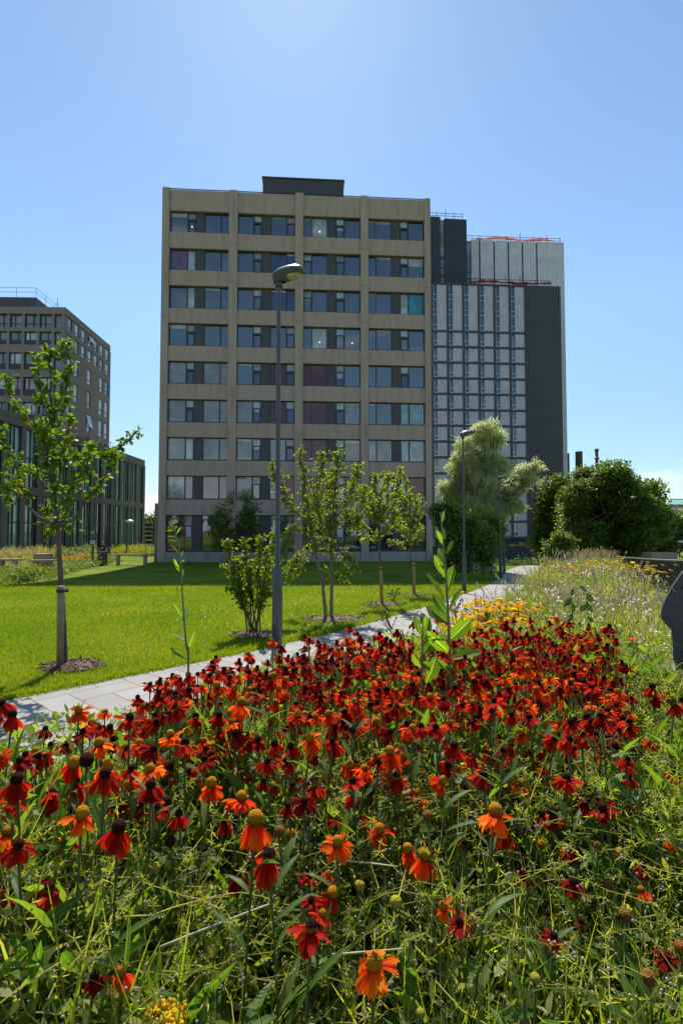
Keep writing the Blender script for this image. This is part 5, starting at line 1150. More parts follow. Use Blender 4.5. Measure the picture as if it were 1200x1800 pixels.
zb = h * rng.uniform(0, .55, n_); g.leaves(np.stack([c[:, 0], c[:, 1], zg(c[:, 0], c[:, 1]) + zb], -1), unit(np.stack([rng.normal(0, .45, n_), rng.normal(0, .45, n_), np.ones(n_)], -1)), rdir(n_), (h - zb) * rng.uniform(.7, 1.15, n_), rng.uniform(.002, .005, n_) * (1 + c[:, 1] * .12), [(0, 1), (.4, .9), (.75, .6), (1, .1)], bend=rng.uniform(0, .6, n_), rnd=np.clip(rng.random(n_) * .6 + .25 + .35 * np.sin(c[:, 0] * 2.3 + 1.1 * np.sin(c[:, 1] * 1.7)) * np.sin(c[:, 1] * 1.4), 0, 1))
tag(g.build('meadow_grass', M_GRASS, smooth=True), 'long fine grasses filling the meadow bed right of the path', 'grass', kind='stuff')
n_ = 46000; c = scatter(MEAD, n_, 1.2); h = rise(c); z = h * rng.random(n_) ** .5 * .92; g = M(); sz = .03 + .006 * c[:, 1]
g.leaves(np.stack([c[:, 0], c[:, 1], zg(c[:, 0], c[:, 1]) + z], -1), unit(rdir(n_) + np.array([0, 0, .4])), unit(rdir(n_) * .8 + np.array([0, 0, .6])), sz * rng.uniform(.7, 1.6, n_), sz * rng.uniform(.16, .34, n_), DIAM, bend=rng.uniform(0, .4, n_))
tag(g.build('meadow_leaves', M_FEATH, smooth=True), 'feathery green meadow leaves between the grasses', 'leaves', kind='stuff')
STRAW = leafy('straw', [(0, (.34, .28, .16)), (1, (.50, .43, .28))], .3, 1.2, (1, .95, .7), .6, .3)
n_ = 1300; c = scatter(MEAD, n_, .8); h = rise(c) * rng.uniform(1.0, 1.3, n_); z0 = zg(c[:, 0], c[:, 1]); ln = rng.normal(0, .16, (n_, 2)); t = np.linspace(0, 1, 5)
pth = np.stack([c[:, None, 0] + ln[:, None, 0] * t ** 2, c[:, None, 1] + ln[:, None, 1] * t ** 2, z0[:, None] + h[:, None] * t], -1); g = M(); g.tubes(pth, np.linspace(.0022, .001, 5)[None] * (1 + c[:, 1:] * .05), 4)
tipd = unit(pth[:, -1] - pth[:, -2]); 
for q in range(5): g.leaves(pth[:, -1] - tipd * .02 * q, unit(tipd + rdir(n_) * .5), rdir(n_), .045 * (1 + c[:, 1] * .03), .010 * (1 + c[:, 1] * .05), DIAM)
tag(g.build('meadow_seedheads', STRAW, smooth=True), 'straw coloured grass stalks with seed heads above the meadow', 'seed heads', kind='stuff')
# airy pale pink gaura spikes
g = M(); st_m = M(); GA = [(1.0, 3.8), (1.9, 2.6), (3.3, 3.7), (4.3, 7.2), (6.8, 12.2), (5.8, 13.0), (3.4, 8.6), (1.5, 5.0)]
n_ = 320; c = scatter(GA, n_, .6); h = (rise(c) + .06) * rng.uniform(.85, 1.2, n_); z0 = zg(c[:, 0], c[:, 1]); ln = rng.normal(0, .2, (n_, 2)); t = np.linspace(0, 1, 6)
pth = np.stack([c[:, None, 0] + ln[:, None, 0] * t ** 2, c[:, None, 1] + ln[:, None, 1] * t ** 2, z0[:, None] + h[:, None] * t], -1)
st_m.tubes(pth, np.linspace(.0022, .001, 6)[None] * (1 + c[:, 1:] * .05), 4)
for q in range(8):
    tt = rng.uniform(.66, 1, n_); pos = np.stack([np.array([np.interp(tt[j], t, pth[j, :, a]) for j in range(n_)]) for a in range(3)], -1) + rng.normal(0, .02, (n_, 3)); m_ = rng.random(n_) < .75; pos = pos[m_]; kk = len(pos); s_ = rng.uniform(.008, .016, kk) * (1 + pos[:, 1] * .05)
    for a in range(3): g.leaves(pos, rdir(kk), rdir(kk), s_ * 1.3, s_, [(0, .3), (.6, 1), (1, .5)], rnd=np.full(kk, .0) + rng.random(kk))
tag(g.build('gaura_flowers', P_PINK, smooth=True), 'airy pale pink gaura flowers floating over the meadow', 'flowers', kind='stuff')
tag(st_m.build('gaura_stems', pal('gaura_stem', (.16, .09, .06), (.20, .14, .07), (.15, .17, .05), .2), smooth=True), 'thin reddish gaura stems', 'stems', kind='stuff')
# brown haze of dock seed at the far end of the meadow
c = scatter([(8.6, 17), (11.4, 21), (12.2, 23), (10.8, 23.2), (8.3, 19.5)], 2600); g = M(); n_ = len(c)
g.leaves(np.stack([c[:, 0], c[:, 1], zg(c[:, 0], c[:, 1]) + rng.uniform(.9, 1.35, n_)], -1), rdir(n_), rdir(n_), .07, .04, DIAM); tag(g.build('dock_seedheads', pal('brown_seed', (.11, .055, .035), (.16, .085, .05), (.22, .13, .08), .2), smooth=True), 'reddish brown seed heads at the far end of the meadow', 'seed heads', kind='stuff')
# yellow coneflowers: individuals sharing a few meshes
YEL_P = leafy('yellow_petal', [(0, (.72, .38, .006)), (.5, (.80, .48, .008)), (1, (.84, .58, .012))], .5, 1.6, (1, 1.05, .3), .7, .08)
YCONE = solid('dark_coneflower_eye', (.035, .018, .010), .8); STEMG = leafy('flower_stem', [(0, (.06, .10, .018)), (1, (.10, .14, .03))], .15, 1.4, (1, 1, .4), .5, .3)
def yellow_proto(k):
    r_ = np.random.default_rng(50 + k); pe, co, ste = M(), M(), M(); a = np.arange(11) / 11 * 6.283 + r_.random(); d = np.stack([np.cos(a), np.sin(a), np.full(11, -.15 - .2 * r_.random())], -1)
    pe.leaves(np.array([[0, 0, .8]]) + d * .006, d, np.array([0, 0, 1.]), r_.uniform(.026, .033, 11), .014, [(0, .4), (.4, 1), (.8, .8), (1, .25)], bend=.2, cross=2, fold=.2)
    co.lathe((0, 0, .797), [(0, 0), (.0065, .001), (.0068, .005), (.0045, .008), (0, .009)], 10); ste.tube(bez((r_.normal(0, .05), r_.normal(0, .05), 0), (0, 0, .4), (0, 0, .797), 7), .0022, 5)
    for q in range(8): ste.leaves(np.array([[0, 0, .15 + .07 * q]]), rdir(1) * np.array([1, 1, .3]), np.array([0, 0, 1.]), .09, .025, OVAL, bend=.3)
    return pe.data('petals', YEL_P), co.data('cone', YCONE), ste.data('stem', STEMG)
YP = [yellow_proto(k) for k in range(5)]
def yellow_flower(x, y, h, s, label, group):
    t = thing('yellow_coneflower', label, 'flower', (x, y, float(zg(x, y))), rng.random() * 6.28, group); t.scale = (s, s, h / .8); t.rotation_euler = (rng.normal(.2, .25), rng.normal(0, .22), rng.normal(0, .8))
    pe, co, ste = YP[rng.integers(5)]; link('stem', ste, t); link('petals', pe, t); link('cone', co, t)
def yellow_patch(cx_, cy_, rx, ry, n, h, s, label, group):
    for _ in range(n):
        a, r_ = rng.random() * 6.283, math.sqrt(rng.random()); yellow_flower(cx_ + rx * r_ * math.cos(a), cy_ + ry * r_ * math.sin(a), h * rng.uniform(.88, 1.1), s * rng.uniform(.85, 1.15), label, group)
p = P(868, 1083, 5.0); yellow_patch(p.x, 5.0, .30, .66, 118, .86, 1.5, 'golden yellow coneflower with a dark eye in the patch between path and heleniums', 'golden coneflowers between the path and the heleniums')
p = P(826, 1098, 4.6); yellow_patch(p.x, 4.6, .22, .4, 32, .80, 1.45, 'golden yellow coneflower in the thin edge of the patch touching the path', 'golden coneflowers at the path edge')
for (px, py, Y, rx, ry, n, h, lab) in ((995, 1018, 11, .55, .7, 38, 1.1, 'yellow flower in the clump under the small bushy tree'), (955, 1026, 10, .4, .5, 18, 1.0, 'yellow flower in the small clump left of the bushy tree'), (1078, 1012, 12.0, .5, .7, 36, 1.15, 'yellow flower in the dense clump in the middle of the meadow'),
                                       (1132, 1010, 11.5, .3, .5, 36, 1.05, 'yellow flower in the clump beside the black fence'), (1120, 1004, 13, .6, .6, 14, 1.15, 'yellow flower in the loose scatter near the fence')):
    p = P(px, py, Y); yellow_patch(p.x, Y, rx * .8, ry * .8, n, h - .14, 1.45, lab, lab.replace('yellow flower in', 'yellow flowers of'))

# low ground cover over the rest of the bed, so that no bare soil shows beside the path
n_ = 26000; c = scatter([tuple(q) for q in right_edge[8:60:4] + nr[8:60:4] * .02] + [(3.0, 8), (1.0, 4.2), (.2, 3.1), (-.6, 2.1), (-.9, 1.2), (-1.2, -.6), (-3.8, -.6)], n_); g = M()
z = rng.random(n_) ** .6 * (.30 + .2 * np.sin(c[:, 0] * 3) * np.sin(c[:, 1] * 2.6)); L = rng.uniform(.03, .09, n_)
g.leaves(np.stack([c[:, 0], c[:, 1], zg(c[:, 0], c[:, 1]) + z], -1), unit(rdir(n_) + np.array([0, 0, .5])), unit(rdir(n_) * .8 + np.array([0, 0, .6])), L, L * rng.uniform(.25, .5, n_), OVAL, bend=rng.uniform(0, .4, n_))
tag(g.build('ground_cover', M_FEATH, smooth=True), 'low leafy ground cover between the path edge and the heleniums', 'plants', kind='stuff')

n_ = 9000; c = scatter([(1.15, .2), (1.9, 2.1), (3.5, 3.5), (4.4, 6.2), (4.6, 3), (3.6, -1), (1.0, -1)], n_); g = M(); L = rng.uniform(.03, .11, n_); z = rng.random(n_) ** .5 * (.5 + .2 * np.sin(c[:, 0] * 3) * np.sin(c[:, 1] * 2.6))
g.leaves(np.stack([c[:, 0], c[:, 1], zg(c[:, 0], c[:, 1]) + z], -1), unit(rdir(n_) + np.array([0, 0, .5])), unit(rdir(n_) * .8 + np.array([0, 0, .6])), L, L * rng.uniform(.2, .45, n_), OVAL, bend=rng.uniform(0, .4, n_))
tag(g.build('stone_side_cover', M_FEATH, smooth=True), 'leafy ground cover round the foot of the grey slab', 'plants', kind='stuff')
# ================================================================== HELENIUM BED
HEL_LEAF = leafy('helenium_leaf', [(0, (.055, .11, .018)), (.5, (.085, .15, .024)), (1, (.14, .20, .04))], .5, 2.4, (1, 1.08, .22), .5, .25, rib=(.12, (.14, .20, .06)))
HEL_STEM = leafy('helenium_stem', [(0, (.06, .095, .02)), (1, (.11, .13, .03))], .15, 1.4, (1, 1, .4), .5, .3)
def petal_mat(name, stops, along, tg=2.1):
    return leafy(name, stops, .45, tg, (1, .75, .5), .7, .06, along=along)
W3 = lambda a: (a, a, a)
PET = {
 'dark': petal_mat('dark_red_petal', [(0, (.20, .007, .008)), (1, (.32, .012, .010))], [(0, W3(.8)), (.7, W3(1)), (1, (1.15, 1.3, 1.2))]),
 'red': petal_mat('red_petal', [(0, (.29, .009, .008)), (1, (.44, .019, .009))], [(0, W3(.8)), (.55, W3(1)), (.8, (1.1, 1.8, 1)), (1, (1.2, 3.0, 1))]),
 'flame': petal_mat('flame_petal', [(0, (.46, .024, .006)), (1, (.66, .065, .008))], [(0, (.9, .5, 1)), (.5, (1, 1, 1)), (1, (1.1, 2.2, 1))]),
 'orange': petal_mat('orange_petal', [(0, (.60, .075, .007)), (1, (.76, .15, .010))], [(0, (.85, .3, 1)), (.4, (1, .9, 1)), (1, (1.05, 1.7, 1.2))]),
 'faded': petal_mat('faded_petal', [(0, (.16, .03, .015)), (1, (.28, .07, .025))], [(0, W3(.8)), (1, (1.1, 1.3, 1.1))], 1.2),
 'bud': leafy('bud_sepal', [(0, (.16, .17, .03)), (1, (.24, .22, .04))], .25, 1.3, (1, 1, .4), .6, .2),
}
def cone_mat(name, stops):
    m, t, n, l, b = _new(name); at_ = n.new('ShaderNodeAttribute'); at_.attribute_name = 'lf'; sp = n.new('ShaderNodeSeparateXYZ'); l.new(at_.outputs['Vector'], sp.inputs[0])
    tcn = n.new('ShaderNodeTexCoord'); vo = n.new('ShaderNodeTexVoronoi'); vo.inputs['Scale'].default_value = 480; l.new(tcn.outputs['Object'], vo.inputs['Vector'])
    md = n.new('ShaderNodeMath'); md.operation = 'MULTIPLY_ADD'; l.new(vo.outputs['Color'], md.inputs[0]); md.inputs[1].default_value = .22; l.new(sp.outputs['Y'], md.inputs[2])
    sb_ = n.new('ShaderNodeMath'); sb_.operation = 'SUBTRACT'; l.new(md.outputs[0], sb_.inputs[0]); sb_.inputs[1].default_value = .11
    rp = n.new('ShaderNodeValToRGB'); ramp(rp, stops); l.new(sb_.outputs[0], rp.inputs[0]); l.new(rp.outputs[0], b.inputs['Base Color']); b.inputs['Roughness'].default_value = .9; b.inputs['Specular IOR Level'].default_value = .08
    bp = n.new('ShaderNodeBump'); bp.inputs['Strength'].default_value = 1; bp.inputs['Distance'].default_value = .002; bp.invert = True; l.new(vo.outputs['Distance'], bp.inputs['Height']); l.new(bp.outputs[0], b.inputs['Normal']); return m
BR, YE, OC = (.026, .008, .006), (.44, .18, .008), (.21, .075, .008)
CONE = {'brown': cone_mat('brown_cone', [(0, (.05, .016, .01)), (.5, BR), (1, (.045, .014, .010))]),
        'ring': cone_mat('brown_cone_yellow_ring', [(0, (.10, .03, .012)), (.34, OC), (.44, YE), (.52, (.12, .04, .012)), (.62, BR), (1, BR)]),
        'half': cone_mat('yellow_cone_brown_top', [(0, (.10, .035, .012)), (.3, OC), (.45, YE), (.78, (.48, .19, .010)), (.86, (.10, .03, .012)), (1, BR)]),
        'yellow': cone_mat('yellow_cone', [(0, (.16, .06, .012)), (.35, OC), (.55, YE), (1, (.50, .22, .011))]),
        'rust': cone_mat('rust_bud', [(0, (.16, .07, .02)), (.5, (.20, .075, .02)), (1, (.26, .12, .02))]),
        'green': cone_mat('green_bud', [(0, (.14, .17, .03)), (.6, (.36, .34, .035)), (1, (.48, .38, .03))])}
PROF = [(0, .28), (.25, .5), (.55, .9), (.8, 1.02), (1.0, .78)]
def petals_data(seed, mat, droop, spread, n_=13, L0=.0265):
    r_ = np.random.default_rng(seed); m = M(); a = (np.arange(n_) + r_.normal(0, .18, n_)) / n_ * 2 * np.pi
    e = np.radians(r_.normal(droop, spread, n_)); rad = np.stack([np.cos(a), np.sin(a), np.zeros(n_)], -1); base = rad * .0075 + np.array([0, 0, -.003])
    d = rad * np.cos(e)[:, None] + np.array([0, 0, 1.]) * np.sin(e)[:, None]; n = -rad * np.sin(e)[:, None] + np.array([0, 0, 1.]) * np.cos(e)[:, None]
    n = unit(n + rdirs(r_, n_) * .22); L = L0 * r_.uniform(.82, 1.12, n_); W = L * r_.uniform(.42, .56, n_); bend = r_.uniform(-.05, .42, n_)
    sd_ = unit(np.cross(d, n)); n = np.cross(sd_, d); pr = np.array(PROF); ac = np.linspace(-1, 1, 5); t = pr[:, 0]
    tt = np.repeat(t[None], 5, 0).T.copy(); tt[-1] = 1 + np.array([-.13, .06, -.07, .06, -.13]); tt[-2] += np.array([-.03, 0, 0, 0, -.03])
    ctr = base[:, None, None] + d[:, None, None] * (L[:, None, None] * tt[None])[..., None] - n[:, None, None] * (bend[:, None, None] * L[:, None, None] * tt[None] ** 2)[..., None]
    fold = np.array([.12, -.10, .10, -.10, .12]); tw = r_.normal(0, .25, n_)
    v = ctr + sd_[:, None, None] * (W[:, None, None] * pr[None, :, 1, None] * ac / 2)[..., None] + n[:, None, None] * (W[:, None, None] * pr[None, :, 1, None] * (fold[None, None] + tw[:, None, None] * ac[None, None] * t[None, :, None] * .5))[..., None]
    idx = np.arange(n_ * 25).reshape(n_, 5, 5); q = np.stack([idx[:, :-1, :-1], idx[:, :-1, 1:], idx[:, 1:, 1:], idx[:, 1:, :-1]], -1).reshape(-1, 4)
    A_ = np.zeros((n_, 5, 5, 3)); A_[..., 0] = ac; A_[..., 1] = t[None, :, None]; A_[..., 2] = r_.random(n_)[:, None, None]
    m.add(v, q, A_); return m
def rdirs(r_, n): return unit(r_.normal(size=(n, 3)))
def cone_m(r0, h, seed=0):
    k = 11; th = np.linspace(-.42, .5, k) * np.pi; prof = [(max(r0 * math.cos(q), 0), h * (math.sin(q) + .35)) for q in th]; m = M(); m.lathe((0, 0, 0), prof, 16)
    r_ = np.random.default_rng(seed); v = m.v[0]; c = np.array([0, 0, h * .3]); m.v[0] = c + (v - c) * (1 + r_.normal(0, .025, (len(v), 1))); return m
# stem shapes: head sits at (0,0,1) of the plant; the foot wanders off a little
def hel_stem(seed, leaves=17):
    r_ = np.random.default_rng(seed); m = M(); foot = np.array([r_.normal(0, .07), r_.normal(0, .07) + .04, 0]); mid = np.array([foot[0] * .4 + r_.normal(0, .02), foot[1] * .4 + r_.normal(0, .02), .6])
    c = bez(foot, mid, (0, 0, .994), 9); m.tube(c, np.interp(np.linspace(0, 1, 9), [0, .9, 1], [.0032, .0016, .0026]), 6)
    lm = M(); t = r_.uniform(.3, .955, leaves); b = np.stack([np.interp(t, np.linspace(0, 1, 9), c[:, i]) for i in range(3)], -1); a = r_.random(leaves) * 6.283
    d = np.stack([np.cos(a), np.sin(a), r_.uniform(.5, 1.5, leaves)], -1); L = (.055 + .075 * (1 - t)) * r_.uniform(.8, 1.2, leaves)
    lm.leaves(b, d, np.array([0, 0, 1.]) - .5 * d, L, L * r_.uniform(.16, .24, leaves), LANCE, bend=r_.uniform(.05, .5, leaves), cross=2, fold=.3, rnd=r_.random(leaves)); return m, lm
STEMS = []
for k in range(14):
    a_, b_ = hel_stem(300 + k); STEMS.append((a_.data('stem', HEL_STEM, True), b_.data('leaves', HEL_LEAF, True)))
POSES = [(-52, 20), (-42, 24), (-28, 24), (-64, 12), (-34, 32), (-48, 26), (-12, 18)]
DIAM_P = [2 * (.0075 + .0275 * math.cos(R(max(abs(a) - b * .6, 0)))) for a, b in POSES]
PM = {}
def petal_mesh(col, pose, var=0):
    if (col, pose, var) not in PM: PM[(col, pose, var)] = petals_data(1000 + pose * 17 + len(col) + 131 * var, None, *POSES[pose], n_=(18, 16, 14)[var] if col != 'faded' else 10, L0=.029 if col != 'faded' else .016).data('petals', PET[col], True)
    return PM[(col, pose, var)]
CM = {}
def cone_mesh(kind, sz):
    if (kind, sz) not in CM: CM[(kind, sz)] = cone_m((.0085, .0102, .0118)[sz], (.0080, .0103, .0128)[sz], 9 + sz).data('cone', CONE[kind], True)
    return CM[(kind, sz)]
sep_m = M(); a = np.arange(9) / 9 * 6.283; dd = np.stack([np.cos(a), np.sin(a), np.full(9, .1)], -1); sep_m.leaves(np.zeros((9, 3)), dd, np.array([0, 0, 1.]), .010, .004, DIAM, bend=.3, cross=1); SEP = sep_m.data('sepals', PET['bud'], True)
def helenium(head, s, col, cone, csz, pose, label, group, tilt=None, bud=False):
    """head: world position of the flower; the plant stands on the soil below it"""
    z = float(zg(head[0], head[1])); t = thing('helenium', label, 'flower', (head[0], head[1], z), rng.random() * 6.283, group); t.scale = (1, 1, head[2] - z)
    st_, lf_ = STEMS[rng.integers(len(STEMS))]; link('stem', st_, t); link('foliage', lf_, t)
    hz_ = head[2] - z
    tl = tilt if tilt is not None else (rng.normal(.12, .34), rng.normal(0, .32))
    e = Matrix.Translation((0, 0, 1.0)) @ Matrix.Diagonal((s, s, s / hz_, 1)) @ Matrix.Rotation(tl[0], 4, 'X') @ Matrix.Rotation(tl[1], 4, 'Y') @ Matrix.Rotation(rng.random() * 6.28, 4, 'Z')
    c = link('cone', cone_mesh(cone, csz), t); c.matrix_local = e
    if bud: p = link('sepals', SEP, t)
    else: p = link('petals', petal_mesh(col, pose, int(rng.integers(3))), t)
    p.matrix_local = e; return t
# ---- heads measured in the photograph: (x, y of the cone, width, look, words)
LOOK = {'R': ('red', 'brown'), 'D': ('dark', 'brown'), 'K': ('red', 'ring'), 'F': ('flame', 'yellow'), 'O': ('orange', 'half'), 'Y': ('orange', 'yellow'), 'H': ('flame', 'half'), 'X': ('faded', 'brown')}
NAME = {'R': 'red helenium, brown cone', 'D': 'dark red helenium, brown cone', 'K': 'red helenium, yellow ringed cone', 'F': 'flame red helenium, yellow cone', 'O': 'orange helenium, brown topped cone', 'Y': 'orange helenium, all yellow cone', 'H': 'flame red helenium, brown topped cone', 'X': 'faded brown helenium'}
HEADS = [
 (657,1695,82,'O','lowest and largest of all the flowers'), (547,1632,74,'K','with a spread skirt left above the lowest bloom'), (583,1573,48,'F','topmost of the tight pair in the lower middle'), (567,1608,46,'H','tucked under the flame bloom of the tight pair'), (543,1543,36,'D','small, left above the tight pair'), (577,1538,28,'F','small, just above the tight pair'), (547,1583,28,'D','tiny, left beside the tight pair'),
 (449,1445,64,'Y','standing alone with a long hanging skirt left of the middle'), (472,1508,64,'K','below the lone long skirted orange bloom'), (465,1488,36,'D','peeping over the ringed bloom below the long skirted one'), (417,1536,38,'D','narrow, hanging left of the ringed bloom'), (593,1441,36,'D','with a flat spread skirt in the centre'), (667,1459,50,'F','in front of the central overlapping pair'), (655,1441,42,'R','behind in the central overlapping pair'), (593,1482,56,'Y','with turned up petals below the flat spread dark one'),
 (717,1494,34,'Y','smaller one of the orange pair right of centre'), (747,1507,52,'O','larger one of the orange pair right of centre'), (735,1396,42,'H','alone above the orange pair'), (655,1392,36,'R','alone left above the central pair'), (807,1621,46,'D','right one of the pair in the lower right half'), (779,1594,40,'O','left one of the pair in the lower right half'),
 (870,1430,64,'Y','biggest one right of centre with a wide skirt'), (886,1461,44,'R','hanging under the biggest wide skirted orange one'), (952,1433,34,'R','left one of the red twins at right'), (970,1429,38,'R','right one of the red twins at right'), (1107,1417,32,'F','alone near the right side, level with the red twins'), (1155,1441,24,'D','tiny near the right edge'), (1182,1479,32,'F','at the right edge below the tiny dark one'), (1130,1519,28,'D','small, lower right'), (1007,1493,30,'D','small, below the red twins'), (929,1533,30,'D','with a narrow skirt, middle right'), (1007,1551,45,'D','with a broad skirt, middle right'), (972,1646,40,'D','low down at right, broad'), (962,1606,26,'X','above the broad low one at right'), (1127,1566,24,'H','tiny, far right low'), (1020,1621,32,'X','sinking in the weeds at right'), (1170,1686,36,'D','lowest at the right edge'), (815,1481,28,'X','in the weeds right of the orange pair'),
 (24,1409,54,'R','at the left edge, upper of the three there'), (144,1433,60,'Y','biggest one on the left side'), (125,1423,44,'R','behind the biggest orange one on the left'), (125,1476,50,'F','hanging below the biggest orange one on the left'), (208,1457,64,'R','with long petals, right of the biggest orange one at left'), (202,1413,40,'D','above the long petalled one on the left'), (216,1403,30,'Y','half hidden above the long petalled one on the left'), (248,1416,40,'R','right above the long petalled one on the left'), (14,1466,52,'Y','cut by the left edge, with a big yellow cone'), (33,1487,60,'R','lowest of the cluster at the left edge'), (20,1571,42,'R','alone low at the left edge'), (86,1565,58,'K','low on the left with a skirt swept to one side'), (47,1626,34,'X','low on the left, nearly black'), (167,1717,36,'D','small, at the bottom left'), (213,1711,48,'H','torn, at the bottom left beside the small dark one'), (395,1443,30,'R','small, left of the lone long skirted orange one'),
 (5,1238,46,'R','topmost at the left edge over the path'), (22,1258,40,'R','second at the left edge over the path'), (139,1250,40,'H','alone against the path'), (185,1253,28,'F','small against the path'), (80,1282,28,'D','small dark one low against the path'), (228,1262,46,'R','at the edge of the path, wide'), (345,1261,34,'R','left of the middle at the back'), (385,1258,36,'R','at the back with its skirt tilted'), (424,1238,42,'Y','bright one at the back left'), (412,1211,34,'H','behind the bright orange one at the back left'), (382,1206,32,'F','leftmost back, yellow coned'), (175,1308,46,'Y','alone at the left over the path edge'), (117,1308,34,'D','left of the lone orange one by the path edge'), (200,1301,34,'R','right behind the lone orange one by the path edge'), (300,1293,42,'Y','in the left middle, upright'), (325,1307,48,'R','right beside the upright orange one in the left middle'), (130,1344,50,'F','left side, third row'), (185,1362,60,'R','left side, wide, with a nearly black cone'), (189,1350,46,'Y','crowding behind the wide black coned one'), (90,1364,36,'O','left side, narrow'), (265,1354,50,'O','upper of the stacked three in the left middle'), (265,1382,52,'D','lower of the stacked three in the left middle'), (290,1377,32,'D','right one of the stacked three in the left middle'), (372,1379,50,'F','left of the centre with a layered skirt'), (360,1362,36,'O','behind the layered skirt left of the centre'), (422,1338,38,'F','alone left of the centre'), (437,1367,34,'F','below the lone flame one left of the centre'), (480,1268,30,'F','middle, upper'), (483,1308,40,'R','middle, wide'), (545,1299,44,'O','middle, with a bright skirt'), (502,1339,42,'R','middle, low and broad'), (580,1349,32,'O','centre, narrow and upright'), (435,1271,26,'D','small dark one at the middle back'), (355,1286,26,'D','small dark one at the left middle'), (220,1316,36,'R','left, squeezed behind the stacked three'), (30,1372,58,'R','left edge, broad and tilted'), (92,1396,46,'R','left, with one long petal'), (70,1391,40,'D','left, behind the long petalled one'),
 (956,1264,32,'Y','bright one at the right back'), (992,1229,28,'H','at the right back'), (916,1289,36,'Y','right of centre, upper'), (842,1304,30,'F','right of centre, small'), (731,1252,30,'R','just right of the wild lettuce'), (797,1312,42,'R','middle right, dark centred'), (875,1354,34,'Y','low orange one right of centre'), (910,1348,32,'R','beside the low orange one right of centre'), (915,1379,42,'Y','lowest bright one right of centre'), (995,1369,48,'R','wide at right of centre'), (1047,1368,36,'R','right of the wide one'), (810,1367,36,'D','middle right, dark, hanging'), (1185,1361,38,'R','at the right edge, broad'), (1140,1306,26,'H','right, small'), (872,1388,30,'D','dark one over the biggest wide skirted orange one'), (737,1304,28,'R','middle, right below the wild lettuce'), (612,1324,36,'R','centre, half turned'), (655,1306,32,'D','centre, upper'), (972,1323,20,'D','tiny at right of centre'), (1070,1348,22,'X','at right'), (1145,1208,30,'R','topmost of the cluster beside the grey slab'), (1152,1229,30,'D','lowest of the cluster beside the grey slab'), (1170,1216,26,'R','small, in the cluster beside the grey slab'), (1183,1237,32,'K','right under the tip of the grey slab'), (1199,1231,30,'R','cut by the right edge under the grey slab'),
]
BUDS = [(490,1465,20,'rust'), (508,1467,18,'yellow'), (527,1468,15,'green'), (695,1590,22,'green'), (632,1558,18,'green'), (753,1438,20,'rust'), (1065,1556,18,'rust'), (1140,1723,26,'rust'), (1195,1666,24,'rust'), (1100,1611,22,'rust'), (939,1723,18,'green'), (920,1748,17,'green'), (739,1785,16,'green'), (175,1503,20,'brown'), (2,1698,24,'brown'), (300,1479,20,'brown'), (270,1528,18,'green'), (298,1525,17,'green'), (272,1427,18,'yellow'), (152,1340,30,'brown'), (1050,1490,15,'rust'), (1085,1500,15,'yellow'), (695,1462,15,'rust'), (430,1545,15,'rust'), (950,1487,15,'yellow')]
def place(px, py, wpx, real=.056):
    d = real * F / wpx
    def h(d_): return P(px, py, d_).z
    lo, hi = .98, 1.17
    for _ in range(40):
        hh = h(d)
        if hh < lo: d *= .98
        elif hh > hi: d *= 1.02
        else: break
    p = P(px, py, d); return p, (wpx * d / F) / real
taken = []
for (x, y, wd, lk, words_) in HEADS:
    p, s = place(x, y, wd); c, k = LOOK[lk]
    pose = {82: 1, 74: 2}.get(wd, int(rng.integers(len(POSES))))
    if 'hanging' in words_ or 'long' in words_ or 'narrow' in words_: pose = 3
    if 'flat' in words_ or 'spread' in words_: pose = 6
    if wd in (82, 74, 65): pose = 4
    s = wd * p.y / F / DIAM_P[pose]; helenium(p, min(max(s, .5), 1.04), c, k, 2 if k in ('yellow', 'half') else 1, pose, (NAME[lk] + ', ' + words_)[:150], 'heleniums in the flower bed', tilt=(rng.normal(.05, .14), rng.normal(0, .14)) if wd > 52 else None)
    taken.append((x, y, wd, p.y))
for i, (x, y, wd, k) in enumerate(BUDS):
    p, s = place(x, y, wd, .0215); helenium(p, min(max(s, .4), 1.3), None, k, 1, 0, {'rust': 'rust brown petalless helenium head among the weeds', 'brown': 'dark brown petalless helenium head on the left side', 'yellow': 'small yellow helenium bud on a bare stalk', 'green': 'tiny yellow green helenium bud in the weeds'}[k], {'rust': 'rust brown helenium heads', 'brown': 'dark brown helenium heads', 'yellow': 'yellow helenium buds', 'green': 'yellow green helenium buds'}[k], bud=True)
# ---- the crowd behind: random but spaced
HEL = [(-.86, .9), (-.78, 1.25), (-.68, 1.75), (-.42, 2.1), (-.1, 2.45), (.35, 2.55), (.75, 2.55), (1.0, 2.8), (1.42, 3.05), (1.34, 2.55), (1.1, 2.0), (.93, 1.65), (.72, 1.3), (.58, 1.05)]
cand = scatter(HEL, 6500); pts_ = []
for x, y in cand:
    h = 1.045 + rng.normal(0, .055) - .02 * (y > 2.4); p = Vector((x, y, h)); q = pix(p)
    if q[1] > 1440 or q[1] < 1085: continue
    if q[1] > 1285 + 60 * rng.random() and rng.random() > (.75 if q[0] < 420 else .55) * (1445 - q[1]) / 170: continue
    if q[1] < np.interp(q[0], [0, 150, 230, 290, 430, 600, 700], [1305, 1268, 1216, 1178, 1132, 1106, 1080]): continue
    wd = .056 * F / y
    if any(abs(q[0] - a_[0]) < (wd + a_[2]) * .30 and abs(q[1] - a_[1]) < (wd + a_[2]) * .28 for a_ in taken): continue
    if any((x - u_[0]) ** 2 + (y - u_[1]) ** 2 < .027 ** 2 for u_ in pts_): continue
    dens = .95 if (q[0] > 600) else .9
    if rng.random() > dens: continue
    pts_.append((x, y, h))
pts_.sort(key=lambda q: q[1]); print('helenium crowd', len(pts_), 'measured', len(HEADS), len(BUDS))
NIND = 300 - len(HEADS)
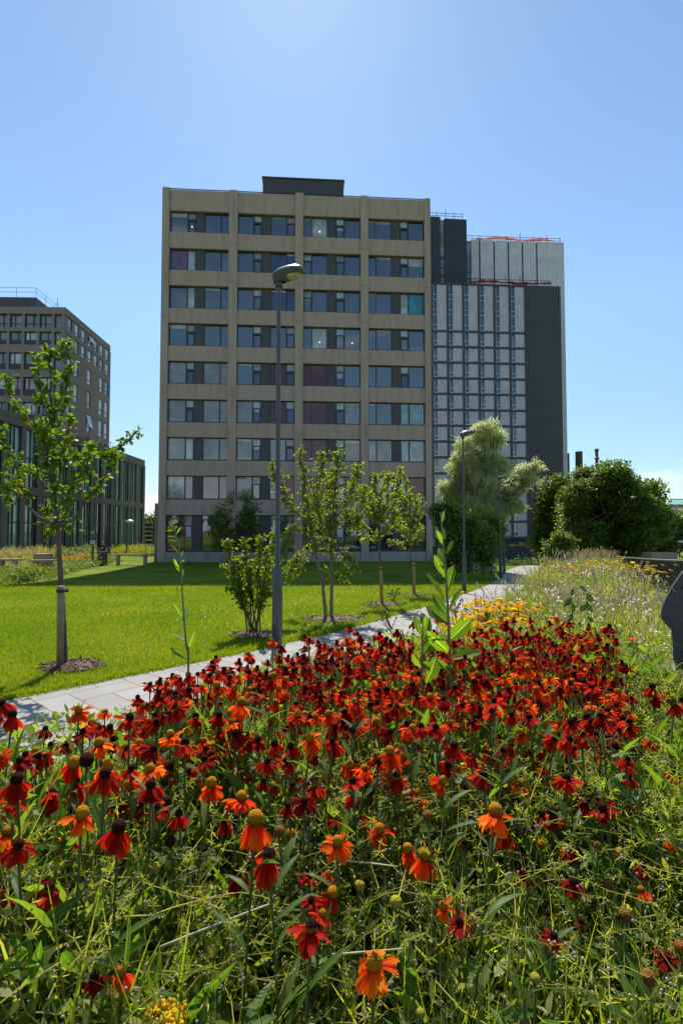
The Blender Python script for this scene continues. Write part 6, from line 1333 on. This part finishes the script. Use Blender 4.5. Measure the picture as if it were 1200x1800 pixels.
def zone(q):
    x = q[0]; return ('left of the thin tall weed' if x < 330 else 'between the thin weed and the tall lamp' if x < 500 else 'between the tall lamp and the wild lettuce' if x < 740 else 'just right of the wild lettuce' if x < 900 else 'in the dense drift at right')
CH = ['R'] * 11 + ['D'] * 12 + ['K'] * 3 + ['F'] * 3 + ['H'] * 3 + ['O'] * 2 + ['Y'] * 1 + ['X'] * 3
rest = M(); rest_p = {}
for i, (x, y, h) in enumerate(pts_):
    q = pix((x, y, h)); lk = CH[rng.integers(len(CH))]; c, k = LOOK[lk]; pose = int(rng.integers(len(POSES))); s = rng.uniform(.60, .90)
    lab_ = NAME[lk] + ' crowded ' + zone(q)
    if i < NIND:
        helenium(Vector((x, y, h)), s, c, k, 2 if k in ('yellow', 'half') else 1, pose, NAME[lk] + ' crowded ' + zone(q), 'heleniums: ' + NAME[lk] + ' ' + zone(q))
    else: rest_p.setdefault((c, pose, k), []).append((x, y, h, s))
# the flowers past the nearest three hundred, as one object
mats_ = []; big = M()
def mesh_arrays(me):
    v = np.zeros(len(me.vertices) * 3); me.vertices.foreach_get('co', v); A_ = np.zeros(len(me.vertices) * 3); me.attributes['lf'].data.foreach_get('vector', A_)
    f = [list(p.vertices) for p in me.polygons]; return v.reshape(-1, 3), A_.reshape(-1, 3), np.array(f)
def midx(m):
    if m not in mats_: mats_.append(m)
    return mats_.index(m)
for (c, pose, k), lst in rest_p.items():
    for me, mt in ((petal_mesh(c, pose), PET[c]), (cone_mesh(k, 2 if k in ('yellow', 'half') else 1), CONE[k])):
        v, A_, f = mesh_arrays(me); big.mat(midx(mt))
        for (x, y, h, s) in lst:
            r_ = Matrix.Rotation(rng.normal(0, .22), 3, 'X') @ Matrix.Rotation(rng.normal(0, .22), 3, 'Y') @ Matrix.Rotation(rng.random() * 6.28, 3, 'Z'); big.add(v @ np.array(r_).T * s + np.array([x, y, h]), f, A_)
    big.mat(midx(HEL_STEM))
    for (x, y, h, s) in lst: big.tube(bez((x + rng.normal(0, .06), y + rng.normal(0, .06), 0), (x, y, h * .6), (x, y, h - .004), 6), .0018, 5)
    big.mat(midx(HEL_LEAF)); n_ = 7 * len(lst); b = np.repeat(np.array([q[:3] for q in lst]), 7, 0); b[:, 2] *= rng.uniform(.4, .92, n_); big.leaves(b, unit(rdir(n_) * np.array([1, 1, .3]) + np.array([0, 0, .7])), rdir(n_), .08, .016, LANCE, bend=.2, cross=2, fold=.3)
if big.n: tag(big.build('helenium_drift', mats_, smooth=True), 'far drift of red and orange heleniums at the back of the bed', 'flowers', kind='stuff')

# ================================================================== UNDERGROWTH OF THE BED
BEDNEAR = [(-.62, .12), (-.95, .9), (-.88, 1.3), (-.76, 1.8), (-.5, 2.2), (-.15, 2.62), (.35, 2.95), (.75, 3.4), (1.6, 2.9), (2.0, 2.2), (1.7, 1.6), (1.3, .9), (.9, .12)]
def hcap(c):   # how high the weeds reach
    return np.clip(.965 + .04 * sstep(.9, 1.3, c[:, 1]) + .06 * np.sin(c[:, 0] * 4.1 + 1) * np.cos(c[:, 1] * 3.7) + .05 * np.sin(c[:, 0] * 9 + c[:, 1] * 7) - .10 * sstep(.2, -.5, c[:, 0] + .55 * 0) * 0, .6, 1.06) - .25 * np.clip(.7 - c[:, 1], 0, 1) - .06 * sstep(1.4, 2.2, c[:, 1]) * (c[:, 0] < 1.0)
# helenium foliage between the stems
n_ = 32000; c = scatter(BEDNEAR, n_); hc = hcap(c) * (.98 + .06 * sstep(.9, 1.4, c[:, 1])); z = hc * rng.uniform(.25, 1, n_) ** .7
z = z - rng.uniform(.02, .10, n_); k = (c[:, 1] > .72) | (z < .62); c = c[k]; z = z[k]; n_ = len(c)
g = M(); L = rng.uniform(.05, .125, n_); g.leaves(np.stack([c[:, 0], c[:, 1], z], -1), unit(rdir(n_) * np.array([1, 1, .35]) + np.array([0, 0, .85])), unit(rdir(n_) + np.array([0, 0, .3])), L, L * rng.uniform(.13, .22, n_), LANCE, bend=rng.uniform(-.05, .55, n_), cross=2, fold=.3)
tag(g.build('helenium_foliage', HEL_LEAF, smooth=True), 'lance shaped green leaves between the helenium stems', 'leaves', kind='stuff')
# cleavers: thin tangled stems with whorls of narrow leaves and tiny seed balls
CLV = leafy('cleavers_leaf', [(0, (.17, .22, .025)), (.5, (.28, .30, .045)), (.8, (.38, .37, .09)), (1, (.50, .47, .22))], .5, 2.1, (1, 1, .35), .5, .35)
SEED = solid('grey_brown_seed', (.36, .28, .24), .85, var=.3, scale=90)
dens_ = lambda c: .55 + .45 * np.sin(c[:, 0] * 3.3 + .6) * np.sin(c[:, 1] * 5 + 1.2) + .35 * (c[:, 0] > -.1)
ns = 5600; c = scatter(BEDNEAR, ns * 2); c = c[rng.random(len(c)) < dens_(c)][:ns]; ns = len(c); hc = hcap(c); K = 9
a = rng.random(ns) * 6.283; el = rng.normal(.35, .5, ns); d0 = np.stack([np.cos(a) * np.cos(el), np.sin(a) * np.cos(el), np.sin(el)], -1); ln = rng.uniform(.16, .38, ns)
p0 = np.stack([c[:, 0], c[:, 1], hc * rng.uniform(.80, .99, ns)], -1); t = np.linspace(0, 1, K)
sagg = rng.uniform(.0, .35, ns); pth = p0[:, None] + d0[:, None] * (ln[:, None] * t)[..., None] - np.array([0, 0, 1.]) * (sagg[:, None] * ln[:, None] * t ** 2)[..., None] + np.cumsum(rng.normal(0, .006, (ns, K, 3)), 1)
lim = (1.02 - .25 * np.clip(.75 - pth[..., 1], 0, 1))[..., None]; pth[..., 2:3] = np.minimum(pth[..., 2:3], lim); ok = (pth[..., 1] > .1).all(1) & (pth[:, :, 0] > np.interp(pth[:, :, 1], [.1, .9, 1.3, 1.8, 2.2, 2.7], [-.62, -.92, -.84, -.72, -.45, -.1])).all(1); pth = pth[ok]; ns = len(pth)
g = M(); g.tubes(pth, np.linspace(.0011, .0006, K)[None], 4)
bb = pth[:, 1:].reshape(-1, 3); td = unit(np.diff(pth, axis=1)).reshape(-1, 3); nw = len(bb); u_ = unit(np.cross(td, rdir(nw))); v_ = np.cross(td, u_)
for q in range(5):
    an = q / 5 * 6.283 + rng.normal(0, .4, nw); rad = u_ * np.cos(an)[:, None] + v_ * np.sin(an)[:, None]; L = rng.uniform(.006, .017, nw); g.leaves(bb, unit(rad + td * .45 + rdir(nw) * .25), td, L, L * rng.uniform(.13, .20, nw), DIAM, bend=rng.uniform(-.1, .3, nw), rnd=np.clip(np.repeat(rng.random(ns), K - 1) * .7 + rng.random(nw) * .3, 0, 1))
tag(g.build('cleavers', CLV, smooth=True), 'yellow green cleavers tangled through the bed with whorls of narrow leaves', 'weeds', kind='stuff')
sel = rng.random(nw) < .6; sb2 = bb[sel] + rng.normal(0, .006, (sel.sum(), 3)); sb2 = np.concatenate([sb2, sb2 + rng.normal(0, .006, sb2.shape)]); g = M(); g.balls(sb2, rng.uniform(.0017, .0031, len(sb2)))
tag(g.build('cleavers_seeds', SEED, smooth=True), 'tiny grey brown seed balls of the cleavers', 'seeds', kind='stuff')
# finer mixed leaves to close the gaps, and grass blades
UND = leafy('mixed_weed_leaf', [(0, (.11, .15, .022)), (.5, (.18, .22, .036)), (.85, (.28, .29, .07)), (1, (.46, .42, .22))], .5, 2.4, (1, 1.02, .35), .5, .35)
n_ = 80000; c = scatter(BEDNEAR, n_); hc = hcap(c); z = hc * rng.random(n_) ** .3 * .96; g = M(); L = rng.uniform(.012, .04, n_)
g.leaves(np.stack([c[:, 0], c[:, 1], z], -1), unit(rdir(n_) + np.array([0, 0, .3])), unit(rdir(n_) * .9 + np.array([0, 0, .5])), L, L * rng.uniform(.2, .5, n_), OVAL, bend=rng.uniform(0, .4, n_))
tag(g.build('bed_weeds', UND, smooth=True), 'mixed small weeds filling the bed below the flowers', 'weeds', kind='stuff')
n_ = 5000; c = scatter(BEDNEAR, n_); c = c[c[:, 1] > .62]; n_ = len(c); hc = hcap(c); g = M(); L = rng.uniform(.15, .4, n_); g.leaves(np.stack([c[:, 0], c[:, 1], (hc - L * .8).clip(.05)], -1), unit(np.stack([rng.normal(0, .3, n_), rng.normal(0, .3, n_), np.ones(n_)], -1)), rdir(n_), L, rng.uniform(.002, .0055, n_), [(0, 1), (.4, .9), (.75, .6), (1, .1)], bend=rng.uniform(0, .6, n_))
tag(g.build('bed_grass', M_GRASS, smooth=True), 'thin grass blades growing through the flower bed', 'grass', kind='stuff')

n_ = 800; c = scatter(BEDNEAR, n_); hc = hcap(c); a = rng.random(n_) * 6.283; el = rng.normal(.3, .5, n_); d = np.stack([np.cos(a) * np.cos(el), np.sin(a) * np.cos(el), np.sin(el)], -1); ln = rng.uniform(.08, .26, n_); p0 = np.stack([c[:, 0], c[:, 1], hc * rng.uniform(.75, .97, n_)], -1); t = np.linspace(-.5, .5, 5)
pth = p0[:, None] + d[:, None] * (ln[:, None] * t)[..., None] + np.cumsum(rng.normal(0, .004, (n_, 5, 3)), 1); pth[..., 2] = np.minimum(pth[..., 2], 1.02); ok = pth[..., 1].min(1) > .3; g = M(); g.tubes(pth[ok], np.linspace(.0012, .0007, 5)[None], 4)
tag(g.build('straw_litter', STRAW, smooth=True), 'thin straw bits caught in the weeds of the bed', 'straw', kind='stuff')
for o in bpy.data.objects:
    if o.get('label') and len(o['label'].replace('-', ' ').split()) > 16: print('LONG', o['label'])
# ================================================================== SINGLE PLANTS IN THE BED
LACT = leafy('prickly_lettuce_leaf', [(0, (.10, .19, .018)), (1, (.15, .24, .025))], .5, 2.3, (1, 1.05, .2), .5, .18, veins=9, rib=(.07, (.42, .45, .28)))
LSTEM = solid('thistle_stem', (.22, .20, .10), .6, var=.2, scale=30)
BROAD0 = np.array([(0, .35), (.15, .55), (.35, .95), (.55, 1.05), (.75, .85), (.9, .45), (1, .04)])
def broad():
    t = np.linspace(0, 1, 22); w_ = np.interp(t, BROAD0[:, 0], BROAD0[:, 1]); w_ = np.convolve(np.pad(w_, 1, 'edge'), [.25, .5, .25], 'valid'); w_ *= 1 + .07 * np.where(np.arange(22) % 2, 1, -1) * rng.uniform(.3, 1.2, 22); w_[-1] = .03; return np.stack([t, w_], -1)
def tall_weed(name, label, cat, stem_px, leaves_px, Y, r0, mat=None, stemmat=None, foot=None):
    pts = [P(x, y, Y + (i % 2) * .004) for i, (x, y) in enumerate(stem_px)]; b = Vector((pts[0].x + (foot or 0), Y, float(zg(pts[0].x, Y))))
    t = thing(name, label, cat, b); m = M(); c = catmull3(np.array([tuple(b)] + [tuple(p) for p in pts]), 6) - np.array(b); m.tube(c, np.linspace(r0, r0 * .35, len(c)), 8); m.build('stem', stemmat or LSTEM, t, True)
    for lf in leaves_px:
        (x0, y0), (x1, y1), wpx = lf[:3]; dy = lf[3] if len(lf) > 3 else rng.normal(0, .03)
        a = P(x0, y0, Y - .001); e = P(x1, y1, Y + dy); d = np.array(e - a); L = np.linalg.norm(d); view = np.array(unit(np.array(a) - np.array([0, 0, CAM_Z]))); n = -view + rng.normal(0, .4, 3) + np.array([0, 0, .25])
        g = M(); k = Y / F; BROAD = broad()
        g.leaves(np.array([np.array(a) - np.array(b)]), d, n, L * 1.03, wpx * k, BROAD, bend=rng.uniform(-.05, .25), cross=12, fold=rng.uniform(.15, .5), rnd=np.array([rng.random()]))
        # slightly toothed, wavy margin
        v = g.v[0].reshape(len(BROAD), 13, 3); w_ = np.sin(np.arange(len(BROAD)) * .9 + rng.random() * 6)[:, None] * .10 * wpx * k; v[:, (0, -1), 2] += w_ * .5; g.v[0] = v.reshape(-1, 3)
        g.build('leaf', mat or LACT, t, True)
    return t
tall_weed('prickly_lettuce', 'tall broad leaved wild lettuce with pale leaf ribs rising through the heleniums', 'weed', [(792, 1260), (790, 1190), (788, 1100), (783, 1010), (777, 940), (774, 900)],
 [((795, 1158), (845, 1139), 25), ((792, 1123), (827, 1089), 24), ((790, 1072), (808, 1034), 20), ((786, 1038), (796, 993), 17), ((788, 1096), (751, 1064), 27), ((784, 1080), (762, 1045), 17), ((779, 1053), (753, 1007), 17), ((781, 1014), (763, 976), 13), ((781, 996), (769, 961), 13), ((778, 957), (768, 933), 9), ((781, 948), (778, 928), 7), ((785, 974), (795, 949), 8), ((788, 1145), (754, 1119), 22), ((790, 1185), (776, 1160), 12), ((776, 920), (780, 898), 5), ((790, 1200), (812, 1188), 14)], 1.9, .0075)
tall_weed('prickly_lettuce', 'shorter broad leaved wild lettuce just left of the tall one', 'weed', [(742, 1260), (741, 1190), (742, 1120), (742, 1082)],
 [((742, 1130), (754, 1088), 18), ((741, 1117), (726, 1081), 12), ((741, 1126), (722, 1117), 15), ((744, 1102), (742, 1077), 12), ((749, 1200), (769, 1155), 25), ((731, 1206), (690, 1186), 24), ((754, 1252), (764, 1209), 20), ((742, 1150), (760, 1126), 15), ((739, 1173), (722, 1153), 14), ((743, 1165), (756, 1172), 12), ((752, 1285), (762, 1250), 16), ((742, 1112), (750, 1082), 10)], 1.85, .0065)
t = tall_weed('hawkweed', 'thin weed with a bending flower tip and narrow leaves against the lawn', 'weed', [(331, 1175), (328, 1140), (323, 1080), (320, 1030), (319, 990), (313, 955), (306, 928), (302, 922)],
 [((325, 1126), (301, 1104), 9), ((330, 1142), (344, 1110), 11), ((322, 1098), (328, 1068), 8), ((318, 1062), (311, 1028), 5), ((320, 1068), (324, 1044), 6), ((320, 1085), (305, 1060), 4), ((316, 1004), (308, 990), 6), ((317, 990), (325, 985), 5), ((314, 972), (302, 958), 3), ((316, 985), (322, 968), 3), ((311, 952), (294, 948), 3), ((309, 945), (295, 938), 3), ((307, 934), (291, 931), 3), ((311, 938), (317, 927), 3), ((319, 1018), (324, 998), 4), ((329, 1158), (299, 1138), 10)], 1.95, .0045)
g = M(); c = np.array([P(302 + rng.normal(0, 4), 926 + rng.normal(0, 3), 1.95) for _ in range(26)]) - np.array(t.location); g.balls(c, rng.uniform(.003, .006, 26)); g.build('flower_head', pal('hawkweed_bud', (.30, .32, .10), (.40, .40, .16), (.55, .52, .28)), t)
DKW = leafy('dark_weed_leaf', [(0, (.035, .07, .02)), (1, (.055, .10, .03))], .25, 1.6, (1, 1.1, .4), .5, .2, rib=(.1, (.12, .16, .07)))
tall_weed('dark_leaved_weed', 'weed with dark drooping oval leaves at the back of the heleniums, left of its pair', 'weed', [(1008, 1135), (1006, 1085), (1003, 1044)], [((1004, 1052), (991, 1065), 9), ((1005, 1060), (1008, 1076), 9), ((1003, 1048), (1007, 1034), 6), ((1006, 1080), (997, 1092), 8)], 3.25, .004, DKW)
tall_weed('dark_leaved_weed', 'weed with dark drooping oval leaves at the back of the heleniums, right of its pair', 'weed', [(1033, 1135), (1032, 1080), (1029, 1034)], [((1030, 1044), (1041, 1058), 9), ((1031, 1058), (1039, 1078), 9), ((1031, 1062), (1019, 1075), 9), ((1029, 1040), (1021, 1030), 6), ((1032, 1084), (1043, 1096), 8)], 3.25, .004, DKW)
# dead dark seed stalks in front of the path
for (pts, lab) in (([(745, 1115), (722, 1085), (697, 1062), (692, 1050), (688, 1043)], 'dark dead stalk with seed heads leaning left over the path'), ([(815, 1140), (805, 1100), (798, 1075), (800, 1060)], 'short dark dead stalk right of the tall wild lettuce'), ([(712, 1150), (690, 1110), (676, 1085)], 'thin dead stalk low over the path')):
    t = tall_weed('dead_stalk', lab, 'weed', pts, [], 2.3, .0028, stemmat=solid('dead_stem', (.09, .06, .04), .9)); e = np.array(P(*pts[-1], 2.3)); k = 16
    g = M(); bb2 = np.array([P(pts[-1][0] + rng.normal(0, 9), pts[-1][1] + rng.normal(0, 7), 2.3) for _ in range(k)]); th_b = np.stack([np.linspace(np.array(P(pts[-2][0] + rng.normal(0, 3), pts[-2][1] + rng.normal(0, 4), 2.3)), q, 4) for q in bb2]) - np.array(t.location); g.tubes(th_b, .0009, 4); g.balls(bb2 - np.array(t.location), .0042); g.build('seed_head', MATS['dead_stem'], t)
# one poppy and one faded pink bloom
def poppy(px, py, Y, label, mat, s):
    p = P(px, py, Y); b = ground(p.x, Y); t = thing('poppy', label, 'flower', b); g = M(); a = np.arange(5) / 5 * 6.283; d = np.stack([np.cos(a), np.sin(a), np.full(5, .7)], -1); h = p.z - b.z
    g.leaves(np.array([[0, 0, h]]) + d * .002, d, np.array([0, 0, 1.]) - d * .4, s, s * 1.15, [(0, .3), (.3, .8), (.65, 1), (.9, .75), (1, .4)], bend=-.15, cross=4, fold=.2, wave=.05); g.build('petals', mat, t, True)
    g = M(); g.tube(bez((.03, .02, 0), (.0, .02, h * .6), (0, 0, h), 7), .0018, 5); g.build('stem', HEL_STEM, t)
    g = M(); g.lathe((0, 0, h + .001), [(0, 0), (.004, .002), (.005, .007), (0, .009)], 8); g.build('cone', CONE['brown'], t)
poppy(610, 1128, 2.5, 'bright orange red poppy at the back edge of the bed by the path', PET['flame'], .026)
poppy(1110, 1127, 2.6, 'salmon pink bloom alone in the green weeds right of the heleniums', leafy('salmon_petal', [(0, (.65, .15, .10)), (1, (.7, .22, .14))], .4, 1.4, (1, .8, .7), .6, .2), .024)
# yarrow at the bottom edge, a little more deeper in the weeds
YAR = leafy('yarrow_yellow', [(0, (.62, .40, .006)), (1, (.80, .58, .02))], .3, 1.3, (1, .95, .3), .7, .2)
def yarrow(px, py, Y, wpx, n_, label):
    p = P(px, py, Y); b = ground(p.x, Y); h = p.z - b.z; t = thing('yarrow', label, 'flower', b, 0, 'yellow yarrow in the weeds'); w_ = wpx * Y / F / 2
    rr = np.sqrt(rng.random(n_)) * w_; aa = rng.random(n_) * 6.283; c = np.stack([rr * np.cos(aa), rr * np.sin(aa) * .8, h - .12 * rr ** 2 / w_ + rng.normal(0, .003, n_)], -1)
    g = M(); g.balls(c, rng.uniform(.0028, .0048, n_)); g.build('flower_head', YAR, t, True); g = M(); g.tube(bez((.02, .02, 0), (0, .01, h * .5), (0, 0, h - .03), 6), .0025, 5)
    k = 24; th_b = np.stack([bez((0, 0, h - .04), c[i] * np.array([.5, .5, 1]) - np.array([0, 0, .015]), c[i], 4) for i in range(k)]); g.tubes(th_b, .0009, 4); g.build('stem', HEL_STEM, t)
yarrow(290, 1786, .74, 78, 420, 'broad flat yellow yarrow head cut by the bottom edge'); yarrow(258, 1772, .80, 26, 80, 'small yellow yarrow head left of the broad one'); yarrow(440, 1735, .92, 22, 50, 'faint yellow yarrow head deep in the weeds right of the broad one'); yarrow(268, 1748, .88, 20, 40, 'faint yellow yarrow head just above the small one')
# dry stalks lying across the weeds
DRY = solid('dry_stalk', (.44, .40, .22), .6, var=.25, scale=40)
DL_ = [((305, 1650), (466, 1592), .84, .0034, 'thick pale dry stalk lying left of the middle'), ((0, 1692), (210, 1697), .80, .0030, 'long level green grey stalk at the bottom left'), ((600, 1670), (700, 1668), .72, .0022, 'yellow green stalk behind the lowest bloom'), ((895, 1608), (970, 1690), .92, .0022, 'pale dry stalk slanting down at right'), ((868, 1682), (965, 1790), .84, .0020, 'reddish dry stalk slanting to the bottom right'), ((785, 1520), (845, 1620), 1.0, .0018, 'thin pale stalk slanting below the orange pair'), ((48, 1470), (100, 1445), 1.0, .0022, 'short pale stalk at left'), ((605, 1508), (690, 1522), .95, .0026, 'pale stalk under the upturned orange bloom'), ((920, 1508), (926, 1560), 1.0, .0020, 'upright white stalk right of the middle'), ((780, 1395), (775, 1482), 1.1, .0014, 'tall thin pale stalk between centre and right'), ((300, 1545), (345, 1530), .95, .0015, 'short thin stalk near the yellow buds'), ((1110, 1600), (1140, 1655), .95, .0016, 'thin pale stalk at the far right'), ((36, 1640), (42, 1690), .85, .0028, 'upright white stalk at the bottom left'), ((85, 1755), (130, 1730), .8, .002, 'short pale stalk in the bottom left corner'), ((345, 1490), (330, 1590), .98, .0013, 'thin straw stem crossing the weeds left of the middle')]
for (a, b, Y, r_, lab) in DL_:
    r_ *= .62
    p, q = P(*a, Y), P(*b, Y + rng.uniform(-.03, .05)); mm_ = (p + q) / 2 + Vector((0, 0, rng.uniform(-.003, .003))); d = q - p; g = M(); g.tube(bez(p - d * .15 - Vector((0, 0, .006)), mm_, q + d * .1, 8), np.linspace(r_, r_ * .7, 8), 6); tag(g.build('dry_stalk', DRY, smooth=True), lab, 'stalk', 'dry stalks lying in the weeds')
